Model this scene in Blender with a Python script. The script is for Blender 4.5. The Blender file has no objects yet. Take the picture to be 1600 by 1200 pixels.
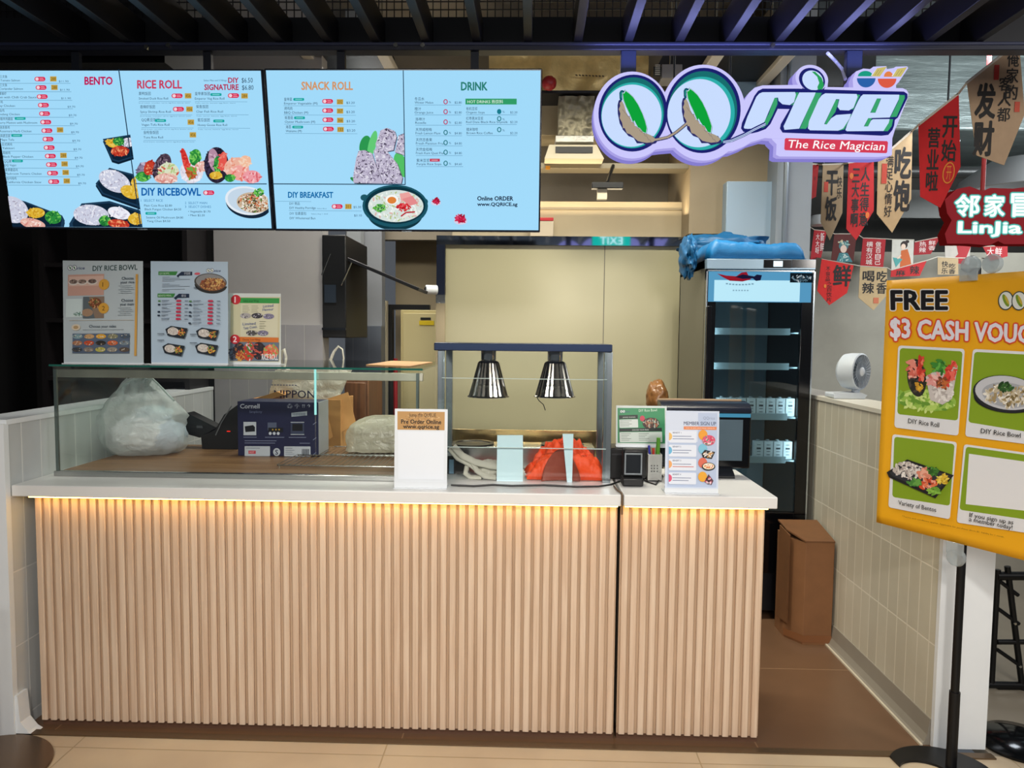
import bpy, math, random
from mathutils import Vector, Matrix, noise
random.seed(7)
S = bpy.context.scene
COL = S.collection
# ------------------------------------------------------------------ camera
F_PX, PITCH, YAW, ROLL = 1151.0, 0.066, 0.0276, 0.0102
CAM = Vector((0.0, 0.0, 1.6))
_fw = Vector((-math.sin(YAW)*math.cos(PITCH), math.cos(YAW)*math.cos(PITCH), -math.sin(PITCH)))
_r0 = Vector((math.cos(YAW), math.sin(YAW), 0.0))
_u0 = _r0.cross(_fw)
_rt = _r0*math.cos(ROLL) + _u0*math.sin(ROLL)
_up = _u0*math.cos(ROLL) - _r0*math.sin(ROLL)
cd = bpy.data.cameras.new('camera')
cd.sensor_fit = 'HORIZONTAL'; cd.sensor_width = 36.0; cd.lens = 36.0*F_PX/1600.0
cd.clip_start = 0.05; cd.clip_end = 100.0
cam = bpy.data.objects.new('camera', cd); COL.objects.link(cam)
m3 = Matrix((_rt, _up, -_fw)).transposed()
cam.matrix_world = Matrix.Translation(CAM) @ m3.to_4x4()
S.camera = cam
# ------------------------------------------------------------------ world, exposure, room lights
S.view_settings.view_transform = 'Standard'; S.view_settings.look = 'None'
S.view_settings.exposure = 0.0; S.view_settings.gamma = 1.0
S.view_settings.use_curve_mapping = False
S.cycles.transparent_max_bounces = 24
w = bpy.data.worlds.new('mall_ambience'); S.world = w; w.use_nodes = True
w.node_tree.nodes['Background'].inputs[0].default_value = (0.80, 0.88, 1.0, 1)
w.node_tree.nodes['Background'].inputs[1].default_value = 0.10

def area(name, loc, target, sx, sy, watts, colour, spread=180):
    l = bpy.data.lights.new(name, 'AREA'); l.shape = 'RECTANGLE'; l.size = sx; l.size_y = sy
    l.energy = watts; l.color = colour; l.spread = math.radians(spread)
    o = bpy.data.objects.new(name, l); COL.objects.link(o); o.location = loc
    d = Vector(target) - Vector(loc)
    o.rotation_euler = d.to_track_quat('-Z', 'Y').to_euler(); return o
def spot(name, loc, target, watts, colour, angle, blend=0.5, r=0.06):
    l = bpy.data.lights.new(name, 'SPOT'); l.energy = watts; l.color = colour
    l.spot_size = math.radians(angle); l.spot_blend = blend; l.shadow_soft_size = r
    o = bpy.data.objects.new(name, l); COL.objects.link(o); o.location = loc
    d = Vector(target) - Vector(loc)
    o.rotation_euler = d.to_track_quat('-Z', 'Y').to_euler(); return o
# mall downlights in front of the stall, the lights over the kitchen, and added fills
spot('mall_downlight', (0.75, 0.2, 2.62), (0.45, 2.8, 0.45), 150, (1.0, 0.93, 0.86), 74, 0.7, 0.10)
spot('mall_downlight', (-1.0, 0.2, 2.62), (-0.95, 2.8, 0.35), 115, (1.0, 0.93, 0.86), 74, 0.7, 0.10)
area('mall_ceiling_light', (0.0, -1.6, 2.5), (0.2, 2.0, 0.0), 3.0, 0.5, 42, (1.0, 0.94, 0.87), 110)
area('kitchen_light_or_fill', (0.35, 3.75, 3.35), (0.4, 4.4, 1.0), 1.7, 0.3, 46, (1.0, 0.94, 0.78), 125)
area('kitchen_light_or_fill', (-1.35, 3.85, 3.35), (-1.5, 4.3, 1.0), 0.9, 0.3, 11, (1.0, 0.97, 0.92), 125)  # unseen fill added to brighten the grey partition
area('kitchen_ceiling_fill', (0.3, 5.05, 2.42), (0.3, 4.9, 4.0), 1.4, 0.12, 7, (1.0, 0.82, 0.55))  # added upward fill for light bounced onto the ceiling and ducts
area('kitchen_light_or_fill', (-1.1, 5.2, 3.25), (-1.2, 5.2, 0.0), 0.9, 0.3, 30, (1.0, 0.95, 0.86))
area('corridor_fill', (2.6, 4.3, 3.2), (2.4, 4.8, 0.8), 0.5, 0.5, 22, (0.90, 0.95, 1.0))
area('corridor_fill', (4.5, 5.0, 2.9), (2.9, 7.0, 3.0), 0.9, 0.9, 75, (0.92, 0.97, 1.0))  # fill added out of view to brighten the silver duct

# ------------------------------------------------------------------ pixel helpers (lay things out at real distances)
def ray(px, py): return _fw*F_PX + _rt*(px-800.0) + _up*(600.0-py)
def PY(px, py, Y): d = ray(px, py); return CAM + d*((Y-CAM.y)/d.y)
def PZ(px, py, Z): d = ray(px, py); return CAM + d*((Z-CAM.z)/d.z)
def PX(px, py, X): d = ray(px, py); return CAM + d*((X-CAM.x)/d.x)
def PP(px, py, pt, n):
    d = ray(px, py); n = Vector(n); return CAM + d*((Vector(pt)-CAM).dot(n)/d.dot(n))

# ------------------------------------------------------------------ materials
_mats = {}
def lin(h):
    r, g, b = (int(h[i:i+2], 16)/255.0 for i in (0, 2, 4))
    f = lambda c: c/12.92 if c <= 0.04045 else ((c+0.055)/1.055)**2.4
    return (f(r), f(g), f(b), 1.0)
def new_mat(name):
    m = bpy.data.materials.new(name); m.use_nodes = True
    return m, m.node_tree, m.node_tree.nodes['Principled BSDF']
def mat(hexc, rough=0.5, metal=0.0, em=0.0, var=0.0, scale=6.0, bump=0.0, stretch=(1, 1, 1), spec=None, coat=0.0):
    """plain procedural material: a colour with optional noise variation and bump, or an emitter"""
    key = (hexc, rough, metal, em, var, scale, bump, stretch, spec, coat)
    if key in _mats: return _mats[key]
    m, nt, b = new_mat('paint_' + hexc)
    c = lin(hexc)
    b.inputs['Base Color'].default_value = c
    b.inputs['Roughness'].default_value = rough; b.inputs['Metallic'].default_value = metal
    if spec is not None: b.inputs['Specular IOR Level'].default_value = spec
    if coat: b.inputs['Coat Weight'].default_value = coat
    if em:
        b.inputs['Base Color'].default_value = (c[0]*0.05, c[1]*0.05, c[2]*0.05, 1)
        b.inputs['Roughness'].default_value = 0.6; b.inputs['Specular IOR Level'].default_value = 0.0
        b.inputs['Emission Color'].default_value = c; b.inputs['Emission Strength'].default_value = em
    if var or bump:
        tc = nt.nodes.new('ShaderNodeTexCoord'); mp = nt.nodes.new('ShaderNodeMapping')
        mp.inputs['Scale'].default_value = stretch
        nz = nt.nodes.new('ShaderNodeTexNoise'); nz.inputs['Scale'].default_value = scale
        nz.inputs['Detail'].default_value = 6.0; nz.inputs['Roughness'].default_value = 0.6
        nt.links.new(tc.outputs['Object'], mp.inputs['Vector']); nt.links.new(mp.outputs['Vector'], nz.inputs['Vector'])
        if var:
            rp = nt.nodes.new('ShaderNodeValToRGB')
            rp.color_ramp.elements[0].position = 0.3; rp.color_ramp.elements[1].position = 0.7
            rp.color_ramp.elements[0].color = tuple(max(0, x*(1-var)) for x in c[:3]) + (1,)
            rp.color_ramp.elements[1].color = tuple(min(1, x*(1+var)) for x in c[:3]) + (1,)
            nt.links.new(nz.outputs['Fac'], rp.inputs['Fac']); nt.links.new(rp.outputs['Color'], b.inputs['Base Color'])
        if bump:
            bp = nt.nodes.new('ShaderNodeBump'); bp.inputs['Strength'].default_value = bump; bp.inputs['Distance'].default_value = 0.01
            nt.links.new(nz.outputs['Fac'], bp.inputs['Height']); nt.links.new(bp.outputs['Normal'], b.inputs['Normal'])
    _mats[key] = m; return m
def glass_mat(name, tint='fafcfb', gloss=0.10, film=0.0):
    """thin pane: see-through with a Fresnel reflection, and optionally a little milky film"""
    if name in _mats: return _mats[name]
    m = bpy.data.materials.new(name); m.use_nodes = True; nt = m.node_tree
    for n in list(nt.nodes):
        if n.type == 'BSDF_PRINCIPLED': nt.nodes.remove(n)
    out = [n for n in nt.nodes if n.type == 'OUTPUT_MATERIAL'][0]
    tr = nt.nodes.new('ShaderNodeBsdfTransparent'); tr.inputs[0].default_value = lin(tint)
    gl = nt.nodes.new('ShaderNodeBsdfGlossy'); gl.inputs['Roughness'].default_value = 0.02
    lf = nt.nodes.new('ShaderNodeLayerWeight'); lf.inputs['Blend'].default_value = 0.5
    pw = nt.nodes.new('ShaderNodeMath'); pw.operation = 'POWER'; pw.inputs[1].default_value = 5.0
    lw = nt.nodes.new('ShaderNodeMath'); lw.operation = 'MULTIPLY_ADD'; lw.inputs[1].default_value = 0.9; lw.inputs[2].default_value = 0.02 + gloss*0.15
    nt.links.new(lf.outputs['Facing'], pw.inputs[0]); nt.links.new(pw.outputs[0], lw.inputs[0])
    mx = nt.nodes.new('ShaderNodeMixShader')
    nt.links.new(lw.outputs[0], mx.inputs[0]); nt.links.new(tr.outputs[0], mx.inputs[1]); nt.links.new(gl.outputs[0], mx.inputs[2])
    last = mx
    if film:
        df = nt.nodes.new('ShaderNodeBsdfDiffuse'); df.inputs[0].default_value = (0.9, 0.95, 0.95, 1)
        m2 = nt.nodes.new('ShaderNodeMixShader'); m2.inputs[0].default_value = film
        nt.links.new(mx.outputs[0], m2.inputs[1]); nt.links.new(df.outputs[0], m2.inputs[2]); last = m2
    nt.links.new(last.outputs[0], out.inputs['Surface'])
    _mats[name] = m; return m
def plastic_film(name, hexc, alpha):
    """translucent carrier-bag film"""
    if name in _mats: return _mats[name]
    m = bpy.data.materials.new(name); m.use_nodes = True; nt = m.node_tree
    for n in list(nt.nodes):
        if n.type == 'BSDF_PRINCIPLED': nt.nodes.remove(n)
    out = [n for n in nt.nodes if n.type == 'OUTPUT_MATERIAL'][0]
    tr = nt.nodes.new('ShaderNodeBsdfTransparent')
    df = nt.nodes.new('ShaderNodeBsdfDiffuse'); df.inputs[0].default_value = lin(hexc)
    tl = nt.nodes.new('ShaderNodeBsdfTranslucent'); tl.inputs[0].default_value = lin(hexc)
    gl = nt.nodes.new('ShaderNodeBsdfGlossy'); gl.inputs['Roughness'].default_value = 0.22
    tc = nt.nodes.new('ShaderNodeTexCoord'); nz = nt.nodes.new('ShaderNodeTexNoise'); nz.inputs['Scale'].default_value = 22.0; nz.inputs['Detail'].default_value = 4.0; nz.inputs['Distortion'].default_value = 1.5
    bp = nt.nodes.new('ShaderNodeBump'); bp.inputs['Strength'].default_value = 0.9; bp.inputs['Distance'].default_value = 0.012
    nt.links.new(tc.outputs['Object'], nz.inputs['Vector']); nt.links.new(nz.outputs['Fac'], bp.inputs['Height'])
    for q in (df, gl): nt.links.new(bp.outputs['Normal'], q.inputs['Normal'])
    a1 = nt.nodes.new('ShaderNodeMixShader'); a1.inputs[0].default_value = 0.35
    nt.links.new(df.outputs[0], a1.inputs[1]); nt.links.new(tl.outputs[0], a1.inputs[2])
    a2 = nt.nodes.new('ShaderNodeMixShader'); a2.inputs[0].default_value = 0.12
    nt.links.new(a1.outputs[0], a2.inputs[1]); nt.links.new(gl.outputs[0], a2.inputs[2])
    a3 = nt.nodes.new('ShaderNodeMixShader'); a3.inputs[0].default_value = alpha
    nt.links.new(tr.outputs[0], a3.inputs[1]); nt.links.new(a2.outputs[0], a3.inputs[2])
    nt.links.new(a3.outputs[0], out.inputs['Surface'])
    _mats[name] = m; return m
def tile_mat(name, hexc, grout, bw, rh, axes, rough=0.35, mortar=0.004, off=(0, 0), var=0.06):
    """stacked rectangular tiles with recessed grout, laid in the plane of the two given axes"""
    m, nt, b = new_mat(name)
    tc = nt.nodes.new('ShaderNodeTexCoord'); sp = nt.nodes.new('ShaderNodeSeparateXYZ'); cb = nt.nodes.new('ShaderNodeCombineXYZ')
    nt.links.new(tc.outputs['Object'], sp.inputs[0])
    for k in (0, 1):
        ad = nt.nodes.new('ShaderNodeMath'); ad.operation = 'ADD'; ad.inputs[1].default_value = off[k]
        nt.links.new(sp.outputs[axes[k]], ad.inputs[0]); nt.links.new(ad.outputs[0], cb.inputs[k])
    br = nt.nodes.new('ShaderNodeTexBrick'); br.offset = 0.0; br.squash = 1.0
    br.inputs['Scale'].default_value = 1.0; br.inputs['Brick Width'].default_value = bw; br.inputs['Row Height'].default_value = rh
    br.inputs['Mortar Size'].default_value = mortar; br.inputs['Mortar Smooth'].default_value = 0.2
    c = lin(hexc)
    br.inputs['Color1'].default_value = tuple(x*(1-var) for x in c[:3]) + (1,)
    br.inputs['Color2'].default_value = tuple(min(1, x*(1+var)) for x in c[:3]) + (1,)
    br.inputs['Mortar'].default_value = lin(grout)
    nz = nt.nodes.new('ShaderNodeTexNoise'); nz.inputs['Scale'].default_value = 3.0; nz.inputs['Detail'].default_value = 5
    nt.links.new(tc.outputs['Object'], nz.inputs['Vector'])
    mx = nt.nodes.new('ShaderNodeMixRGB'); mx.blend_type = 'OVERLAY'; mx.inputs[0].default_value = 0.25
    nt.links.new(cb.outputs[0], br.inputs['Vector'])
    nt.links.new(br.outputs['Color'], mx.inputs[1]); nt.links.new(nz.outputs['Fac'], mx.inputs[2])
    nt.links.new(mx.outputs[0], b.inputs['Base Color'])
    b.inputs['Roughness'].default_value = rough
    bp = nt.nodes.new('ShaderNodeBump'); bp.invert = True; bp.inputs['Strength'].default_value = 0.5; bp.inputs['Distance'].default_value = 0.003
    nt.links.new(br.outputs['Fac'], bp.inputs['Height']); nt.links.new(bp.outputs['Normal'], b.inputs['Normal'])
    return m
def wood_mat(name, c1, c2, axis=2, rough=0.5):
    m, nt, b = new_mat(name)
    tc = nt.nodes.new('ShaderNodeTexCoord'); mp = nt.nodes.new('ShaderNodeMapping')
    sc = [28.0, 28.0, 28.0]; sc[axis] = 1.2; mp.inputs['Scale'].default_value = sc
    nz = nt.nodes.new('ShaderNodeTexNoise'); nz.inputs['Scale'].default_value = 2.0; nz.inputs['Detail'].default_value = 6; nz.inputs['Distortion'].default_value = 0.6
    rp = nt.nodes.new('ShaderNodeValToRGB'); rp.color_ramp.elements[0].position = 0.35; rp.color_ramp.elements[1].position = 0.65
    rp.color_ramp.elements[0].color = lin(c1); rp.color_ramp.elements[1].color = lin(c2)
    nt.links.new(tc.outputs['Object'], mp.inputs[0]); nt.links.new(mp.outputs[0], nz.inputs['Vector'])
    nt.links.new(nz.outputs['Fac'], rp.inputs[0]); nt.links.new(rp.outputs[0], b.inputs['Base Color'])
    b.inputs['Roughness'].default_value = rough
    return m
STEEL = mat('b8bab8', 0.22, 1.0, bump=0.03, scale=40, stretch=(1, 1, 12))
CHROME = mat('d8d8d8', 0.06, 1.0)
BLACK = mat('0c0d10', 0.45, var=0.2)
BLACKGLOSS = mat('08090c', 0.12)
NAVY = mat('141c30', 0.35, 0.3, var=0.1)
area('corridor_fill', (3.0, 0.9, 2.55), (2.1, 4.4, 2.3), 0.6, 0.6, 34, (1.0, 0.95, 0.9))  # fill added out of view, front right, to brighten the large pennants
WHITE = mat('e4e9ec', 0.4, var=0.02)
GLASS = glass_mat('clear_glass')
GEDGE = mat('3f8f80', 0.15)

# ------------------------------------------------------------------ mesh builder
class MB:
    def __init__(s): s.v = []; s.f = []; s.m = []; s.mats = []
    def mi(s, m):
        if m not in s.mats: s.mats.append(m)
        return s.mats.index(m)
    def add(s, vs, fs, m):
        n = len(s.v); s.v += [Vector(v) for v in vs]; k = s.mi(m)
        for f in fs: s.f.append(tuple(i+n for i in f)); s.m.append(k)
        return s
    def box(s, x0, x1, y0, y1, z0, z1, m):
        vs = [(x, y, z) for z in (z0, z1) for y in (y0, y1) for x in (x0, x1)]
        return s.add(vs, [(0, 2, 3, 1), (4, 5, 7, 6), (0, 1, 5, 4), (2, 6, 7, 3), (0, 4, 6, 2), (1, 3, 7, 5)], m)
    def obox(s, c, ax, half, m):
        """box about c with three axis vectors and half sizes"""
        a = [Vector(v).normalized() for v in ax]; c = Vector(c)
        vs = [c + a[0]*half[0]*i + a[1]*half[1]*j + a[2]*half[2]*k for k in (-1, 1) for j in (-1, 1) for i in (-1, 1)]
        return s.add(vs, [(0, 2, 3, 1), (4, 5, 7, 6), (0, 1, 5, 4), (2, 6, 7, 3), (0, 4, 6, 2), (1, 3, 7, 5)], m)
    def loft(s, rings, m, cap=True):
        n = len(rings[0]); vs = [p for r in rings for p in r]; fs = []
        for i in range(len(rings)-1):
            for j in range(n):
                k = (j+1) % n; fs.append((i*n+j, i*n+k, (i+1)*n+k, (i+1)*n+j))
        if cap: fs.append(tuple(range(n-1, -1, -1))); fs.append(tuple((len(rings)-1)*n+j for j in range(n)))
        return s.add(vs, fs, m)
    def cyl(s, p0, p1, r0, m, r1=None, n=20, cap=True):
        p0 = Vector(p0); p1 = Vector(p1); r1 = r0 if r1 is None else r1
        d = (p1-p0).normalized(); a = d.orthogonal().normalized(); b = d.cross(a)
        rg = lambda p, r: [p + (a*math.cos(t) + b*math.sin(t))*r for t in (2*math.pi*i/n for i in range(n))]
        return s.loft([rg(p0, r0), rg(p1, r1)], m, cap)
    def tube(s, pts, r, m, n=8, flat=None):
        """swept tube; r may be a list; flat squashes the section for straps"""
        pts = [Vector(p) for p in pts]; rings = []; a = None
        for i, p in enumerate(pts):
            d = (pts[min(i+1, len(pts)-1)] - pts[max(i-1, 0)]).normalized()
            a = d.orthogonal().normalized() if a is None else (a - d*a.dot(d)).normalized()
            b = d.cross(a); rr = r[i] if isinstance(r, (list, tuple)) else r
            fl = flat or 1.0
            rings.append([p + a*math.cos(t)*rr + b*math.sin(t)*rr*fl for t in (2*math.pi*j/n for j in range(n))])
        return s.loft(rings, m)
    def lathe(s, prof, c, m, axis=(0, 0, 1), n=32, cap=True):
        ax = Vector(axis).normalized(); a = ax.orthogonal().normalized(); b = ax.cross(a); c = Vector(c)
        rings = [[c + ax*h + (a*math.cos(t) + b*math.sin(t))*r for t in (2*math.pi*j/n for j in range(n))] for r, h in prof]
        return s.loft(rings, m, cap)
    def prism(s, poly, depth, m, mside=None):
        """extrude a world-space polygon along the vector depth"""
        n = len(poly); d = Vector(depth); p = [Vector(q) for q in poly]
        s.add(p + [q+d for q in p], [tuple(range(n)), tuple(range(2*n-1, n-1, -1))], m)
        return s.add(p + [q+d for q in p], [(i, i+n, (i+1) % n + n, (i+1) % n) for i in range(n)], mside or m)
    def sheet(s, fn, nu, nv, m, thick=0.0):
        vs = [fn(i/nu, j/nv) for j in range(nv+1) for i in range(nu+1)]
        fs = [(j*(nu+1)+i, j*(nu+1)+i+1, (j+1)*(nu+1)+i+1, (j+1)*(nu+1)+i) for j in range(nv) for i in range(nu)]
        return s.add(vs, fs, m)
    def blob(s, c, rad, m, seed=0, amp=0.18, freq=3.0, sub=4, shape=None, crease=0.0):
        import bmesh
        bm = bmesh.new(); bmesh.ops.create_icosphere(bm, subdivisions=sub, radius=1.0)
        c = Vector(c); vs = []
        for v in bm.verts:
            d = v.co.normalized(); q = d*freq + Vector((seed*3.7, seed*1.3, -seed*2.1))
            k = 1 + amp*noise.noise(q) + amp*0.5*noise.noise(q*2.3)
            if crease: k -= crease*abs(noise.noise(q*1.7+Vector((5, 5, 5)))) - crease*0.25; k -= crease*0.5*abs(noise.noise(q*4.1)) - crease*.1
            p = Vector((d.x*rad[0]*k, d.y*rad[1]*k, d.z*rad[2]*k))
            if shape: p = Vector(shape(p))
            vs.append(c + p)
        fs = [tuple(v.index for v in f.verts) for f in bm.faces]; bm.free()
        return s.add(vs, fs, m)
    def build(s, name, parent=None, bevel=0.0, smooth=True, angle=40, label=None, kind=None):
        off = Vector((0, 0, 0)); p = parent
        while p is not None: off += Vector(p.location); p = p.parent
        me = bpy.data.meshes.new(name); me.from_pydata([v-off for v in s.v], [], s.f)
        for mm in s.mats: me.materials.append(mm)
        me.polygons.foreach_set('material_index', s.m); me.validate()
        o = bpy.data.objects.new(name, me); COL.objects.link(o)
        if parent is not None: o.parent = parent
        if smooth and len(me.polygons):
            me.polygons.foreach_set('use_smooth', [True]*len(me.polygons))
            me.set_sharp_from_angle(angle=math.radians(angle))
        if bevel:
            b = o.modifiers.new('edge_bevel', 'BEVEL'); b.width = bevel; b.segments = 2; b.limit_method = 'ANGLE'; b.angle_limit = math.radians(50)
        if label: o['label'] = label
        if kind: o['kind'] = kind
        return o
def thing(name, label, cat, loc, group=None):
    o = bpy.data.objects.new(name, None); COL.objects.link(o); o.location = Vector(loc); o.empty_display_size = 0.05
    o['label'] = label; o['category'] = cat
    if group: o['group'] = group
    return o
def tag(o, label, cat, group=None):
    o['label'] = label; o['category'] = cat
    if group: o['group'] = group
    return o
def struct(name, mb, **k): o = mb.build(name, smooth=False, **k); o['kind'] = 'structure'; return o

# ------------------------------------------------------------------ flat printed artwork on a real panel
_tx = {}
def glyphs(s, off):
    k = (s, off)
    if k not in _tx:
        c = bpy.data.curves.new('t', 'FONT'); c.body = s; c.size = 1; c.resolution_u = 2
        c.dimensions = '2D'; c.fill_mode = 'BOTH'; c.offset = off
        o = bpy.data.objects.new('t', c); me = o.to_mesh()
        _tx[k] = ([(v.co.x, v.co.y) for v in me.vertices], [tuple(p.vertices) for p in me.polygons])
        o.to_mesh_clear(); bpy.data.objects.remove(o); bpy.data.curves.remove(c)
    return _tx[k]
def solve8(A, b):
    n = 8; M = [list(A[i])+[b[i]] for i in range(n)]
    for i in range(n):
        p = max(range(i, n), key=lambda r: abs(M[r][i])); M[i], M[p] = M[p], M[i]
        for r in range(n):
            if r != i:
                f = M[r][i]/M[i][i]
                for c in range(i, n+1): M[r][c] -= f*M[i][c]
    return [M[i][n]/M[i][i] for i in range(n)]
class Frame:
    """a rectangle in space: origin at its lower left corner, u right, v up, w towards the viewer"""
    def __init__(s, o, u, v, W, H):
        s.o = Vector(o); s.u = Vector(u).normalized(); s.v = Vector(v).normalized(); s.w = s.u.cross(s.v); s.W = W; s.H = H
    def p(s, a, b, c=0.0): return s.o + s.u*a + s.v*b + s.w*c
def frame_px(pt, u, v, tl, tr, br, bl):
    """the rectangle in the plane through pt spanned by u, v that best covers four corner positions"""
    u = Vector(u).normalized(); v = Vector(v).normalized(); n = u.cross(v); pt = Vector(pt)
    q = [PP(*c, pt, n) - pt for c in (tl, tr, br, bl)]
    a = [x.dot(u) for x in q]; b = [x.dot(v) for x in q]
    u0 = (a[0]+a[3])/2; u1 = (a[1]+a[2])/2; v0 = (b[2]+b[3])/2; v1 = (b[0]+b[1])/2
    return Frame(pt + u*u0 + v*v0, u, v, u1-u0, v1-v0)
class Art:
    def __init__(s, fr, tl, tr, br, bl, em=0.0, base=0.0006, rough=0.5):
        s.clip = None; s.fr = fr; s.em = em; s.z = base; s.mb = MB(); s.rough = rough
        src = (tl, tr, br, bl); dst = ((0, fr.H), (fr.W, fr.H), (fr.W, 0), (0, 0)); A = []; B = []
        for (x, y), (U, V) in zip(src, dst):
            A.append([x, y, 1, 0, 0, 0, -U*x, -U*y]); B.append(U)
            A.append([0, 0, 0, x, y, 1, -V*x, -V*y]); B.append(V)
        s.h = solve8(A, B)
    def uv(s, x, y):
        h = s.h; d = h[6]*x + h[7]*y + 1; return (h[0]*x+h[1]*y+h[2])/d, (h[3]*x+h[4]*y+h[5])/d
    def m(s, col, em=None):
        e = s.em if em is None else em
        return mat(col, s.rough, em=e) if e else mat(col, s.rough)
    def poly(s, pts, col, em=None, step=True):
        if step: s.z += 0.00012
        if s.clip:
            c = s.clip
            for i in range(len(c)):
                (ax, ay), (bx, by) = c[i], c[(i+1) % len(c)]; d = lambda p: (bx-ax)*(p[1]-ay)-(by-ay)*(p[0]-ax); out = []
                for k in range(len(pts)):
                    p, q = pts[k-1], pts[k]; dp, dq = d(p), d(q)
                    if (dp >= 0) != (dq >= 0): f = dp/(dp-dq); out.append((p[0]+(q[0]-p[0])*f, p[1]+(q[1]-p[1])*f))
                    if dq >= 0: out.append(q)
                pts = out
                if len(pts) < 3: return s
        s.mb.add([s.fr.p(*s.uv(x, y), s.z) for x, y in pts], [tuple(range(len(pts)-1, -1, -1))], s.m(col, em)); return s
    def rect(s, x0, y0, x1, y1, col, em=None, r=0.0):
        if r <= 0: return s.poly([(x0, y0), (x1, y0), (x1, y1), (x0, y1)], col, em)
        r = min(r, (x1-x0)/2, (y1-y0)/2); pts = []
        for cx, cy, a in ((x1-r, y0+r, -90), (x1-r, y1-r, 0), (x0+r, y1-r, 90), (x0+r, y0+r, 180)):
            for k in range(5): t = math.radians(a+k*22.5); pts.append((cx+r*math.cos(t), cy+r*math.sin(t)))
        return s.poly(pts, col, em)
    def quad(s, fx, x0, y0, x1, y1): return [fx(x0, y0), fx(x1, y0), fx(x1, y1), fx(x0, y1)]
    def ell(s, cx, cy, rx, ry, col, em=None, rot=0.0, a0=0, a1=360, n=36):
        c, q = math.cos(math.radians(rot)), math.sin(math.radians(rot)); pts = []
        k = n if a1-a0 >= 360 else n+1
        for i in range(k):
            t = math.radians(a0 + (a1-a0)*i/n); x, y = rx*math.cos(t), ry*math.sin(t); pts.append((cx+x*c-y*q, cy+x*q+y*c))
        return s.poly(pts, col, em)
    def line(s, x0, y0, x1, y1, wd, col, em=None):
        dx, dy = x1-x0, y1-y0; L = math.hypot(dx, dy); nx, ny = -dy/L*wd/2, dx/L*wd/2
        return s.poly([(x0+nx, y0+ny), (x1+nx, y1+ny), (x1-nx, y1-ny), (x0-nx, y0-ny)], col, em)
    def path(s, pts, wd, col, em=None):
        for a, b in zip(pts[:-1], pts[1:]): s.line(*a, *b, wd, col, em); s.z -= 0.00012
        s.z += 0.00012; return s
    def text(s, t, x, y, h, col, em=None, bold=0.0, width=None, align='l', shear=0.0, slope=0.0, vert=False, box=None):
        """letters with capital height h, left end of the base line at x, y; or squeezed to fill box (x0, y0, x1, y1)"""
        vs, fs = glyphs('\n'.join(t) if vert else t, 0.0)
        if not fs: return s
        s.z += 0.00012
        X0 = min(v[0] for v in vs); X1 = max(v[0] for v in vs); Y0 = min(v[1] for v in vs); Y1 = max(v[1] for v in vs)
        if box:
            sx = (box[2]-box[0])/(X1-X0); sy = (box[3]-box[1])/(Y1-Y0); x = box[0]; y = box[3]; bx, by = X0, Y0
        else:
            sy = h/0.69; sx = sy if width is None else width/(X1-X0); bx, by = X0, 0.0
            if align == 'c': x -= (X1-X0)*sx/2
            if align == 'r': x -= (X1-X0)*sx
        e = bold*0.75
        for ox, oy in ([(0, 0)] if not bold else [(-e, 0), (e, 0), (0, e*0.8), (0, -e*0.8), (-e*.7, e*.6), (e*.7, e*.6), (e*.7, -e*.6), (-e*.7, -e*.6)]):
            P = []
            for a, b in vs:
                qx = (a-bx+ox)*sx; qy = (b-by+oy)*sy; P.append((x+qx+shear*qy, y-qy+slope*qx))
            s.z += 0.000004
            s.mb.add([s.fr.p(*s.uv(*p), s.z) for p in P], fs, s.m(col, em))
        return s
    def scatter(s, cx, cy, rx, ry, cols, n, size, em=None, rot=0.0, seed=1, flat=0.7):
        rd = random.Random(seed); c, q = math.cos(math.radians(rot)), math.sin(math.radians(rot))
        for i in range(n):
            r = math.sqrt(rd.random())*0.95; t = rd.random()*6.283; x, y = rx*r*math.cos(t), ry*r*math.sin(t)
            px, py = cx+x*c-y*q, cy+x*q+y*c; k = size*(0.6+0.8*rd.random()); a = rd.random()*3.14
            pts = []
            for j in range(6):
                u = j*math.pi/3; ex, ey = k*math.cos(u), k*flat*0.6*math.sin(u); pts.append((px+ex*math.cos(a)-ey*math.sin(a), py+ex*math.sin(a)+ey*math.cos(a)))
            s.z += 0.000004; s.poly(pts, rd.choice(cols), em, step=False)
        s.z += 0.0001; return s
    def build(s, name, parent, label=None): return s.mb.build(name, parent, smooth=False, label=label)
def panel(fr, t, m, mb=None, grow=0.0):
    """solid slab of thickness t behind a frame"""
    mb = mb or MB(); g = grow
    mb.obox(fr.p(fr.W/2, fr.H/2, -t/2), (fr.u, fr.v, fr.w), (fr.W/2+g, fr.H/2+g, t/2), m); return mb
# ================================================================== THE SETTING
XL, XR = -2.03, 1.59
wall_tile = tile_mat('vertical_wall_tile_beige', 'c6c1ae', 'e2ddcc', 0.086, 0.30, (1, 2), 0.3, 0.0035, (0.02, -0.103+0.3))
left_tile = tile_mat('vertical_wall_tile_pale', 'c6cacb', 'e0e2e0', 0.115, 0.30, (1, 2), 0.3, 0.0035, (0.02, -0.05))
mall_floor_m = tile_mat('mall_floor_tile', 'c2b196', 'ab9878', 1.2, 0.6, (0, 1), 0.35, 0.003, (0.55, 0.31), 0.03)
stall_floor_m = tile_mat('stall_floor_tile', '6a4f3a', '8a6c50', 1.4, 0.9, (0, 1), 0.3, 0.003, (0.5, 0.09), 0.03)
WALLGREY = mat('a3a1a0', 0.7, var=0.05, scale=2)
WALLBEIGE = mat('a4967b', 0.7, var=0.05, scale=2)
SLAB = mat('dcdcda', 0.3, var=0.02, scale=9)
struct('floor', MB().box(-5, 5, -3, 2.79, -0.05, 0.0, mall_floor_m))
struct('floor_stall', MB().box(-2.03, 1.59, 2.79, 7.0, -0.05, 0.0, stall_floor_m))
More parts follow.
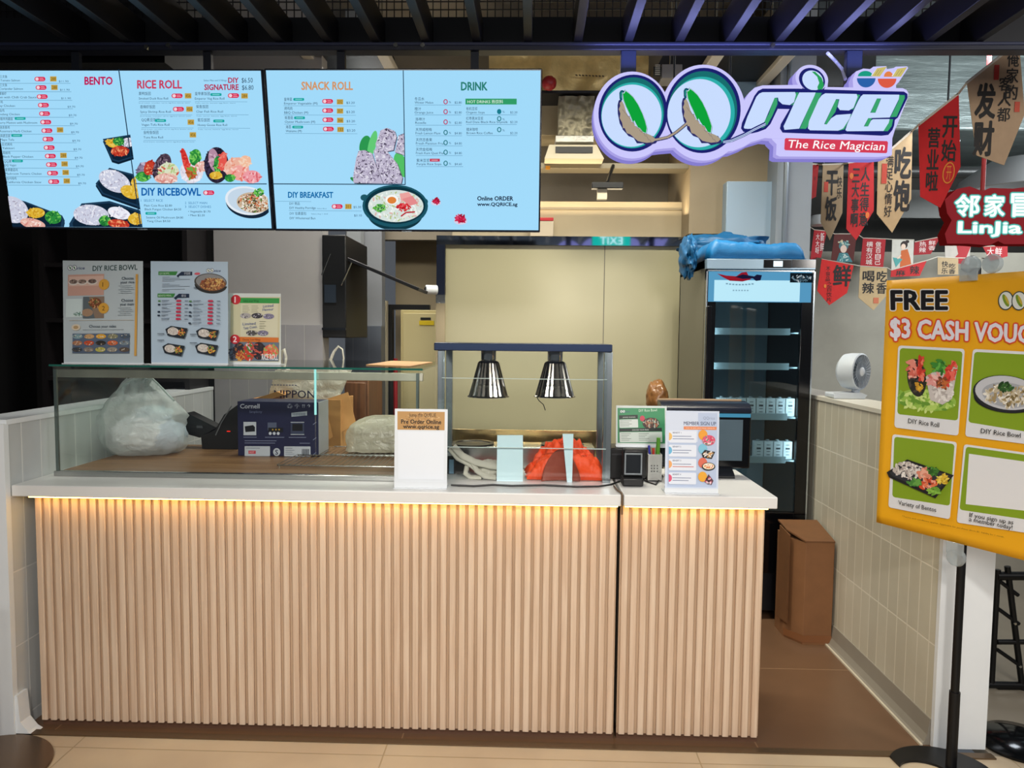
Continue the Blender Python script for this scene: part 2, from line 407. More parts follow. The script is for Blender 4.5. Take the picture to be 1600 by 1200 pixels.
struct('floor_corridor', MB().box(1.79, 6.0, 2.79, 9.0, -0.05, 0.0, mat('8d8577', 0.4, var=0.08, scale=3)))
struct('trim_1', MB().box(-2.2, 1.79, 2.765, 2.80, 0.0, 0.006, mat('6d5a45', 0.35, 0.6)))
mb = MB(); mb.box(1.59, 1.785, 2.855, 4.9, 0.0, 1.26, wall_tile); mb.box(1.583, 1.79, 2.845, 4.9, 1.26, 1.281, mat('cfcbbd', 0.35)); mb.box(1.588, 1.79, 2.835, 2.857, 0.0, 1.26, WHITE)
struct('wall_right', mb)
mb = MB()
P_ = [(1.59, 0.105), (1.585, 0.105), (1.578, 0.04), (1.566, 0.012), (1.552, 0.0), (1.59, 0.0)]
mb.prism([(x, 2.86, z) for x, z in P_], (0, 1.5, 0), mat('8d877b', 0.35, var=0.05)); mb.box(1.546, 1.556, 2.85, 4.2, 0.0, 0.008, mat('c6bda8', 0.4))
struct('baseboard_right', mb)
mb = MB(); mb.box(-2.19, XL, 2.78, 4.62, 0.0, 1.235, left_tile); mb.box(-2.195, XL+0.003, 2.77, 4.62, 1.235, 1.255, WHITE); mb.box(-2.193, XL+0.002, 2.755, 2.782, 0.0, 1.24, WHITE)
struct('wall_left', mb)
mb = MB(); P_ = [(XL, 0.16), (XL+0.012, 0.16), (XL+0.02, 0.05), (XL+0.05, 0.012), (XL+0.07, 0.0), (XL, 0.0)]
mb.prism([(x, 2.765, z) for x, z in P_], (0, 0.06, 0), WHITE); struct('baseboard_left', mb)
# unlit hall left of the stall; its darkness is put into near-black walls
struct('wall_dark_left', MB().box(-3.3, -3.2, 2.2, 7.0, 0.0, 3.9, mat('0b0a0c', 0.6)))
struct('wall_dark_back', MB().box(-3.2, -2.02, 4.66, 4.76, 0.0, 3.9, mat('100e0f', 0.6)))
# grey partition inside the kitchen with a tiled lower part
mb = MB(); mb.box(-2.02, -1.325, 4.64, 4.76, 1.655, 3.9, WALLGREY); mb.box(-2.02, -1.325, 4.62, 4.76, 0.0, 1.655, tile_mat('grey_kitchen_tile', '98979a', 'aaa9a8', 0.12, 1.7, (0, 2), 0.3, 0.003, (0.0, 0.045)))
struct('wall_partition', mb)
mb = MB(); mb.box(-1.40, -1.13, 5.5, 5.62, 1.66, 3.9, mat('84888e', 0.7, var=0.04)); mb.box(-1.40, -1.13, 5.47, 5.62, 0.0, 1.66, tile_mat('slate_kitchen_tile', '565d68', '666d76', 0.12, 1.7, (0, 2), 0.3, 0.003, (0.02, 0.04)))
struct('wall_slate', mb)
mb = MB(); mb.box(-1.13, 0.9, 6.05, 6.15, 0.0, 3.9, WALLBEIGE); struct('wall_corridor', mb)
# recess of the service doorway: dark frame and pale jamb
d0 = PY(605, 476, 5.9); d1 = PY(672, 486, 5.9)
mb = MB(); mb.box(d0.x, d0.x+0.05, 5.86, 5.93, 0.0, d0.z, BLACK); mb.box(d0.x+0.05, d1.x, 5.86, 5.93, d0.z-0.04, d0.z, BLACK)
struct('door_1', mb)
a = PY(592, 470, 5.8); b = PY(605, 470, 5.8)
struct('trim_2', MB().box(a.x, b.x, 5.76, 5.84, 0.0, a.z, mat('c9bfa6', 0.5)))
# kitchen back wall: satin panels in a dark metal frame with a polished head rail
YB = 5.15
pl, pr_ = PY(683, 376, YB).x, 1.59
hz = PY(870, 384, YB).z; ht = PY(870, 370, YB).z
PANEL = mat('aba688', 0.28, 0.08, var=0.03, scale=1.2, stretch=(1, 1, 0.4))
seam = PY(943, 500, YB).x
mb = MB(); mb.box(pl+0.06, seam-0.003, YB, YB+0.03, 0.0, hz, PANEL); mb.box(seam+0.003, pr_, YB, YB+0.03, 0.0, hz, PANEL); mb.box(seam-0.004, seam+0.004, YB+0.004, YB+0.02, 0, hz, mat('6d6a60', 0.4))
struct('wall_back', mb)
mb = MB(); mb.box(pl, pl+0.058, YB-0.03, YB+0.03, 0.0, hz, NAVY); mb.box(pl-0.003, pl+0.061, YB-0.034, YB, PY(690, 474, YB).z, PY(690, 461, YB).z, STEEL)
mb.box(pl-0.002, pl+0.06, YB-0.033, YB, 0.9, PY(690, 474, YB).z, mat('b7a888', 0.25, 0.7))
struct('trim_3', mb)
mb = MB(); mb.box(pl, pr_, YB-0.03, YB+0.05, hz, ht, mat('a3aebc', 0.05, 1.0)); struct('trim_4', mb)
# bulkhead above the panels, ledge and the recessed wall over it
zs = PY(950, 314, YB+0.02).z; zr = PY(950, 262, 5.6).z
mb = MB(); mb.box(pl+0.1, 1.02, YB+0.05, 5.75, ht, zs, WALLBEIGE); mb.box(pl+0.1, 1.03, YB+0.04, 5.75, zs-0.055, zs-0.045, mat('7d7462', 0.6)); struct('wall_bulkhead', mb)
struct('wall_upper_back', MB().box(-1.2, 1.9, 5.75, 5.85, zs-0.2, 3.9, mat('7d7566', 0.7, var=0.06)))
mb = MB(); mb.prism([(1.02, YB-0.2, ht), (1.02, YB-0.2, 3.3), (1.22, YB-0.2, 3.3), (1.62, YB-0.2, 3.9), (1.75, YB-0.2, 3.9), (1.75, YB-0.2, ht)], (0, 0.8, 0), mat('8f8169', 0.7, var=0.05)); struct('wall_right_back', mb)
# pillar behind the shop sign and the grey corridor wall beyond the low wall
a = PY(1217, 200, 4.75); b = PY(1272, 200, 4.75)
struct('wall_pillar', MB().box(a.x, b.x, 4.75, 5.1, 1.2, 3.9, mat('8a929a', 0.6, var=0.04)))
struct('wall_corridor_right', MB().box(1.70, 4.6, 7.1, 7.2, 0.0, 2.42, mat('a3a093', 0.75, var=0.05)))
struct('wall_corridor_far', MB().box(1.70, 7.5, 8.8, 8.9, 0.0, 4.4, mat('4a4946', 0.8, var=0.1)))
# ceilings
struct('ceiling', MB().box(-3.2, 1.75, 3.3, 6.2, 3.9, 4.0, mat('8c8578', 0.8, var=0.08)))
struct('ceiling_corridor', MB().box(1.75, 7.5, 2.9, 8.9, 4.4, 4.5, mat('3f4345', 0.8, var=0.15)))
struct('ceiling_mall', MB().box(-5, 5, -3.0, 1.2, 3.9, 4.0, mat('17181b', 0.8)))

# ================================================================== CANOPY OVER THE COUNTER
FINM = mat('0b0c14', 0.5, 0.0)
zb, zt = PY(800, 78, 2.8).z, PY(800, 66, 2.8).z
cn = thing('steel_canopy', 'dark steel canopy frame running across the top above the menu screens', 'canopy', (0, 2.8, zb))
mb = MB(); mb.box(-3.2, 2.35, 2.80, 2.86, zb, zt, mat('171b2c', 0.4, 0.2)); mb.box(-3.2, 2.35, 2.795, 2.805, zt-0.012, zt, mat('232943', 0.4, 0.2)); mb.build('front_beam', cn, 0.003)
MB().box(-3.2, 2.35, 2.90, 2.93, zt, PY(800, 27, 2.9).z, mat('0f1118', 0.5, 0.3)).build('rear_plate', cn)
for px in [110, 200, 285, 365, 437, 512, 587, 665, 745, 825, 903, 982, 1062, 1140, 1218, 1296, 1374, 1452, 1530]:
    x = PY(px, 64, 2.8).x
    MB().box(x-0.016, x+0.016, 1.5, 2.895, zt+0.002, zt+0.115, FINM).build('fin', cn, 0.002)
mb = MB(); z0 = PY(800, 28, 2.92).z
wm = mat('121318', 0.5, 0.4)
for i in range(150): x = -2.2 + i*0.03; mb.box(x-0.0018, x+0.0018, 2.918, 2.922, z0, z0+0.30, wm)
for i in range(11): z = z0 + i*0.03; mb.box(-2.2, 2.3, 2.916, 2.920, z-0.0018, z+0.0018, wm)
mb.build('wire_mesh', cn, smooth=False)
for px, py in ((228, 73), (262, 70), (618, 70), (660, 70), (1208, 70)):
    q = PY(px, py, 2.79); MB().cyl(q, q+Vector((0, 0.012, 0)), 0.009, STEEL, n=6).build('bolt', cn)
# solid dark soffit at the left end of the canopy
tag(MB().box(-3.2, PY(255, 70, 2.93).x, 2.94, 3.3, PY(100, 106, 2.94).z+0.02, 3.4, mat('0c0d12', 0.7)).build('soffit_panel', smooth=False), 'near-black soffit panel above the leftmost menu screen, behind the canopy', 'panel')

# ================================================================== KITCHEN CEILING SERVICES
FOIL = mat('ecd08c', 0.34, 0.35, var=0.2, scale=9, bump=1.0)
FOILS = mat('8f8872', 0.4, 0.5, var=0.2, scale=8, bump=0.8)
def services():
    # large insulated duct
    Y = 5.05; a = PY(846, 82, Y); b = PY(1012, 143, Y)
    t = thing('insulated_duct', 'gold foil-wrapped air duct under the ceiling left of the shop sign', 'duct', (a.x, Y, b.z))
    mb = MB()
    def fn(u, v): return Vector((a.x-0.35+u*(b.x-a.x+0.35), Y - 0.03*noise.noise(Vector((u*9, v*5, 1))) - 0.02*math.sin(u*20), b.z + v*(a.z+0.2-b.z)))
    mb.sheet(fn, 40, 16, FOIL); mb.box(a.x-0.35, b.x, Y+0.06, Y+0.4, b.z, a.z+0.2, FOIL); mb.build('foil_wrap', t, angle=80)
    mb = MB(); mb.box(a.x-0.35, b.x, Y-0.02, Y+0.4, b.z-0.018, b.z, mat('20222a', 0.5)); mb.build('support_rail', t)
    ar = Art(frame_px((0, Y-0.05, 0), (1, 0, 0), (0, 0, 1), (898, 113), (948, 113), (948, 123), (898, 123)), (898, 113), (948, 113), (948, 123), (898, 123))
    [ar.line(899+k*5.2, 117+k*0.2, 902.4+k*5.2, 118+k*0.2, 2.2, '5a4728') for k in range(9)]; ar.build('print', t)
    # pale duct face under it
    a = PY(850, 146, 5.3); b = PY(1010, 212, 5.3)
    tag(MB().box(a.x-0.2, b.x, 5.3, 5.6, b.z, a.z+0.05, mat('a89d84', 0.6, var=0.06)).build('ceiling_bulkhead_box', None, 0.004), 'plain beige boxed duct under the foil-wrapped duct', 'duct')
    # vertical foil duct with collar
    Y = 4.95; a = PY(873, 150, Y); b = PY(928, 214, Y)
    t = thing('foil_drop_duct', 'square silver foil drop duct above the small ceiling air unit', 'duct', ((a.x+b.x)/2, Y, b.z))
    mb = MB(); w = b.x-a.x
    def fn(u, v): return Vector((a.x+u*w, Y-0.012*noise.noise(Vector((u*7, v*7, 4))), b.z+v*(a.z-b.z)))
    mb.sheet(fn, 20, 20, FOILS); mb.box(a.x, b.x, Y+0.02, Y+0.25, b.z, a.z, FOILS); mb.build('foil_wrap', t, angle=80)
    c = PY(868, 212, Y-0.02); d = PY(928, 223, Y-0.02)
    MB().box(c.x, d.x, Y-0.03, Y+0.26, d.z, c.z, mat('b9b7b0', 0.4, 0.6, bump=0.6, scale=20)).build('collar', t, 0.004)
    # small air unit with slot
    Y = 4.85; a = PY(851, 226, Y); b = PY(944, 248, Y)
    t = thing('ceiling_air_unit', 'small beige ceiling air unit with a dark slot, left of the sign', 'air conditioner', (a.x, Y, b.z))
    mb = MB(); mb.prism([(a.x, Y, b.z), (a.x+0.03, Y, a.z), (b.x-0.05, Y, a.z), (b.x, Y, b.z)], (0, 0.4, 0), mat('cdc3a8', 0.5)); mb.build('housing', t, 0.004)
    c = PY(868, 229, Y-0.004); d = PY(926, 239, Y-0.004); MB().box(c.x, d.x, Y-0.006, Y+0.02, d.z, c.z, BLACK).build('slot', t)
    # cable tray with lit lower edge
    Y = 5.0; a = PY(846, 254, Y); b = PY(1130, 264, Y)
    t = thing('cable_tray', 'long metal cable tray under the left half of the shop sign', 'cable tray', (a.x, Y, b.z))
    MB().box(a.x-0.1, b.x, Y, Y+0.15, b.z, a.z, mat('837b68', 0.4, 0.5)).build('tray', t, 0.003)
    for px, py in ((855, 250), (856, 262)):
        q = PY(px, py, Y-0.004); MB().box(q.x-0.015, q.x+0.015, Y-0.005, Y, q.z-0.012, q.z+0.012, mat('e39a1c', 0.5)).build('tag', t, label='orange tag')
    # black bar lamp on an arm
    Y = 4.7; a = PY(925, 284, Y); b = PY(974, 294, Y)
    t = thing('bar_lamp', 'short black bar fixture on a slanted arm below the sign', 'lamp', ((a.x+b.x)/2, Y, b.z))
    MB().box(a.x, b.x, Y, Y+0.06, b.z, a.z, BLACK).build('bar', t, 0.004)
    q = PY(958, 259, 5.004); MB().tube([Vector(((a.x+b.x)/2, Y+0.03, a.z)), q], 0.012, BLACK).build('arm', t)
    q0 = PY(933, 295, Y+0.05); q1 = PY(948, 312, Y+0.05); MB().box(q0.x, q1.x, Y+0.03, Y+0.07, q1.z, q0.z, mat('c8bda4', 0.5)).build('bracket', t)
    # junction box and conduit
    Y = 5.7; a = PY(1086, 271, Y); b = PY(1103, 288, Y)
    t = thing('junction_box', 'small dark junction box on the wall above the bulkhead', 'electrical box', ((a.x+b.x)/2, Y, b.z))
    MB().box(a.x, b.x, Y, Y+0.05, b.z, a.z, mat('4d4a44', 0.5)).build('case', t, 0.004)
    c = PY(1089, 274, Y-0.01); d = PY(1099, 285, Y-0.01); MB().box(c.x, d.x, Y-0.012, Y, d.z, c.z, mat('cbbfa2', 0.5)).build('cover_plate', t)
    q = PY(1095, 314, Y); MB().tube([Vector(((a.x+b.x)/2, Y+0.02, b.z)), Vector(((a.x+b.x)/2, Y+0.02, q.z))], 0.012, mat('4d4a44', 0.5)).build('conduit', t)
    # air conditioning cassettes
    def cassette(px0, py0, px1, py1, Y, lab):
        c = PY((px0+px1)/2, (py0+py1)/2, Y); t = thing('ceiling_cassette', lab, 'air conditioner', (c.x, Y, c.z), None)
        w = (PY(px1, py1, Y).x - PY(px0, py0, Y).x)/2; z = PY(px0, py0, Y).z+0.06
        mb = MB(); fr = mat('cfc8b8', 0.5); wd = 0.07; D = 0.75
        mb.box(c.x-w, c.x+w, Y, Y+wd, z-0.05, z, fr); mb.box(c.x-w, c.x+w, Y+D-wd, Y+D, z-0.05, z, fr); mb.box(c.x-w, c.x-w+wd, Y, Y+D, z-0.05, z, fr); mb.box(c.x+w-wd, c.x+w, Y, Y+D, z-0.05, z, fr)
        mb.build('frame', t, 0.006); MB().box(c.x-w+wd, c.x+w-wd, Y+wd, Y+D-wd, z-0.02, z+0.15, BLACK).build('grille', t)
        for s in (-1, 1): MB().cyl((c.x+s*w*0.7, Y+0.3, z), (c.x+s*w*0.7, Y+0.3, 3.9), 0.006, STEEL, n=8).build('hanger_rod', t)
    cassette(462, 82, 602, 108, 4.5, 'white ceiling cassette with black grille just above the left menu screens')
    cassette(1118, 82, 1250, 118, 4.3, 'white ceiling cassette with black grille behind the letter i of the sign')
    # pale boxed units
    Y = 4.9; a = PY(1137, 117, Y); b = PY(1192, 205, Y)
    tag(MB().box(a.x, b.x, Y, Y+0.15, b.z, a.z, mat('7d98a8', 0.4)).build('wall_cabinet', None, 0.005), 'pale blue-grey box up behind the shop sign, left of the letter r', 'electrical box')
    Y = 4.85; a = PY(1136, 283, Y); b = PY(1217, 376, Y)
    tag(MB().box(a.x, b.x, Y, Y+0.15, b.z-0.1, a.z, mat('93a8ba', 0.4)).build('wall_cabinet', None, 0.005), 'pale blue wall cabinet above the blue tarpaulin on the fridge', 'electrical box')
    Y = 4.72; q = PY(1229, 250, Y); r = PY(1229, 385, Y)
    tag(MB().tube([(q.x, Y, 3.7), (q.x, Y, r.z)], 0.016, mat('7f8890', 0.35, 0.6)).build('conduit_pipe'), 'thin vertical grey conduit on the pillar beside the pale blue cabinet', 'pipe')
    # dark shapes under the ceiling behind the two Qs
    Y = 4.8; a = PY(1014, 84, Y); b = PY(1072, 118, Y)
    tag(MB().prism([PY(1040, 78, Y), PY(1125, 70, Y), PY(1100, 112, Y), PY(1020, 118, Y)], (0, 0.2, 0), mat('23252b', 0.5)).build('dark_duct'), 'slanted black duct above and between the two letters Q', 'duct')
    a = PY(1034, 100, 4.6); b = PY(1066, 122, 4.6)
    t = thing('control_box', 'small grey control box with ribbed black end above the first letter Q', 'electrical box', (a.x, 4.6, b.z))
    MB().box(a.x, b.x, 4.6, 4.75, b.z, a.z, mat('7c7a7a', 0.5)).build('case', t, 0.004)
    mb = MB(); c = PY(1021, 104, 4.6); mb.box(c.x, a.x, 4.6, 4.7, b.z+0.01, c.z, BLACK)
    for i in range(6): mb.box(c.x+0.01, a.x-0.01, 4.595, 4.6, b.z+0.018+i*0.011, b.z+0.023+i*0.011, mat('b8b6a8', 0.5))
    mb.build('terminal_block', t)
    MB().cyl(((a.x+b.x)/2, 4.66, a.z), ((a.x+b.x)/2, 4.66, 3.9), 0.006, STEEL, n=8).build('rod', t)
    # red bell and white box by the screen edge
    Y = 4.9; q = PY(858, 130, Y)
    tag(MB().blob(q, (0.05, 0.05, 0.045), mat('a3232a', 0.4), seed=2, amp=0.08, sub=3).build('fire_bell'), 'small red bell under the duct at the upper right corner of the menu screens', 'bell')
    Y = 5.12; a = PY(840, 345, Y); b = PY(869, 371, Y)
    t = thing('call_point', 'small white box with a red top on the bulkhead beside the menu screen', 'box', (a.x, Y, b.z))
    MB().box(a.x-0.05, b.x-0.02, Y, Y+0.08, b.z, a.z, mat('bdb09a', 0.5)).build('box', t, 0.003); MB().box(a.x-0.05, b.x-0.02, Y-0.004, Y+0.08, a.z, a.z+0.022, mat('b3202a', 0.4)).build('lid', t, 0.003)
    # lit exit sign that faces the kitchen; its mirror image shows in the polished head rail
    Y = 3.3; hc = PY(955, 376, YB-0.03); k = (2*(YB-0.03)-Y)/(YB-0.03)
    c = Vector((hc.x*k, Y, 1.6+(hc.z-1.6)*k)); W, H = 0.36, 0.13
    t = thing('exit_sign', 'green exit sign hung behind the shop sign, facing the kitchen, mirrored in the head rail', 'sign', c)
    MB().box(c.x-W/2, c.x+W/2, Y-0.03, Y+0.0, c.z-H/2, c.z+H/2, BLACK).build('case', t, 0.003)
    fr = Frame((c.x+W/2, Y, c.z-H/2), (-1, 0, 0), (0, 0, 1), W, H)
    ar = Art(fr, (0, 0), (330, 0), (330, 130), (0, 130), em=2.2); ar.rect(3, 3, 327, 127, '12b39a'); ar.text('EXIT', 0, 0, 0, 'e8fff8', bold=0.01, box=(70, 30, 260, 100)); ar.build('lit_face', t)
    for s in (-1, 1): MB().cyl((c.x+s*0.12, Y-0.015, c.z+H/2), (c.x+s*0.12, Y-0.015, 3.85), 0.005, STEEL, n=8).build('rod', t)
services()

# ================================================================== KITCHEN LEFT: dark cabinet, flap, electrical cupboard
def kitchen_left():
    Y = 4.62; a = PY(503, 392, Y); b = PY(541, 528, Y)
    t = thing('black_wall_unit', 'tall black kitchen unit hung beside the grey partition, with a raised flap', 'cabinet', ((a.x+b.x)/2, Y, b.z))
    MB().box(a.x, b.x, Y, Y+0.6, b.z, a.z+0.1, BLACK).build('body', t, 0.006)
    q = PY(507, 445, Y-0.004); r = PY(525, 473, Y-0.004); MB().box(q.x, r.x, Y-0.008, Y, r.z, q.z, mat('2d3540', 0.15)).build('window', t)
    q = PY(505, 512, Y); r = PY(541, 516, Y); MB().box(a.x, b.x, Y-0.012, Y, r.z, q.z, mat('22252c', 0.3, 0.5)).build('ledge', t)
    p0 = PY(503, 388, Y+0.05); p1 = PY(654, 452, Y+0.05); d = (p1-p0).normalized()
    MB().obox((p0+p1)/2 + Vector((0, 0.2, 0)), (d, (0, 1, 0), d.cross(Vector((0, 1, 0)))), ((p1-p0).length/2, 0.2, 0.011), mat('17181c', 0.4)).build('flap', t, 0.003)
    MB().cyl(PY(516, 397, Y), PY(503, 430, Y), 0.006, STEEL, n=8).build('gas_strut', t)
    MB().cyl(PY(549, 410, Y), PY(533, 446, Y), 0.006, STEEL, n=8).build('gas_strut', t)
    a = PY(520, 381, 5.2); b = PY(537, 388, 5.2)
    tag(MB().box(a.x, b.x, 5.2, 5.23, b.z, a.z, mat('8c2530', 0.5)).build('red_notice', None, 0.002), 'small dark red sign high above the black kitchen unit', 'sign')
    a = PY(545, 372, 5.35); b = PY(590, 436, 5.35)
    tag(MB().box(a.x-0.02, b.x-0.12, 5.35, 5.45, b.z, 3.9, mat('9aa0a4', 0.5)).build('grey_duct_cover', None, 0.004), 'pale grey boxed duct behind the raised flap', 'duct')
    Y = 5.85; a = PY(626, 484, Y); b = PY(683, 566, Y)
    t = thing('electrical_cupboard', 'cream electrical cupboard with a yellow warning sticker in the service doorway', 'cabinet', (a.x, Y, b.z-1.1))
    MB().box(a.x, b.x, Y, Y+0.1, b.z-1.1, a.z, mat('c7b986', 0.5)).build('case', t, 0.006)
    c = PY(630, 489, Y-0.01); d = PY(681, 566, Y-0.01); MB().box(c.x, d.x, Y-0.015, Y, d.z-1.05, c.z, mat('cfc290', 0.5)).build('door', t, 0.004)
    c = PY(657, 496, Y-0.02); d = PY(673, 500, Y-0.02); MB().box(c.x, d.x, Y-0.02, Y-0.015, d.z, c.z, BLACK).build('nameplate', t, label='small black nameplate')
    c = PY(655, 501, Y-0.02); d = PY(678, 508, Y-0.02); MB().box(c.x, d.x, Y-0.02, Y-0.015, d.z, c.z, mat('e0c31a', 0.5)).build('sticker', t, label='yellow warning sticker')
    q = PY(674, 453, 5.12)
    t = thing('wall_camera', 'small white cylindrical camera on the dark panel frame', 'camera', q)
    MB().cyl(q+Vector((-0.035, -0.03, 0)), q+Vector((0.04, 0, 0)), 0.032, WHITE).build('housing', t, 0.004); MB().cyl(q+Vector((-0.037, -0.031, 0)), q+Vector((-0.034, -0.029, 0)), 0.02, BLACK).build('lens', t)
    q = PY(618, 640, 5.4)
    tag(MB().cyl((q.x, 5.4, 0), (q.x, 5.4, PY(618, 560, 5.4).z), 0.016, mat('9c1c22', 0.4)).build('red_pole'), 'thin red pole standing in the service doorway behind the glass case', 'pole')
    Y = 4.3; a = PY(538, 592, Y); b = PY(576, 668, Y)
    t = thing('wooden_cupboard', 'brown wooden cupboard behind the glass case, left of the doorway', 'cabinet', (a.x, Y, 0))
    wm = wood_mat('brown_cupboard_wood', '5b3a22', '7a5030', 2, 0.45)
    MB().box(a.x, b.x, Y, Y+0.4, 0.0, a.z, wm).build('carcass', t, 0.005); MB().box(a.x+0.012, b.x-0.012, Y-0.015, Y, 0.1, a.z-0.02, wm).build('door', t, 0.004)
    Y = 4.5; a = PY(120, 440, Y); b = PY(238, 560, Y)
    a = PY(95, 375, 4.6); b = PY(333, 640, 4.6)
    t = thing('dark_shelf_unit', 'near-black tall shelf unit behind the menu stands on the left', 'cabinet', (a.x, 4.4, 0))
    bm_ = mat('151113', 0.5, var=0.3)
    mb = MB(); x1 = b.x-0.03; x0 = x1-0.9
    mb.box(x0, x1, 4.58, 4.61, 0.0, 2.3, bm_); mb.box(x0, x0+0.03, 4.35, 4.58, 0, 2.3, bm_); mb.box(x1-0.03, x1, 4.35, 4.58, 0, 2.3, bm_); mb.box(x0, x1, 4.35, 4.58, 2.27, 2.3, bm_); mb.build('carcass', t)
    for z in (1.3, 1.65, 1.98): MB().box(x0+0.03, x1-0.03, 4.36, 4.58, z, z+0.025, bm_).build('shelf', t)
kitchen_left()
# ================================================================== SERVING COUNTER
ZT, ZB = 0.997, 0.952
slat_m = wood_mat('oak_slat', 'c6ab92', 'd5bfa8', 2, 0.5)
slat_back = wood_mat('oak_groove', 'b2977c', 'bfa58a', 2, 0.6)
LEDM = mat('ffc25c', 0.5, em=24.0)
def counter(name, lab, x0, x1, sx0, sx1, y_back, side=False):
    t = thing(name, lab, 'counter', ((x0+x1)/2, 3.0, 0))
    mb = MB(); n = max(1, round((x1-x0)/0.0368)); p = (x1-x0)/n
    for i in range(n):
        a = x0+i*p; c = a+p/2; h = 0.0125
        poly = [(c-h, 2.846, 0.028), (c-h, 2.834, 0.028), (c-h+0.003, 2.831, 0.028), (c+h-0.003, 2.831, 0.028), (c+h, 2.834, 0.028), (c+h, 2.846, 0.028)]
        mb.prism(poly, (0, 0, ZB-0.004-0.028), slat_m)
    mb.box(x0, x1, 2.846, 2.86, 0.026, ZB-0.004, slat_back)
    mb.build('slat_panel', t, angle=30)
    MB().box(x0+0.002, x1-0.002, 2.86, y_back-0.04, 0.03, ZB, mat('8f8578', 0.5)).build('carcass', t, 0.002)
    MB().box(x0, x1, 2.85, y_back-0.08, 0.0, 0.03, mat('5c4030', 0.5, var=0.1)).build('plinth', t)
    MB().box(sx0, sx1, 2.785, y_back, ZB, ZT, SLAB).build('worktop', t, 0.004)
    MB().box(x0+0.01, x1-0.005, 2.793, 2.801, ZB-0.004, ZB-0.0003, LEDM).build('led_strip', t, smooth=False)
    if side: MB().box(x1-0.012, x1, 2.862, y_back-0.05, 0.03, ZB, slat_m).build('end_panel', t)
    return t
gx = PY(963.5, 900, 2.83).x
counter('serving_counter', 'long slatted wooden counter with white worktop under the glass display case', -1.975, gx, -2.028, gx+0.006, 3.82)
gx2 = PY(968.5, 900, 2.83).x
counter('cashier_counter', 'short slatted wooden counter with white worktop under the payment terminal, right of the gap', gx2, 0.908, gx2+0.004, 0.936, 3.37, True)

# ================================================================== GLASS DISPLAY CASE
def display_case():
    Y0, Y1 = 2.985, 3.76; x0, x1 = PY(84, 650, Y0).x, PY(655, 650, Y0).x
    zt = PY(400, 576, Y0).z
    t = thing('glass_display_case', 'long glass display case with steel rails on the left of the counter', 'display case', ((x0+x1)/2, Y0, ZT))
    MB().box(x0, x1, Y0-0.012, Y0+0.012, ZT, ZT+0.022, STEEL).build('bottom_rail', t, 0.002)
    MB().box(x0, PY(660, 590, Y0).x, Y0+0.012, Y0+0.03, zt-0.045, zt-0.012, mat('b3b3a4', 0.34, 0.85, var=0.25, scale=1.5, stretch=(3, 1, 1))).build('top_rail', t, 0.002)
    MB().box(x0+0.01, x1-0.01, Y0+0.02, Y1, ZT, ZT+0.018, wood_mat('display_board', '6b4a30', '8d6845', 0, 0.4)).build('base_board', t, label='brown wooden base board')
    xm = PY(493, 650, Y0).x
    MB().box(x0+0.004, xm-0.001, Y0-0.003, Y0+0.003, ZT+0.02, zt, GLASS).build('front_pane', t)
    MB().box(xm+0.001, x1-0.004, Y0-0.003, Y0+0.003, ZT+0.02, zt, GLASS).build('front_pane', t)
    MB().box(x0, x0+0.005, Y0+0.004, Y1, ZT+0.02, zt, GLASS).build('side_pane', t)
    MB().box(x1-0.006, x1, Y0+0.004, Y1, ZT+0.02, zt, GLASS).build('side_pane', t)
    mb = MB(); mb.box(x0-0.01, x1+0.015, Y0-0.006, Y1+0.03, zt+0.0005, zt+0.0085, glass_mat('green_edge_glass', 'f4faf7', 0.1)); mb.box(x0-0.01, x1+0.015, Y0-0.0075, Y0-0.006, zt+0.0005, zt+0.0085, mat('1f5d52', 0.1)); mb.build('top_pane', t)
    # light caught in the joint of the front panes, given as a glow
    MB().box(xm-0.0035, xm+0.0035, Y0-0.0045, Y0+0.004, PY(493, 648, Y0).z, zt, mat('a9f4ee', 0.2, em=0.9)).build('glass_joint_caught_light', t)
    for x in (x0, x1-0.014):
        MB().box(x, x+0.012, Y0+0.004, Y0+0.014, ZT+0.02, zt-0.012, mat('76827f', 0.3, 0.8)).build('corner_post', t)
    MB().box(x1-0.012, x1, Y1-0.012, Y1, ZT, zt, mat('9a9c98', 0.2, 1.0)).build('rear_post', t)
    return x0, x1, Y0, Y1, zt
CX0, CX1, CY0, CY1, CZT = display_case()

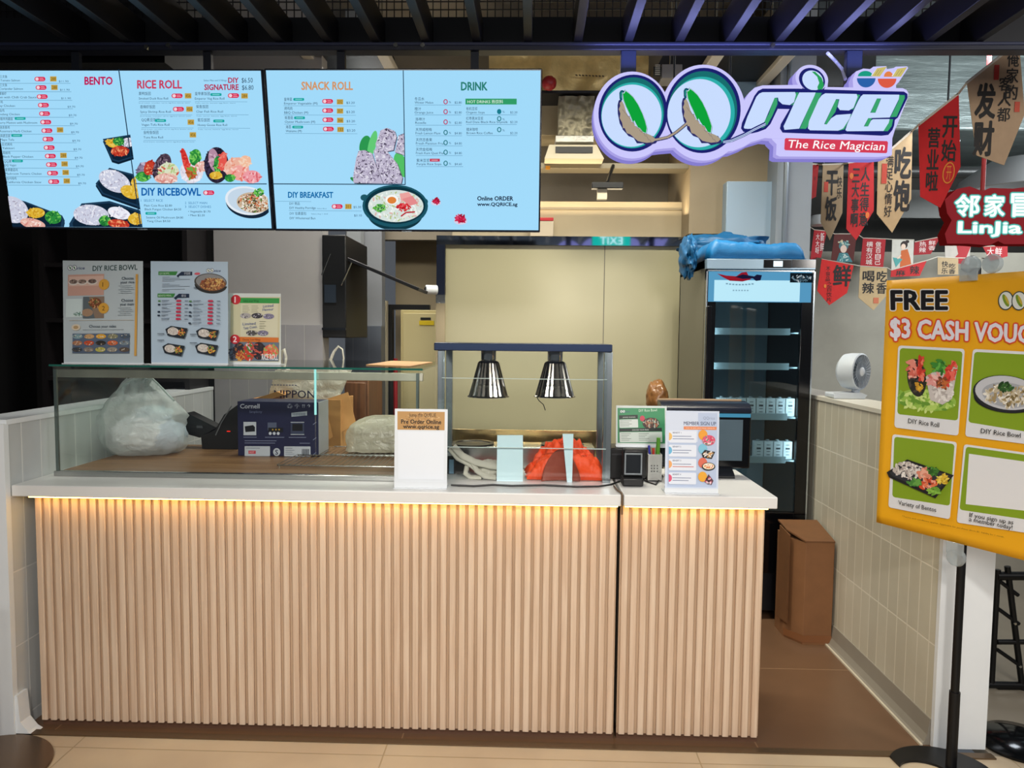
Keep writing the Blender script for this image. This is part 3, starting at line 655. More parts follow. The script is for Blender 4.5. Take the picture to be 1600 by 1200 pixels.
# ================================================================== HEAT LAMP STATION
def heat_station():
    Y0, Y1 = 3.0, 3.34
    xa, xb = PY(678, 543, Y0).x, PY(957, 543, Y0).x; z1, z0 = PY(818, 537, Y0).z, PY(818, 549, Y0).z
    t = thing('heated_gantry', 'steel heated serving gantry with glass front and two lamp shades, centre of the counter', 'food warmer', ((xa+xb)/2, Y0, ZT))
    MB().box(xa, xb, Y0, Y1, z0, z1, mat('2f3d5a', 0.25, 0.7)).build('top_beam', t, 0.003)
    st = mat('9aa5ab', 0.25, 0.9)
    p0, p1 = PY(683, 650, Y0).x, PY(694, 650, Y0).x; q0, q1 = PY(943, 650, Y0).x, PY(956, 650, Y0).x
    for a, b in ((p0, p1), (q0, q1)):
        MB().box(a, b, Y0+0.008, Y0+0.04, ZT, z0, st).build('post', t, 0.002)
        MB().box(a, b, Y1-0.04, Y1-0.005, ZT, z0, st).build('post', t, 0.002)
    zz = [ZT+0.008, PY(818, 700, Y0).z, PY(818, 592, Y0).z, z0-0.002]
    for i in range(3): MB().box(p1-0.01, q0+0.012, Y0-0.001, Y0+0.005, zz[i]+0.0008, zz[i+1]-0.0008, GLASS).build('front_pane', t)
    mb = MB()
    for z in zz[1:3]: mb.box(p1-0.01, q0+0.012, Y0-0.0015, Y0+0.0055, z-0.0012, z+0.0012, mat('b9c9c6', 0.2))
    mb.build('pane_edge', t)
    for px in (763.5, 867.5):
        c = PY(px, 549, Y0+0.14); r = (PY(px+32, 620, Y0+0.14).x - PY(px, 620, Y0+0.14).x); h = z0 - PY(px, 620, Y0+0.14).z
        lm = MB(); k = h
        lm.lathe([(r*0.36, 0), (r*0.37, -k*0.02), (r*0.37, -k*0.20), (r*0.34, -k*0.21), (r*0.45, -k*0.235)], (c.x, Y0+0.14, z0), CHROME, n=24, cap=False)
        neck = lm.build('lamp_neck', t)
        sm = MB(); n = 48; rings = []
        for rr, hh in ((r*0.45, -k*0.235), (r*0.52, -k*0.27), (r*0.95, -k*0.965), (r*1.02, -k*0.985), (r*1.02, -k*1.0), (r*0.93, -k*0.965), (r*0.48, -k*0.27)):
            rings.append([Vector((c.x+math.cos(2*math.pi*j/n)*rr*(1-0.035*(j % 2)), Y0+0.14+math.sin(2*math.pi*j/n)*rr*(1-0.035*(j % 2)), z0+hh)) for j in range(n)])
        sm.loft(rings, mat('b9b2aa', 0.14, 1.0), cap=False)
        sh = sm.build('lamp_shade', t, angle=12)
        if px > 800: MB().tube([PY(838, 619, Y0+0.16), PY(842, 626, Y0+0.16), PY(849, 632, Y0+0.17), PY(852, 641, Y0+0.18)], 0.002, BLACK, n=6).build('cord', t)
        MB().blob((c.x, Y0+0.14, z0-k*0.72), (0.028, 0.028, 0.045), mat('d8cfc0', 0.2), sub=2, amp=0).build('bulb', sh)
    # bain-marie wells
    zc = PY(818, 690, 3.3).z
    mb = MB(); mb.box(p1+0.006, q0-0.006, Y0+0.30, Y1+0.12, ZT, ZT+0.10, STEEL); mb.build('well_body', t, 0.004)
    zz_ = ZT+0.10
    for px in (735, 880):
        c = PZ(px, 700, zz_); c.y = 3.38
        MB().lathe([(0.095, 0.0), (0.10, 0.006), (0.082, 0.006), (0.078, 0.002), (0.05, 0.001)], (c.x, c.y, zz_), mat('1d1c1a', 0.3, 0.6), n=36).build('well_lid', t)
    return Y0, Y1
HY0, HY1 = heat_station()
zb_ = PY(800, 672, 3.55).z
tag(MB().box(PY(690, 680, 3.6).x, PY(946, 680, 3.6).x, 3.58, 3.6, ZT+0.0005, PY(800, 671, 3.6).z, mat('b49a6a', 0.18, 1.0, bump=0.05, scale=30, stretch=(12, 1, 1))).build('steel_splashback', None, 0.002), 'polished steel back panel behind the heated gantry, its warm reflection put into the tint', 'panel')  # gold tint of the steel carries the warm reflected light

# ================================================================== FRIDGE
def fridge():
    Y0 = 4.12; D = 0.74
    x0, x1 = PY(1098, 640, Y0).x, PY(1271, 600, Y0).x-0.012; zt = PY(1185, 405, Y0).z
    t = thing('drinks_fridge', 'tall black glass-door drinks fridge behind the cashier counter', 'fridge', ((x0+x1)/2, Y0, 0))
    dk = mat('17181d', 0.3, var=0.1)
    mb = MB()
    mb.box(x0, x0+0.03, Y0+0.04, Y0+D, 0.06, zt, mat('4f4d44', 0.28, 0.3)); mb.box(x1-0.03, x1, Y0+0.04, Y0+D, 0.06, zt, dk); mb.box(x0, x1, Y0+D-0.03, Y0+D, 0.06, zt, mat('2a2f36', 0.5)); mb.box(x0, x1, Y0+0.04, Y0+D, zt-0.05, zt, dk); mb.box(x0, x1, Y0+0.02, Y0+D, 0.05, PY(1195, 893, Y0).z, dk)
    mb.build('cabinet', t, 0.004)
    for x in (x0+0.05, x1-0.05):
        for y in (Y0+0.08, Y0+D-0.06): MB().cyl((x, y, 0), (x, y, 0.06), 0.018, BLACK, n=12).build('foot', t)
    # top control strip
    q = PY(1097, 420, Y0)
    hd = MB().box(x0, x1, Y0-0.004, Y0+0.05, q.z, zt, mat('8aa2b4', 0.3, 0.4)).build('control_strip', t, 0.002)
    a, b = PY(1193, 406, Y0), PY(1236, 419, Y0)
    MB().box(a.x, b.x, Y0-0.008, Y0-0.003, b.z, a.z, BLACKGLOSS).build('display', hd)
    a, b = PY(1208, 408, Y0), PY(1222, 417, Y0); MB().box(a.x, b.x, Y0-0.0095, Y0-0.008, b.z, a.z, mat('dff6ff', 0.4, em=1.3)).build('lit_readout', hd)
    a, b = PY(1237, 406, Y0), PY(1271, 419, Y0); MB().box(a.x, x1-0.002, Y0-0.006, Y0-0.003, b.z, a.z, BLACKGLOSS).build('dark_trim', hd)
    # door: frame, header glass, pane, handle
    zd1 = q.z-0.006; zd0 = PY(1195, 895, Y0).z
    zh = PY(1180, 472, Y0).z
    ip0, ip1 = PY(1115, 600, Y0).x, PY(1248, 600, Y0).x
    door = MB()
    door.box(x0, ip0, Y0, Y0+0.035, zd0, zd1, BLACKGLOSS); door.box(ip1, x1, Y0, Y0+0.035, zd0, zd1, BLACKGLOSS); door.box(ip0, ip1, Y0, Y0+0.035, zd0, PY(1180, 800, Y0).z, BLACKGLOSS)
    dr = door.build('door', t, 0.002)
    sil = mat('c9d4dc', 0.2, 0.9)
    mb = MB(); mb.box(x0, x0+0.007, Y0-0.003, Y0+0.002, zd0, zd1, sil); mb.box(x1-0.007, x1, Y0-0.003, Y0+0.002, zd0, zd1, sil); mb.box(x0, x1, Y0-0.003, Y0+0.002, zd1-0.006, zd1, sil); mb.build('edge_trim', dr)
    # lit header behind glass, with its printed mark
    hb = MB(); hb.box(x0+0.012, x1-0.02, Y0+0.006-0.01, Y0+0.02, zh, zd1-0.008, mat('67b5e4', 0.3, em=0.62)); hp = hb.build('lit_header', dr)
    fr = frame_px((0, Y0-0.0045, 0), (1, 0, 0), (0, 0, 1), (1100, 424), (1270, 424), (1270, 472), (1100, 472))
    ar = Art(fr, (1100, 424), (1270, 424), (1270, 472), (1100, 472), em=0.9)
    ar.rect(1116, 438, 1250, 471, 'bfeeff'); ar.rect(1234, 426, 1270, 441, '20303c', em=0.3); ar.scatter(1252, 434, 16, 6, ['7b9db0', 'd8e6ee', '4c6a7d'], 40, 2.2, em=0.5)
    ar.poly([(1120, 428), (1134, 431), (1150, 432), (1158, 426), (1166, 425), (1170, 433), (1176, 431), (1172, 437), (1160, 440), (1140, 439), (1128, 433)], 'b02034', em=0.6)
    ar.poly([(1148, 433), (1160, 429), (1178, 432), (1182, 429), (1190, 430), (1188, 438), (1181, 439), (1176, 435), (1160, 436)], '26254e', em=0.4)
    [ar.line(1134+k*5, 445+0.02*(k-4)**2*-4, 1137.4+k*5, 445+0.02*(k-4)**2*-4, 2.0, '7fa9bf', em=0.8) for k in range(9)]; [ar.line(1145+k*4.4, 454, 1147.6+k*4.4, 454, 2.0, '8fb8cc', em=0.8) for k in range(6)]
    ar.build('header_print', hp)
    MB().box(ip0, ip1, Y0+0.008, Y0+0.014, PY(1180, 800, Y0).z, zh, glass_mat('fridge_glass', 'cdd8da', 0.1)).build('glass_pane', dr)
    a, b = PY(1101, 478, Y0-0.03), PY(1112, 640, Y0-0.03)
    mb = MB(); xm = (a.x+b.x)/2; mb.box(xm-0.014, xm+0.012, Y0-0.035, Y0-0.018, PY(1100, 760, Y0).z, a.z, mat('1c1c20', 0.15, 0.6)); mb.box(xm-0.008, xm+0.008, Y0-0.02, Y0, a.z-0.06, a.z-0.03, BLACK); mb.box(xm-0.008, xm+0.008, Y0-0.02, Y0, a.z-0.6, a.z-0.57, BLACK); mb.build('handle', dr, 0.004)
    # interior
    inn = mat('62727a', 0.5)
    MB().box(x0+0.035, x1-0.035, Y0+D-0.06, Y0+D-0.031, 0.35, zt-0.06, inn).build('back_liner', t)
    for py in (519, 573, 651, 718):
        z = PY(1180, py, Y0+0.10).z
        sh = MB().box(x0+0.032, x1-0.032, Y0+0.09, Y0+D-0.07, z-0.008, z, mat('7c8a90', 0.4, 0.5)).build('shelf', t)
        MB().box(ip0+0.005, ip1-0.03, Y0+0.078, Y0+0.09, z-0.016, z+0.022, mat('aab8be', 0.35)).build('price_rail', sh)
    for sx in (-1, 1):
        xl = x0+0.045 if sx < 0 else x1-0.045
        area('fridge_light', (xl, Y0+0.06, 1.15), ((x0+x1)/2, Y0+0.45, 1.15), 0.02, 1.5, 2.6, (0.72, 0.92, 1.0))
    return x0, x1, Y0, D, zt
FX0, FX1, FY0, FD, FZT = fridge()
def cartons():
    """drink cartons and bottles standing on the two lower fridge shelves"""
    n = 0; cw = mat('d9dde0', 0.5); pc = mat('3a4048', 0.5)
    proto = None
    for row, (py, px0, px1, num, hpx) in enumerate(((651, 1119, 1240, 8, 38), (718, 1176, 1236, 4, 36))):
        z = PY(1180, py, FY0+0.10).z; 
        for i in range(num):
            px = px0 + (px1-px0)*(i+0.5)/num; c = PY(px, py-10, FY0+0.135); w = 0.0255; h = 0.104
            if proto is None:
                t = thing('drink_carton', '', 'carton', (c.x, FY0+0.135, z), '')
                mb = MB(); mb.box(c.x-w, c.x+w, FY0+0.113, FY0+0.157, z+0.001, z+h, cw)
                mb.build('body', t, 0.002)
                mb = MB(); mb.box(c.x-0.012, c.x+0.012, FY0+0.1115, FY0+0.113, z+0.058, z+0.068, pc)
                for k in range(3): mb.box(c.x-0.010, c.x+0.010, FY0+0.1115, FY0+0.113, z+0.082-k*0.018*(k > 0)-0.02*(k > 0), z+0.085-k*0.018*(k > 0)-0.02*(k > 0), pc)
                mb.build('print', t)
                MB().cyl((c.x, FY0+0.135, z+h), (c.x, FY0+0.135, z+h+0.008), 0.010, mat('9aa4aa', 0.5), n=14).build('cap', t)
                proto = t; r = t
            else:
                r = proto.copy(); COL.objects.link(r); r.location = (c.x, FY0+0.135, z)
                for ch in proto.children:
                    k = ch.copy(); COL.objects.link(k); k.parent = r
            r['label'] = ('white drink carton in the row of eight on the third fridge shelf' if row == 0 else 'white drink carton in the row of four on the lowest fridge shelf')
            r['group'] = 'cartons on the third fridge shelf' if row == 0 else 'cartons on the lowest fridge shelf'
    # two taller cartons' plastic wrap lying on top
cartons()
def tarp(name, lab, px0, py0, px1, py1, Y0, Y1, seed, hexc, zbase):
    a, b = PY(px0, py1, Y0), PY(px1, py0, Y0); h = b.z - zbase; mb = MB()
    nx, ny = 46, 26
    def fn(u, v):
        x = a.x + u*(b.x-a.x); y = Y0 + v*(Y1-Y0)
        e = min(1.0, min(u, 1-u)*12)**0.4 * min(1.0, min(v+0.0, 1-v+0.02)*14)**0.4
        q = Vector((x*9+seed, y*9, seed*2.0)); wr = noise.noise(q)*0.32 + abs(noise.noise(q*2.2))*0.30
        z = zbase + h*e*(0.95 + 0.35*wr + 0.22*math.sin(u*3.0+seed))
        return Vector((x+0.02*noise.noise(q*1.3), y-0.01*noise.noise(q*1.7), max(zbase+0.004, z)))
    mb.sheet(fn, nx, ny, mat(hexc, 0.5, bump=0.3, scale=30))
    o = mb.build(name, None, angle=70); s = o.modifiers.new('cloth_thickness', 'SOLIDIFY'); s.thickness = 0.004; s.offset = 1
    return tag(o, lab, 'tarpaulin')
tarp('blue_tarpaulin', 'folded bright blue tarpaulin lying on top of the drinks fridge', 1108, 374, 1262, 405, FY0+0.03, FY0+0.42, 3, '0f69a2', FZT+0.002)
def tarp2():
    mb = MB(); Y = FY0+0.46
    # bundle behind, with a tail hanging down beside the fridge
    def shape(p): return p
    c = PY(1150, 388, Y); mb.blob((c.x-0.03, FY0+0.585, FZT+0.13), (0.27, 0.11, 0.085), mat('0c5584', 0.5, bump=0.25, scale=30), seed=5, amp=0.25, sub=4, freq=2.5, crease=0.25)
    mb.blob((FX0-0.062, FY0+0.2, FZT+0.03), (0.042, 0.14, 0.12), mat('0c5584', 0.5, bump=0.25, scale=30), seed=9, amp=0.3, sub=4, freq=2.5, crease=0.25)
    tag(mb.build('blue_tarpaulin_bundle', None, angle=70), 'darker blue tarpaulin bundle with a tail hanging over the left edge of the fridge', 'tarpaulin')
tarp2()

# ================================================================== CARDBOARD BOX, FAN
def carton_box():
    c1 = PZ(1250, 1003, 0); c2 = PZ(1302, 1002, 0); hz_ = PX(1300, 845, c2.x).z
    t = thing('cardboard_box', 'tall brown cardboard box standing against the tiled wall on the right', 'box', ((c1.x+c2.x)/2, c1.y, 0))
    cm = mat('855b38', 0.75, var=0.08, scale=10); dk = mat('6d4828', 0.7, var=0.1, scale=12)
    xa, xb = 1.395, 1.578; y0 = 3.80; y1 = 4.05; z1 = PY(1280, 848, y0).z
    body = MB(); body.prism([(xa+0.035, y0, 0), (xb, y0, 0), (xb, y1, 0), (xa-0.03, y1, 0), (xa-0.03, y0+0.10, 0)], (0, 0, z1), cm); body.build('body', t, 0.003)
    mb = MB(); mb.prism([(xa+0.033, y0-0.003, z1), (xb, y0-0.003, z1), (xb, y1, z1+0.05), (xa-0.03, y1, z1+0.05), (xa-0.033, y0+0.098, z1+0.035)], (0, 0, 0.008), dk); mb.build('top_flap', t, 0.001)
    mb = MB(); mb.prism([(xa-0.03, y0+0.06, 0.09), (xa-0.05, y0+0.16, 0.09), (xa-0.05, y0+0.16, z1+0.05), (xa-0.03, y0+0.06, z1+0.02)], (0.006, 0.002, 0), dk); mb.build('side_flap', t)
    mb = MB(); mb.prism([(xa-0.032, y0+0.099, 0.012), (xa+0.033, y0-0.0025, 0.012), (xb, y0-0.0025, 0.012), (xb, y0-0.0025, 0.05), (xa+0.033, y0-0.0025, 0.05), (xa-0.032, y0+0.099, 0.05)][:3] + [(xb, y0-0.0025, 0.05), (xa+0.033, y0-0.0025, 0.05), (xa-0.032, y0+0.099, 0.05)], (-0.001, -0.001, 0), mat('7d4f2c', 0.3)); mb.build('tape_band', t, label='brown tape band')
carton_box()
def fan():
    Y = 4.0; z0 = 1.281; a, b = PY(1266, 612, Y), PY(1310, 612, Y)
    t = thing('table_fan', 'small white round fan on the top edge of the tiled wall beside the fridge', 'fan', (1.66, Y, z0))
    pl_ = mat('c6ced6', 0.35)
    mb = MB(); mb.prism([(1.60, Y-0.06, z0+0.002), (1.76, Y-0.06, z0+0.002), (1.775, Y-0.06, z0+0.022), (1.745, Y-0.06, z0+0.034), (1.60, Y-0.06, z0+0.03)], (0, 0.12, 0), pl_); mb.build('base', t, 0.008)
    MB().cyl((1.735, Y, z0+0.03), (1.745, Y, z0+0.06), 0.02, pl_).build('neck', t)
    c = PY(1312, 580, Y); c = Vector((1.735, Y, c.z)); ax = Vector((0.62, -0.78, 0.0)).normalized(); R_ = 0.098
    mb = MB(); mb.lathe([(R_*0.72, -0.075), (R_*0.95, -0.055), (R_, -0.02), (R_, 0.03), (R_*0.93, 0.034), (R_*0.90, 0.02), (R_*0.88, -0.03), (R_*0.6, -0.05)], c, pl_, axis=ax, n=40); mb.build('housing', t)
    g = MB(); u = ax.orthogonal().normalized(); v = ax.cross(u); gm = mat('aeb8c2', 0.4)
    for k in range(28):
        an = k*2*math.pi/28; d = u*math.cos(an)+v*math.sin(an); d2 = u*math.cos(an+0.25)+v*math.sin(an+0.25)
        g.tube([c+ax*0.032+d*R_*0.2, c+ax*0.034+d2*R_*0.92], 0.0012, gm, n=5)
    g.lathe([(R_*0.55, 0.030), (R_*0.56, 0.033), (R_*0.57, 0.030)], c, gm, axis=ax); g.build('grille', t)
    mb = MB(); bm_ = mat('8896a2', 0.35)
    for k in range(5):
        an = k*2*math.pi/5; d = u*math.cos(an)+v*math.sin(an); d2 = u*math.cos(an+0.9)+v*math.sin(an+0.9)
        mb.add([c+ax*0.015+d*R_*0.15, c+ax*0.02+d*R_*0.82, c+ax*0.005+d2*R_*0.82, c+ax*0.002+d2*R_*0.15], [(0, 1, 2, 3)], bm_)
    mb.build('blade_rotor', t)
    MB().lathe([(R_*0.24, 0.02), (R_*0.24, 0.036), (R_*0.15, 0.042)], c, WHITE, axis=ax).build('hub', t)
fan()
# ================================================================== MENU SCREENS
WR = ['f2f4ff', 'e3e4f2', 'd2cfe0', 'fff8ff']
def pill(ar, x, y, w=17, h=7): 
    ar.rect(x, y, x+w, y+h, 'dc1f4e', r=3.4); ar.ell(x+4, y+h/2, 2.6, 2.6, 'f7d5e0'); ar.line(x+8, y+2.4, x+14, y+2.4, 1.0, 'f2a9bf'); ar.line(x+8, y+4.8, x+15, y+4.8, 1.0, 'f2a9bf')
def gold(ar, x, y, s='', w=10, h=8):
    ar.rect(x, y, x+w, y+h, 'c8a54b'); ar.text(s or '288', 0, 0, 0, '6b5218', box=(x+1.2, y+1.6, x+w-1.2, y+h-1.6))
def teal(ar, x, y, w=17, h=4.2):
    ar.rect(x, y, x+w, y+h, '12a9a5', r=1.4); ar.line(x+3, y+h/2, x+w-3, y+h/2, 1.1, '8fdcdc')
DK, GR = '22405c', '35597a'
def bento(ar, pts, seed, rice, foods):
    """a dark lunch tray: outer and inner outline, rice heap and a few heaps of food"""
    cx = sum(p[0] for p in pts)/len(pts); cy = sum(p[1] for p in pts)/len(pts)
    ar.poly([(x, y+3.5) for x, y in pts], '0d2134'); ar.poly(pts, '1d3c58')
    ar.poly([(cx+(x-cx)*0.9, cy+(y-cy)*0.88) for x, y in pts], '0f2438')
    ar.ell(*rice[:4], 'cfd3e6', rot=rice[4]); ar.scatter(*rice[:4], ['eef0fb', 'd7d9ea', 'c3c2d6', 'f8f8ff', 'a9a3b8'], 110, 2.0, rot=rice[4], seed=seed)
    for i, (x, y, rx, ry, rot, cols) in enumerate(foods): ar.ell(x, y, rx, ry, cols[0], rot=rot); ar.scatter(x, y, rx, ry, cols, 40, 2.6, rot=rot, seed=seed*7+i)
GREEN = ['2f8f3f', '5cb84a', '1d6b33', '7fcf5e']; YEL = ['e3b83a', 'f0cf63', 'cf9a26']; RED = ['c8402c', 'e06a48', 'a62c22', 'f0a070']; PINK = ['e8b4a8', 'f0cdbf', 'd98f86', 'fbe3dc']
TVM = mat('0e1626', 0.22)
def tv(lab, tl, tr, br, bl, stl, str_, sbr, sbl, draw):
    base = PY(420, 359, 2.8); v = Vector((0, -0.10, 0.585))
    fr = frame_px(base, (1, 0, 0), v, tl, tr, br, bl)
    t = thing('menu_screen', lab, 'screen', fr.p(fr.W/2, 0, -0.03))
    mb = MB(); panel(fr, 0.035, TVM, mb); mb.build('housing', t, 0.003)
    mb = MB(); panel(Frame(fr.p(0.15, 0.1, -0.036), fr.u, fr.v, fr.W-0.3, fr.H-0.2), 0.03, BLACK, mb); mb.build('rear_cover', t, 0.004)
    f2 = frame_px(base + fr.w*0.001, (1, 0, 0), v, stl, str_, sbr, sbl)
    ar = Art(f2, stl, str_, sbr, sbl, em=0.92); draw(ar); ar.build('lit_menu_picture', t)
    x = (bl[0]+br[0])/2
    a2 = Art(f2, stl, str_, sbr, sbl, em=0.0); a2.text('TOSHIBA', x-8, sbl[1]+4.4, 2.2, '9fb0c0', width=16); a2.build('maker_mark', t)
    for k in (0.25, 0.75):
        q = fr.p(fr.W*k, fr.H*0.6, -0.06); mb = MB(); mb.box(q.x-0.015, q.x+0.015, 2.815, 2.835, q.z-0.05, zb-0.001, mat('20242e', 0.4, 0.5)); mb.box(q.x-0.012, q.x+0.012, q.y-0.01, 2.82, q.z-0.03, q.z+0.03, BLACK); mb.build('hanger_bracket', t)
    return t
BG = 'a3dcfc'
def draw1(ar):
    ar.poly([(-13, 110), (409, 111), (423, 356), (19, 355)], BG, em=0.96)
    ar.clip = [(-12, 110.5), (193, 110.5), (223, 355), (19.5, 355)]
    # bento pictures
    bento(ar, [(162, 217), (206, 210), (217, 243), (186, 253), (176, 250)], 3, (203, 222, 11, 7, -10), [(176, 224, 9, 6, 25, YEL), (187, 221, 9, 6, 0, GREEN), (189, 236, 14, 8, 0, RED)])
    bento(ar, [(150, 287), (172, 262), (210, 272), (222, 325), (160, 303)], 4, (180, 283, 26, 16, 25), [(205, 300, 16, 10, 20, YEL), (214, 285, 8, 8, 0, YEL)])
    bento(ar, [(108, 350), (128, 318), (172, 314), (224, 330), (228, 372), (112, 370)], 5, (143, 336, 28, 16, 5), [(164, 345, 9, 8, 0, GREEN), (187, 333, 18, 9, 15, WR), (186, 350, 17, 7, 8, RED), (213, 342, 12, 9, 0, YEL)])
    bento(ar, [(-2, 304), (40, 315), (98, 337), (102, 345), (96, 372), (-2, 372)], 6, (20, 328, 26, 20, 25), [(57, 333, 14, 8, 0, YEL), (84, 340, 13, 10, 10, GREEN), (52, 350, 20, 8, 12, PINK)])
    # the tray pictures stop at the panel's own edges
    W = 'a3dcfc'
    ar.clip = [(196, 111), (409, 111), (418.6, 287), (215, 287)]
    # rice roll pictures
    for i, (x, y, rx, ry, rot, c) in enumerate(((228, 268, 12, 15, 10, ['8b7f9a', 'c4b9cf', '6b5f7c']), (226, 276, 11, 8, 0, GREEN), (236, 262, 8, 12, 20, RED),
        (256, 262, 13, 23, 20, ['4a3a4a', '6e5a68', '2d2230', '8a7484']), (266, 268, 16, 14, 0, ['dfe6c8', 'b7cf8a', 'e8d9b8', 'd0584a']), (262, 279, 18, 8, 0, PINK),
        (302, 268, 18, 18, 0, ['e6e3ee', 'd4cfdf', 'f6f4fb']), (293, 252, 5, 21, -14, ['d83a34', 'e8574c', 'c02a2a']), (308, 246, 9, 13, 10, GREEN), (318, 260, 12, 8, -20, PINK), (302, 270, 8, 10, 0, ['c86a3a', '6fae44', 'a8522e']),
        (341, 258, 19, 28, 0, ['2c2638', '3d3450', '1d1826']), (337, 250, 8, 18, -8, ['b98fa6', 'd4b2c4', '9a6f8a']), (343, 258, 6, 14, 0, GREEN), (351, 252, 6, 15, 8, ['e85a50', 'f08878']), (340, 274, 10, 6, 0, YEL),
        (372, 262, 19, 16, -10, ['f0b6a0', 'f7cdbd', 'e8937a']), (378, 270, 15, 12, 0, ['f4a8a0', 'fbd3c8', 'e87a6c']), (386, 252, 9, 9, 0, ['f6c0a0', 'f8d8c0']), (362, 278, 8, 6, 0, GREEN), (396, 276, 14, 10, 0, ['f2a0a8', 'f8c8cc', 'dd6a74']))):
        ar.ell(x, y, rx, ry, c[0], rot=rot); ar.scatter(x, y, rx, ry, c, int(rx*ry*0.25), 3.2, rot=rot, seed=20+i)
    ar.clip = [(216, 287.5), (418.8, 287.5), (422.8, 355.5), (223.5, 355)]
    # ricebowl picture
    ar.ell(390, 318, 35, 22, '16283c', rot=10, a0=0, a1=180); ar.ell(388, 313, 34, 22, 'e8f1fa', rot=10); ar.ell(389, 313, 31, 19, 'c9dced', rot=10)
    ar.ell(398, 316, 26, 16, 'cbb59a', rot=5); ar.scatter(398, 316, 25, 15, ['e9e2d2', 'c8a582', '8a5a3a', 'f4f0e6', '5d7a3a', 'd86a3c', '3c3028'], 220, 2.3, seed=44); ar.scatter(406, 300, 8, 6, GREEN, 40, 2.4, seed=45)
    ar.clip = None; ar.line(193, 110, 223, 355, 1.6, '14344e'); ar.line(216, 287, 419, 287, 1.4, '14344e')
    # BENTO list
    ar.text('BENTO', 0, 0, 0, 'c2185b', bold=0.045, box=(140, 121.5, 183, 133.5))
    en = ['Creamy Tomato Salmon', 'Honey Coriander Salmon', 'Prawn with Chilli Crab Sauce', 'Satay Chicken', 'Rendang Chicken', 'Curry Mutton with Mushroom', 'Rosemary Herb Chicken', 'Mapo Tofu', 'Yakitori', 'Black Pepper Chicken', 'QQ Vegan', 'Mushroom Tumeric Chicken', 'California Chicken Stew']
    zh = ['番茄奶油三文鱼', '蜜香芫荽三文鱼', '辣椒蟹酱虾', '沙爹鸡', '仁当鸡', '咖喱羊肉蘑菇', '迷迭香鸡', '麻婆豆腐', '日式烤鸡', '黑椒鸡', 'QQ素', '姜黄蘑菇鸡', '加州炖鸡']
    pr = ['$11.90']*3+['$9.70']*10; xo = [-8, -8, -1, 1, 3.5, 5, 8, 9, 12, 13, 15, 17, 19]
    for i in range(13):
        y = 128.2 + 13.25*i - 0.03*i; sl = 0.012
        ar.text(en[i], max(xo[i], -12), y, 3.3, DK, width=len(en[i])*2.36); ar.text(zh[i], max(xo[i], -11), y-5.6, 3.4, DK, width=min(len(zh[i])*3.9, 30))
        ar.line(xo[i], y+3, 118+1.35*i, y+3.2, 0.7, '6fa3c4'); pill(ar, 62+1.85*i, y-9 + (2 if i in (0, 1) else 3)); ar.text(pr[i], 100+1.9*i+(0 if i < 3 else 8), y+1.5, 2.9, GR, width=15 if i < 3 else 12)
        if i in (0, 1, 6, 9, 10, 11, 12): gold(ar, 86.5+1.8*i, y-7.6, '288')
        if i in (5, 7, 10): teal(ar, xo[i]+len(zh[i])*4.6-1, y-10.2)
    # RICE ROLL
    ar.text('RICE ROLL', 0, 0, 0, 'cc4163', bold=0.045, box=(225, 128, 293, 140.5)); ar.text('DIY', 0, 0, 0, 'b92a55', bold=0.045, box=(364.5, 124.3, 380, 132)); ar.text('SIGNATURE', 0, 0, 0, 'b92a55', bold=0.045, box=(328, 134.5, 380, 143)); ar.text('Select Max and 5 Fillings', 0, 0, 0, GR, box=(327, 127, 362, 130.5))
    ar.text('$6.50', 0, 0, 0, DK, box=(385, 124.5, 402, 133)); ar.text('$6.80', 0, 0, 0, DK, box=(385.5, 135.8, 403, 144))
    L = [(227, 153, '熏鸭饭团', 'Smoked Duck Rice Roll', 1, 1, 0), (229, 173.5, '香辣虾饭团', 'Spicy Shrimp Rice Roll', 1, 1, 0), (231, 193.5, 'QQ素豆饭团', 'Vegan Tofu Rice Roll', 0, 1, 1), (234, 213, '金枪鱼饭团', 'Tuna Rice Roll', 0, 1, 0)]
    for x, y, z, e, p, g, tl in L:
        ar.text(z, x, y-2.5, 4.0, DK, width=len(z)*4.6); ar.text(e, x, y+4.6, 3.4, DK, width=len(e)*2.15)
        ar.line(x, y+7.5, x+80, y+8, 0.6, '6fa3c4'); ar.text('Duck breast, cucumber, carrot, egg floss, lettuce, sauce', x, y+10.5, 1.3, GR, width=78)
        if p: pill(ar, x+50.5, y-4.5)
        if g: gold(ar, x+71, y-5, '456')
        if tl: teal(ar, x+21, y-5.5)
    R_ = [(314, 153.5, '皇帝素饭团', 'Emperor Veg Rice Roll', 1, 1, 1), (316, 173.5, '柴鱼饭团', 'Char Fish Rice Roll', 0, 0, 0), (318, 194, '蜜瓜饭团', 'Honey Goose Rice Roll', 0, 0, 1)]
    for x, y, z, e, p, g, tl in R_:
        ar.text(z, x, y-2.5, 4.0, DK, width=len(z)*4.6); ar.text(e, x, y+4.6, 3.4, DK, width=len(e)*2.15)
        ar.line(x, y+7.5, x+80, y+8, 0.6, '6fa3c4'); ar.text('Tofu, carrot, lettuce, egg floss, sauce', x, y+10.5, 1.3, GR, width=62)
        if p: pill(ar, x+50.5, y-5)
        if g: gold(ar, x+71, y-5, '284')
        if tl: teal(ar, x+24, y-5.2)
    # DIY RICEBOWL
    ar.text('DIY RICEBOWL', 0, 0, 0, '1565b0', bold=0.045, box=(230.5, 294, 321, 305.5)); pill(ar, 325, 297.5)
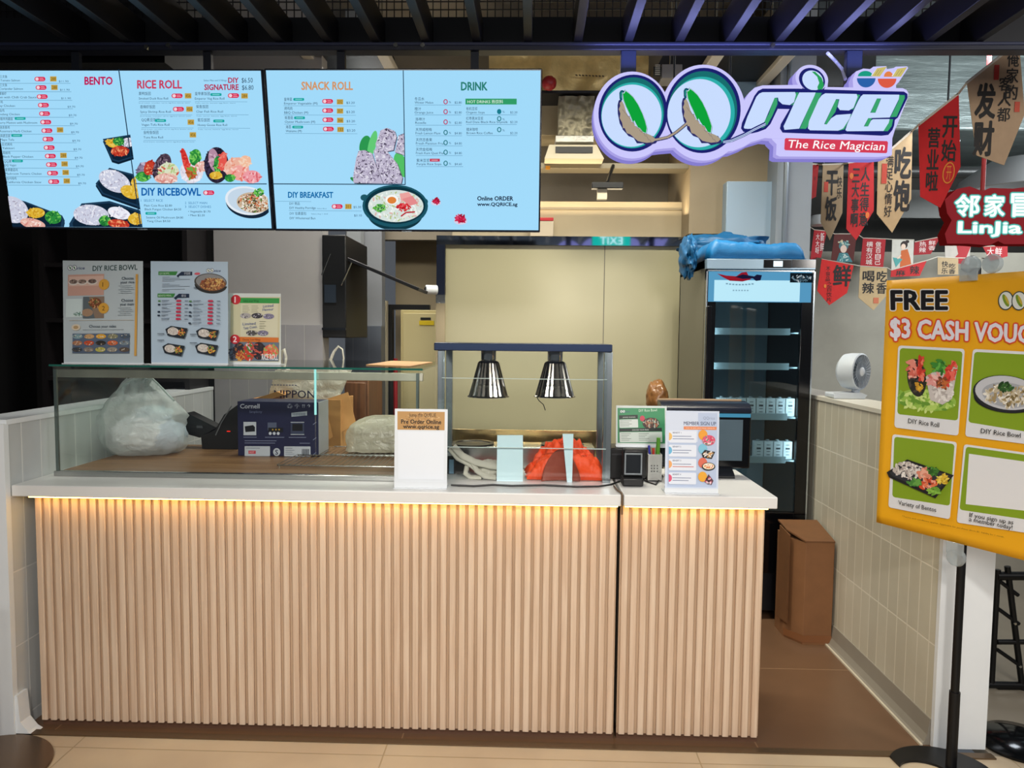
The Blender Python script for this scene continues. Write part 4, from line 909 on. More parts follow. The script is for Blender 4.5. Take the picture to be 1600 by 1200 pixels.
    ar.text('1  SELECT RICE', 229, 315, 3.6, '3d7fb2', width=34); ar.text('Plain Coix Rice $2.80', 234, 322.5, 3.2, DK, width=43); ar.text('Black Fungus Chicken $4.50', 235, 328.3, 3.2, DK, width=56); teal(ar, 236, 331); ar.text('Sesame Oil Mushroom $4.80', 237, 341, 3.2, DK, width=57); ar.text('Yang Chun $4.50', 238, 346.5, 3.2, DK, width=36)
    ar.text('2  SELECT MAIN', 297, 318.5, 3.4, '3d7fb2', width=34); ar.text('3  SELECT DISHES', 297, 324.3, 3.4, '3d7fb2', width=40); ar.text('• Vegetable $1.70', 302, 331.5, 3.2, DK, width=34); ar.text('• Meat $2.20', 302, 337.3, 3.2, DK, width=25)
def draw2(ar):
    ar.poly([(416, 110), (845, 110), (841, 359), (432, 358)], BG, em=0.96)
    ar.text('SNACK ROLL', 0, 0, 0, 'd79a6a', bold=0.045, box=(472, 128, 552, 140.5)); ar.text('DRINK', 0, 0, 0, '2b8276', bold=0.045, box=(721.5, 128.5, 762, 141))
    it = [(444.5, 162.5, '皇帝菜', 'Emperor Vegetable (M)', 1, '232', '$3.20'), (445, 177, '烤鸡肉', 'BBQ Chicken (M)', 0, '357', '$3.20'), (446, 191.5, '蚝香菇', 'Oyster Mushroom (M)', 1, '366', '$3.20'), (447.5, 206, '海苔', 'Wakame (M)', 1, '133', '$3.20')]
    for x, y, z, e, tl, g, p in it:
        ar.text(z, x, y-5, 4.0, DK, width=len(z)*4.2); ar.text(e, x, y+1, 3.6, DK, width=len(e)*2.5); ar.line(x-1, y+3, x+112, y+3.3, 0.6, '6fa3c4')
        pill(ar, 504+0.5*(x-444), y-7.5); gold(ar, 527+0.4*(x-444), y-7.2, g); ar.text(p, 542+0.4*(x-444), y, 3.6, GR, width=13)
        if tl: teal(ar, x+len(z)*4.2+2, y-9)
    # onigiri
    ar.clip = [(417, 110), (632, 110), (634, 287.5), (430, 287.5)]
    for i, (cx, cy, rx, ry, rot) in enumerate(((572, 228, 9, 16, 12), (583, 226, 6, 22, 14), (561, 284, 14, 4, 25), (628, 258, 10, 20, -20))): ar.ell(cx, cy, rx, ry, ['2e9b52', '66cf7a', '2f8f4a', '55c468'][i], rot=rot)
    ON = ['c9c3d8', 'b2a9c2', 'dcd8e8', '8a7f9a', '4a4258', 'e9e6f2']
    for i, pl in enumerate(([(596, 204), (606, 200), (618, 205), (621, 214), (616, 235), (590, 240), (588, 225)], [(624, 212), (634, 208), (634, 243), (618, 238)], [(585, 236), (593, 228), (604, 234), (622, 256), (630, 278), (628, 287), (600, 287), (590, 262)], [(562, 236), (572, 235), (583, 240), (590, 262), (600, 287), (554, 286), (553, 278), (558, 248)])):
        ar.poly([(x+1.2, y+1.2) for x, y in pl], '4a4258'); ar.poly(pl, 'c2bbd2'); cx = sum(p[0] for p in pl)/len(pl); cy = sum(p[1] for p in pl)/len(pl)
        rx = (max(p[0] for p in pl)-min(p[0] for p in pl))/2*0.78; ry = (max(p[1] for p in pl)-min(p[1] for p in pl))/2*0.78; c0 = ar.clip; ar.clip = pl; ar.scatter(cx, cy, rx*1.5, ry*1.5, ON, int(rx*ry*1.0), 2.0, seed=60+i); ar.clip = c0
    ar.clip = None
    ar.line(632, 111, 634.5, 288, 1.3, '14344e'); ar.line(428, 288, 635, 288.5, 1.4, '14344e')
    # DIY BREAKFAST
    ar.text('DIY BREAKFAST', 0, 0, 0, '0f6fae', bold=0.045, box=(452, 300.5, 522, 309.5)); ar.line(432, 315, 488, 315.5, 0.6, '6fa3c4')
    ar.text('DIY 粥品', 454, 320.5, 3.6, DK, width=16); ar.text('DIY Healthy Porridge', 454, 327, 3.4, DK, width=41); ar.text('Select Base', 497, 327, 1.6, GR, width=15); pill(ar, 520, 319.5); gold(ar, 541, 319, '311'); ar.text('$5.30', 554, 325.5, 3.4, GR, width=12); ar.line(453, 329.5, 567, 330, 0.6, '6fa3c4')
    ar.text('DIY 包素面包', 454.5, 336, 3.6, DK, width=26); ar.text('Select Any + Grill', 488, 335.5, 1.6, GR, width=26); ar.text('DIY Wholemeal Bun', 454.5, 343, 3.4, DK, width=40); ar.text('$3.10', 555, 338.5, 3.4, GR, width=12)
    # soup pot
    ar.clip = [(417, 288), (845, 288), (841, 358.5), (432, 357.5)]
    ar.ell(571, 309, 6, 5, '205a68'); ar.ell(664, 315, 6, 5, '205a68')
    ar.ell(619, 334, 43, 26, '123844', a0=0, a1=180); ar.ell(619, 322, 51, 33, '1d5666'); ar.ell(619, 321, 47, 29, '0f3542'); ar.ell(620, 322, 43, 25, 'd9e6e2'); ar.scatter(620, 322, 42, 24, ['eef4ee', 'd8e4d8', 'f8fbf8', 'c7d7b8', 'b7c98a', 'e0b8b0'], 200, 2.6, seed=70)
    ar.ell(614, 312, 10, 7.5, 'fbfdf9'); ar.ell(614, 313, 7, 5.4, 'e2863c'); ar.poly([(626, 303), (640, 300), (650, 312), (640, 318), (628, 313)], 'f0a8a4'); ar.poly([(630, 311), (646, 306), (655, 318), (640, 322)], 'e88f90')
    ar.scatter(632, 324, 11, 6, ['d3232f', 'e84a50', 'b81a28'], 50, 2.6, seed=71); ar.scatter(595, 325, 9, 6, GREEN, 50, 2.4, seed=72); ar.path([(628, 338), (636, 332), (650, 331)], 2.2, 'c02838'); ar.path([(630, 341), (640, 335), (652, 335)], 1.8, 'f5ebe4')
    # drinks list
    ar.clip = None
    D = [(650, 158.5, '冬瓜水', 'Winter Melon', '$2.80', 'c23a66'), (650, 174, '橙汁', 'Orange Juice', '$2.80', 'c23a66'), (651, 190, '洛神汁', 'Roselle', '$2.80', 'c23a66'), (651.5, 206.2, '天然咸柑梅', 'Fresh Lemon Plum', '$4.80', '2a7c88'), (652, 222, '天然百香果', 'Fresh Passion Fruit', '$4.80', '2a7c88'), (652, 237, '天然金桔梅', 'Fresh Kum Quat Plum', '$4.80', '2a7c88'), (653, 254, '紫米豆浆', 'Purple Rice Soya', '$4.60', '2a7c88')]
    for x, y, z, e, p, c in D:
        ar.text(z, x, y-0.8, 3.9, DK, width=len(z)*5.0); ar.text(e, x, y+4.4, 3.4, DK, width=len(e)*2.4); ar.line(x, y+6.6, x+72, y+6.6, 0.7, '6fa3c4')
        ar.ell(698, y+1.5, 3.4, 4.0, c); ar.ell(698, y+1.5, 2.0, 2.6, BG); ar.text('%', 703, y+3.6, 3, GR, width=3.5); ar.text(p, 712, y+4.4, 3.4, GR, width=11)
    ar.rect(673.5, 248.5, 689, 253, 'c43a58'); ar.line(676, 250.8, 686, 250.8, 1.1, 'f0b9c6')
    ar.rect(729, 155.5, 808, 164.5, '33a06a'); ar.text('HOT DRINKS 热饮料', 0, 0, 0, 'dff5e8', bold=0.01, box=(732, 157.2, 787, 163))
    H = [(730, 174, '有机豆浆', 'Organic Soya', '1a7f92'), (730, 189, '红枣黑米豆浆', 'Red Date Black Rice Soymilk', '2a7c88'), (730.5, 206, '糙米咖啡', 'Brown Rice Coffee', '2a7c88')]
    for i, (x, y, z, e, c) in enumerate(H):
        ar.text(z, x, y-0.8, 3.9, DK, width=len(z)*4.4); ar.text(e, x, y+4.4, 3.4, DK, width=len(e)*2.38); ar.line(x, y+6.6, x+78, y+6.6, 0.7, '6fa3c4')
        ar.ell(781, y+(1.5 if i == 0 else -2.5), 3.4, 4.0, c); 
        if i: ar.ell(781, y-2.5, 2.0, 2.6, BG)
        ar.text('%', 786, y+(3.4 if i == 0 else 0), 3, GR, width=3.5); ar.text('$2.20', 798, y+4.4, 3.4, GR, width=11)
    ar.text('Online ORDER', 0, 0, 0, '1c2c48', bold=0.045, box=(747, 306.5, 802, 313)); ar.text('www.QQRICE.sg', 0, 0, 0, '1c2c48', bold=0.045, box=(747, 316, 808.5, 323))
    for cx, cy, s in ((683, 314, 1.0), (721, 341, 1.35)):
        ar.ell(cx, cy+3*s, 7.5*s, 4*s, 'd8d4ec'); ar.scatter(cx, cy, 5.5*s, 4.5*s, ['c81e44', 'e0406a', 'a81436'], 40, 2.6*s, seed=int(cx))
tv('wide left menu screen listing bento, rice roll and ricebowl dishes', (-15, 107), (412, 109), (427, 360), (17, 358), (-13, 110), (409, 111), (423, 356), (19, 355), draw1)
tv('wide right menu screen listing snack rolls, breakfast and drinks', (413.5, 107), (848, 107), (843, 363), (428.5, 361), (416, 110), (845, 110), (841, 359), (432, 358), draw2)

# ================================================================== SHOP SIGN
def z5(l): return [(900+x/5.714, 80+y/5.714) for x, y in l]
def z6(l): return [(1160+x/5.714, 80+y/5.714) for x, y in l]
def ellp(cx, cy, rx, ry, rot=0, n=56):
    c, s = math.cos(math.radians(rot)), math.sin(math.radians(rot))
    return [(cx+rx*math.cos(t)*c-ry*math.sin(t)*s, cy+rx*math.cos(t)*s+ry*math.sin(t)*c) for t in (2*math.pi*i/n for i in range(n))]
def shop_sign():
    Y = 2.70; c = PY(1165, 180, Y)
    t = thing('shop_sign', 'large glowing violet-white shop sign with two rice-ear Qs and green letters', 'sign', (c.x, Y, c.z))
    hal = mat('cbc8fd', 0.5, em=0.97); hal2 = mat('b5adf6', 0.5, em=0.85)
    H = [ellp(987.7, 179.8, 60, 68), ellp(1099, 176, 66, 75),
         z5([(700, 880), (740, 700), (820, 700), (900, 860), (780, 870)]),
         z5([(1300, 900), (1290, 560), (1500, 560), (1600, 500), (1600, 790), (1500, 850), (1400, 890)]),
         z6([(-60, 850), (-90, 640), (0, 470), (60, 370), (110, 325), (180, 305), (530, 300), (760, 320), (1430, 330), (1465, 345), (1482, 375), (1475, 420), (1385, 650), (1340, 740), (1300, 780), (260, 780), (200, 775), (120, 800)]),
         ellp(1160+620/5.714, 80+248/5.714, 26, 21.5, 20),
         z6([(480, 250), (520, 320), (560, 340), (700, 340), (760, 320), (765, 260)]),
         z6([(300, 925), (305, 830), (265, 790), (262, 720), (340, 500), (420, 480), (1380, 640), (1338, 780), (1335, 925), (1310, 935), (1210, 945), (330, 940)]),
         z6([(990, 340), (985, 250), (1015, 180), (1080, 155), (1140, 160), (1170, 138), (1285, 133), (1290, 160), (1350, 150), (1370, 138), (1470, 135), (1480, 150), (1400, 270), (1372, 300), (1372, 350)])]
    mb = MB()
    for i, p in enumerate(H): mb.prism([PY(x, y, Y+0.0004*i) for x, y in p], (0, 0.035, 0), hal, hal2)
    mb.build('glowing_face_plate', t, smooth=False)
    mb = MB()
    for i, p in enumerate(H):
        cx = sum(q[0] for q in p)/len(p); cy = sum(q[1] for q in p)/len(p)
        mb.prism([PY(x-0.6, y+1.0, Y+0.037+0.0004*i) for x, y in p], (0, 0.075, 0), hal2, mat('9a92ee', 0.5, em=0.72))
    mb.build('glowing_back_box', t, smooth=False)
    fr = frame_px((0, Y-0.0015, 0), (1, 0, 0), (0, 0, 1), (925, 100), (1420, 100), (1420, 250), (925, 250))
    def A(): 
        a = Art(fr, (925, 100), (1420, 100), (1420, 250), (925, 250), em=0.9); a.z = 0.0008; return a
    NV, T1, T2, WH, GN, TAN = '22287e', '1d7c7c', '2fb4b0', 'c6dafc', '10b040', 'bdad96'
    a = A()
    a.poly(ellp(1099.5, 172.8, 59, 66.7), NV, em=0.7); a.poly(ellp(1098.8, 173.1, 54.3, 61.9), T1, em=0.75); a.poly(ellp(1097.1, 177.3, 52.3, 57.4), T2, em=0.9); a.poly(ellp(1093.4, 177, 49.6, 53.4), WH, em=1.0)
    a.poly(ellp(989.6, 177.1, 54.4, 60.4), NV, em=0.7); a.poly(ellp(989.2, 176.7, 49.5, 55.7), T1, em=0.75); a.poly(ellp(988.4, 180.5, 48.8, 51.6), T2, em=0.9); a.poly(ellp(987.5, 181.2, 47.2, 48.8), WH, em=1.0)
    a.build('letter_q_rings', t)
    a = A(); a.z = 0.0025
    w1 = [(410, 445), (430, 480), (450, 545), (470, 580), (485, 590), (500, 630), (520, 640), (530, 665), (560, 690), (580, 690), (590, 715), (640, 738), (680, 755), (725, 790), (700, 815), (640, 822), (600, 815), (560, 805), (520, 770), (490, 745), (460, 735), (440, 690), (425, 690), (415, 640), (392, 600), (398, 560), (383, 520), (395, 490), (390, 465)]
    stem1 = [(690, 800), (760, 788), (830, 772), (900, 730), (960, 680), (1000, 645)]
    a.path(z5(stem1), 5.2, NV, em=0.5); 
    for dx, dy, w in ((0, 0, w1), (570, 0, [(x, y if y < 600 else y) for x, y in w1])):
        sh = lambda l: z5([(x+dx+ (0 if dx == 0 else (10 if y > 650 else 5)), y + (0 if dx == 0 else -18 if y < 700 else -2)) for x, y in l])
        cx, cy = 540, 650
        a.poly(sh([(cx+(x-cx)*1.10+ (-9 if i % 2 else 5), cy+(y-cy)*1.09 + (8 if i % 2 else -3)) for i, (x, y) in enumerate(w)]), '3a3a80', em=0.6)
        a.poly(sh(w), TAN, em=0.75)
        for k in range(9):
            f = k/8; x = 415+f*250; y = 480+f*300-60*math.sin(f*3.14)*0 ; a.path(sh([(x, y+ (40 if k < 6 else 10)), (x+26, y+75-20*f)]), 0.5, '857a86', em=0.6)
        a.poly(sh([(385, 375), (395, 355), (412, 350), (435, 362), (415, 378), (410, 400), (413, 440), (400, 450), (388, 425)]), '155f78', em=0.7)
        a.poly(sh([(396, 378), (404, 366), (416, 366), (408, 384), (405, 425), (397, 415)]), '27a08c', em=0.8)
        lf = [(415, 378), (430, 380), (440, 358), (470, 378), (510, 415), (555, 480), (595, 560), (622, 630), (638, 690), (632, 735), (605, 725), (575, 690), (560, 685), (540, 650), (525, 620), (515, 640), (480, 560), (450, 500), (425, 440)]
        c0 = (530, 560); a.poly(sh([(c0[0]+(x-c0[0])*1.07, c0[1]+(y-c0[1])*1.05) for x, y in lf]), '2c3f86', em=0.6); a.poly(sh([(c0[0]+(x-c0[0])*1.04, c0[1]+(y-c0[1])*1.03) for x, y in lf]), 'd6f3ff', em=0.9); a.poly(sh(lf), GN, em=0.8)
    a.path(z5(stem1), 3.2, TAN, em=0.75)
    st2 = [(1325, 803), (1400, 790), (1500, 745), (1600, 690), (1700, 640)]
    a.path([(x, y+1.6) for x, y in z5(st2)], 6.0, NV, em=0.7); a.path([(x, y+1.2) for x, y in z5(st2)], 1.1, WH, em=1.0); a.path([(x, y+3.4) for x, y in z5(st2)], 1.1, WH, em=1.0)
    a.build('rice_ears', t)
    # lettering
    a = A(); a.z = 0.003
    a.poly(z6([(-2, 690), (5, 640), (60, 515), (108, 400), (140, 355), (180, 335), (500, 335), (1050, 352), (1430, 360), (1462, 380), (1465, 415), (1388, 590), (1362, 612), (1358, 660), (1345, 700), (1310, 745), (1250, 752), (920, 738), (880, 742), (580, 735), (370, 727), (345, 690), (352, 650), (425, 517), (320, 515), (300, 560), (260, 650), (220, 695), (150, 722), (95, 735), (20, 720)]), NV, em=0.7)
    a.poly(z6(ellp(615, 258, 122, 100, 32)), NV, em=0.7)
    a.poly(z6(ellp(622, 262, 98, 82, 35)), WH, em=1.0); a.poly(z6([(610, 185), (640, 185), (700, 240), (722, 300), (712, 340), (670, 345), (665, 320), (680, 285), (660, 230)]), '2fae62', em=0.8)
    a.poly(z6([(530, 325), (560, 345), (700, 350), (735, 320), (720, 352), (540, 352)]), NV, em=0.7)
    G2 = '3fae74'
    def letter(white, greens):
        for g in greens: a.poly(z6(g), '255f92', em=0.6); cx = sum(p[0] for p in g)/len(g); cy = sum(p[1] for p in g)/len(g); a.poly(z6([(cx+(x-cx)*0.9, cy+(y-cy)*0.97) for x, y in g]), G2, em=0.85)
        for wp in white: cx = sum(p[0] for p in wp)/len(wp); cy = sum(p[1] for p in wp)/len(wp); a.poly(z6(wp), WH, em=1.0)
    letter([[(22, 680), (50, 590), (125, 410), (150, 380), (180, 368), (468, 366), (476, 390), (462, 455), (425, 482), (360, 475), (325, 445), (318, 415), (288, 418), (205, 630), (150, 688), (60, 695), (28, 692)]],
           [[(318, 415), (290, 415), (240, 560), (190, 650), (140, 690), (190, 688), (230, 660), (275, 580), (322, 470)], [(474, 368), (500, 368), (500, 390), (455, 480), (430, 486), (465, 455)]])
    letter([[(505, 370), (650, 370), (640, 400), (515, 692), (385, 703), (376, 670), (390, 640), (470, 450)]], [[(652, 368), (712, 370), (700, 400), (585, 680), (570, 698), (510, 696)]])
    letter([[(592, 690), (600, 625), (680, 430), (705, 395), (735, 378), (1012, 384), (1022, 410), (990, 505), (950, 530), (870, 527), (848, 497), (862, 430), (832, 430), (735, 652), (758, 655), (795, 600), (840, 570), (968, 560), (960, 600), (905, 690), (860, 710), (612, 707)]],
           [[(862, 430), (832, 432), (733, 655), (758, 656), (785, 605), (832, 545), (846, 500)], [(1014, 385), (1048, 390), (988, 522), (962, 522)], [(966, 560), (980, 562), (915, 700), (860, 712)]])
    letter([[(925, 705), (940, 650), (1028, 445), (1050, 405), (1070, 388), (1388, 390), (1385, 430), (1312, 592), (1150, 597), (1125, 602), (1092, 667), (1120, 668), (1150, 618), (1165, 608), (1312, 606), (1305, 640), (1262, 712), (940, 715)]],
           [[(1388, 390), (1440, 392), (1442, 420), (1372, 588), (1312, 592), (1385, 440)], [(1312, 606), (1346, 606), (1335, 670), (1300, 715), (1250, 714), (1290, 660)]])
    letter([], [[(1192, 424), (1230, 424), (1184, 550), (1138, 550)], [(1122, 598), (1158, 598), (1124, 672), (1086, 672)]])
    a.build('letters', t)
    a = A(); a.z = 0.003
    bl = lambda cx, cy, r: [(cx+r*math.cos(q), cy+r*math.sin(q)) for q in (math.pi*i/20 for i in range(21))]
    up_ = lambda cx, cy, rx, ry: [(cx+rx*math.cos(q), cy-ry*math.sin(q)) for q in (math.pi*i/20 for i in range(21))]
    a.poly(z6(bl(1094, 242, 82)), '2f68b4', em=0.85); a.poly(z6(bl(1278, 246, 82)), 'e8604a', em=0.85); a.poly(z6(up_(1085, 226, 66, 48)), '1fa58a', em=0.85); a.poly(z6(up_(1288, 230, 40, 48)), 'ef8a50', em=0.85)
    for q in ([(1140, 226), (1185, 155), (1272, 140), (1212, 228)], [(1322, 230), (1362, 160), (1448, 145), (1398, 230)]):
        a.poly(z6([(x-8, y-6) for x, y in q[:1]] + q[1:]), 'f2f0ff', em=0.9); a.poly(z6(q), 'd8c878', em=0.85)
        for k in (0.3, 0.6): x0_, y0_ = q[0][0]*(1-k)+q[3][0]*k, q[0][1]; a.line(*z6([(x0_+6, y0_-8)])[0], *z6([(x0_+38, y0_-58)])[0], 0.6, '8d8450')
    a.build('bowl_emblem', t)
    a = A(); a.z = 0.003
    a.poly(z6([(402, 776), (1300, 800), (1310, 812), (1306, 900), (1296, 908), (400, 884), (390, 874), (392, 786)]), 'e0435c', em=0.85)
    a.text('The Rice Magician', *z6([(415, 862)])[0], 12.5, 'ffffff', em=1.0, bold=0.004, width=151, shear=0.18, slope=0.024); a.build('tagline_plate', t)
    for px in (985, 1345):
        q = PY(px, 95, Y+0.05); MB().box(q.x-0.028, q.x+0.028, 2.801, 2.83, q.z-0.2, zb-0.001, mat('27304a', 0.4, 0.4)).build('hanger_post', t, 0.002)
    p = [PY(1293, 83, 2.81), PY(1305, 95, 2.86), PY(1316, 108, 2.84), PY(1321, 124, 2.80)]
    MB().tube(p, 0.006, mat('c8ccd8', 0.5)).build('power_cable', t)
    l = bpy.data.lights.new('sign_glow', 'AREA'); l.shape = 'RECTANGLE'; l.size = 1.1; l.size_y = 0.06; l.energy = 4.5; l.color = (0.35, 0.38, 1.0)
    o = bpy.data.objects.new('sign_glow', l); COL.objects.link(o); o.location = PY(1175, 96, Y+0.03); o.rotation_euler = (math.radians(180), 0, 0)
shop_sign()
# ================================================================== MENU STANDS ON THE CASE
ACR = glass_mat('acrylic', 'eef4f4', 0.05)
def stand_panel(name, lab, cat, pt, tl, tr, br, bl, draw, base_z=None, foot=0.05, lean=0.0, border=(), paper='dfe6ea', group=None, em=0.0):
    v = Vector((0, lean, 1)); fr = frame_px(pt, (1, 0, 0), v, tl, tr, br, bl)
    b = fr.p(fr.W/2, 0); zb = b.z if base_z is None else base_z
    t = thing(name, lab, cat, (b.x, b.y, zb), group)
    mb = MB(); panel(fr, 0.004, ACR, mb); mb.obox(fr.p(fr.W/2, -(b.z-zb)/2, -0.002), (fr.u, fr.v, fr.w), (fr.W/2, max(0.002, (b.z-zb)/2), 0.002), mat('dfe4e8', 0.2)); mb.build('acrylic_holder', t); MB().box(fr.p(0, 0).x, fr.p(fr.W, 0).x, b.y-foot*0.3, b.y+foot, zb+0.0002, zb+0.003, mat('d5dbe0', 0.2)).build('foot', t)
    ar = Art(fr, tl, tr, br, bl, em=0.0, rough=0.35); ar.poly([tl, tr, br, bl], paper); draw(ar); ar.build('printed_sheet', t)
    return t
def tray(ar, x, y, w, h, seed):
    ar.poly([(x, y+h*0.25), (x+w*0.25, y), (x+w, y+h*0.2), (x+w*0.85, y+h), (x+w*0.1, y+h*0.75)], '232a33'); ar.ell(x+w*0.35, y+h*0.42, w*0.25, h*0.3, 'd5cfc8', rot=8); ar.scatter(x+w*0.35, y+h*0.42, w*0.24, h*0.28, ['e4dfd8', 'c5bdb6', 'b7aea8'], 30, 1.6, seed=seed); ar.scatter(x+w*0.72, y+h*0.52, w*0.17, h*0.28, ['c88a3a', 'd96a4a', '7a9a4a', 'e0b84a'], 30, 1.8, seed=seed+1)
def mini_logo(ar, x, y, s, c='4a7a5a'):
    for k in (0, 1): ar.ell(x+k*8*s, y, 4.6*s, 5*s, '2f3a5a'); ar.ell(x+k*8*s, y, 3.7*s, 4.1*s, 'e9eef0'); ar.ell(x+k*8*s, y, 1.3*s, 3.2*s, c, rot=-25)
    ar.text('rice', x+13*s, y+3.6*s, 5.2*s, '3d4a7a', bold=0.02, width=14*s, shear=0.25)
def dr1(ar):
    mini_logo(ar, 109, 417, 0.85); ar.text('DIY RICE BOWL', 0, 0, 0, '2f4a4a', bold=0.02, box=(145, 415, 214, 423))
    ar.rect(106, 428, 163, 461, 'c9a092'); ar.rect(108, 431, 162, 446, 'd8b8aa')
    for i, x in enumerate((115, 129, 145)): ar.ell(x, 440, 8, 4.5, 'd9d3cc'); ar.ell(x, 439, 6.6, 3.4, ['6b5a52', '8d7a70', '5a4a48'][i]); ar.scatter(x, 439, 6, 3, ['a59488', '4a3c38', '7d6a60'], 22, 1.4, seed=i)
    ar.rect(131, 463, 164, 497, '8d7a6a'); ar.poly([(131, 463), (140, 463), (150, 497), (131, 497)], '5f6a70'); ar.ell(150, 473, 10, 8, '7d4a32'); ar.scatter(150, 473, 10, 8, ['a85a3a', '6a3a2a', 'c89a6a', '5a6a3a'], 40, 2, seed=5); ar.ell(138, 488, 9, 6, 'a88a70'); ar.rect(104, 466, 130, 495, 'cfe0e2'); ar.scatter(122, 490, 8, 3, ['4a7a6a', '7a9a8a'], 20, 1.6, seed=8)
    for y, n in ((444.5, '1'), (481.5, '2')): ar.ell(163.5, y, 8, 8.3, 'd9a441'); ar.text(n, 161.3, y+3.6, 7, '5a4320')
    for y, a, b in ((438, 'Choose', 'your rice'), (472, 'Choose', 'your main')):
        ar.text(a, 209, y, 4.4, '34485c', align='r', width=18, bold=0.01); ar.text(b, 210, y+5.8, 4.2, '34485c', align='r', width=21, bold=0.01)
        for k in range(5): ar.line(189 if k % 2 else 186, y+9.5+k*2.8, 206+(k % 3)*2, y+9.5+k*2.8, 0.6, '8a98a2')
    ar.rect(212.5, 430, 216, 556, 'd0a050'); ar.line(110, 500, 210, 500.5, 0.5, 'b8a890')
    ar.ell(121, 511, 7, 5, 'd9cdb8'); ar.ell(121, 511, 4, 2.6, 'b59a70'); ar.text('Choose your sides', 0, 0, 0, '34485c', bold=0.008, box=(142, 507.5, 184, 513)); ar.line(132, 515, 196, 515, 0.5, '7a8892')
    ar.rect(116, 521, 205, 552, '5b6a80')
    cs = ['7fa0a8', 'c8a070', 'e0a83a', '8a8a6a', '4a5a6a', 'b07a5a', 'c8502e', '33302e', 'd86a3c', '7a8a94', '3a4048', '8a8078', 'b8b45a', '9a9488', '5a5048']
    for i in range(15): x = 124+(i % 5)*18.5; y = 525.5+(i//5)*10.3; ar.ell(x, y, 8, 3.7, cs[i]); ar.scatter(x, y, 7, 3, [cs[i], 'd8d0c0', '6a5a4a'], 12, 1.3, seed=30+i)
def dr2(ar):
    ar.poly([(247, 423), (278, 424), (275, 430), (247, 429)], '3f8a45'); ar.poly([(284, 424.5), (301, 425), (301, 431), (281, 431), (279, 434), (276, 431)], '20304a'); ar.text('DIY BOWL', 249, 428, 3, 'cfe4cf', width=16); ar.text('干饭碗', 288, 429.5, 3.2, 'cfd6e0', width=10)
    mini_logo(ar, 326, 424, 0.7, '8a9a7a'); ar.ell(309, 428.5, 4.6, 1.9, 'd85a6a')
    ar.ell(330, 447, 25, 13, '2c2b2b', rot=6, a0=0, a1=180); ar.ell(329.5, 442, 25, 13.5, '4c4a48', rot=6); ar.ell(330, 441.5, 23, 11.8, '8e8f90', rot=6); ar.ell(333, 446, 20, 10, '8a5a3a'); ar.scatter(333, 445, 19, 10, ['c89a5a', '9a4a2a', '6a3222', 'e0b878', 'b8744a'], 130, 1.9, seed=3); ar.scatter(342, 442, 8, 5, ['e0c07a', 'd8a85a'], 20, 1.8, seed=4)
    ar.text('干饭碗', 304, 453, 3.2, '28303a', width=7, bold=0.02)
    for k in range(11): 
        if k not in (4, 8): ar.line(254, 432.5+k*2.2, 266+((k*7) % 5)*8, 432.6+k*2.2, 0.6, '7a8896')
    ar.poly([(247, 458.5), (275, 459), (272, 465), (247, 464.5)], '3f8a45'); ar.poly([(281, 459.5), (297, 460), (297, 466), (279, 466), (276, 469), (273, 466)], '20304a'); ar.text('BENTO MEAL', 248.5, 463.5, 2.8, 'cfe4cf', width=21); ar.text('便当', 285, 464.5, 3, 'cfd6e0', width=7)
    for col, x in ((0, 254), (1, 304)):
        for k in range(6 if col == 0 else 7):
            y = 470.5+k*5.7+col*1.2
            ar.line(x, y-0.7, x+(12, 16, 9, 15, 11, 13, 14)[k], y-0.7, 0.7, '65748a'); ar.line(x, y+0.9, x+(10, 8, 13, 11, 7, 12, 9)[k], y+0.9, 0.6, '93a0b0'); ar.rect(x+23, y-1.5, x+31, y+1.8, 'c73a58', r=1.6); ar.line(x+36.5, y+0.4, x+42, y+0.4, 0.9, '65748a'); ar.line(x, y+2.8, x+43, y+2.8, 0.3, 'a8b4c2')
            if k % 3 != 2: ar.rect(x-6, y-1.2, x-2, y+1.4, '2a3a4e' if k else '5a8a5a')
    for i, (x, y, s) in enumerate(((262, 510, 1), (310, 513, 1), (258, 537, 1), (309, 536, 1))): tray(ar, x, y, 35, 20, 10+i*3)
    for x, y in ((250, 522), (301, 523), (250, 532), (301, 536)): ar.line(x, y, x+11, y, 0.9, '4a5868'); ar.line(x, y+1.9, x+8, y+1.9, 0.6, '7a8896')
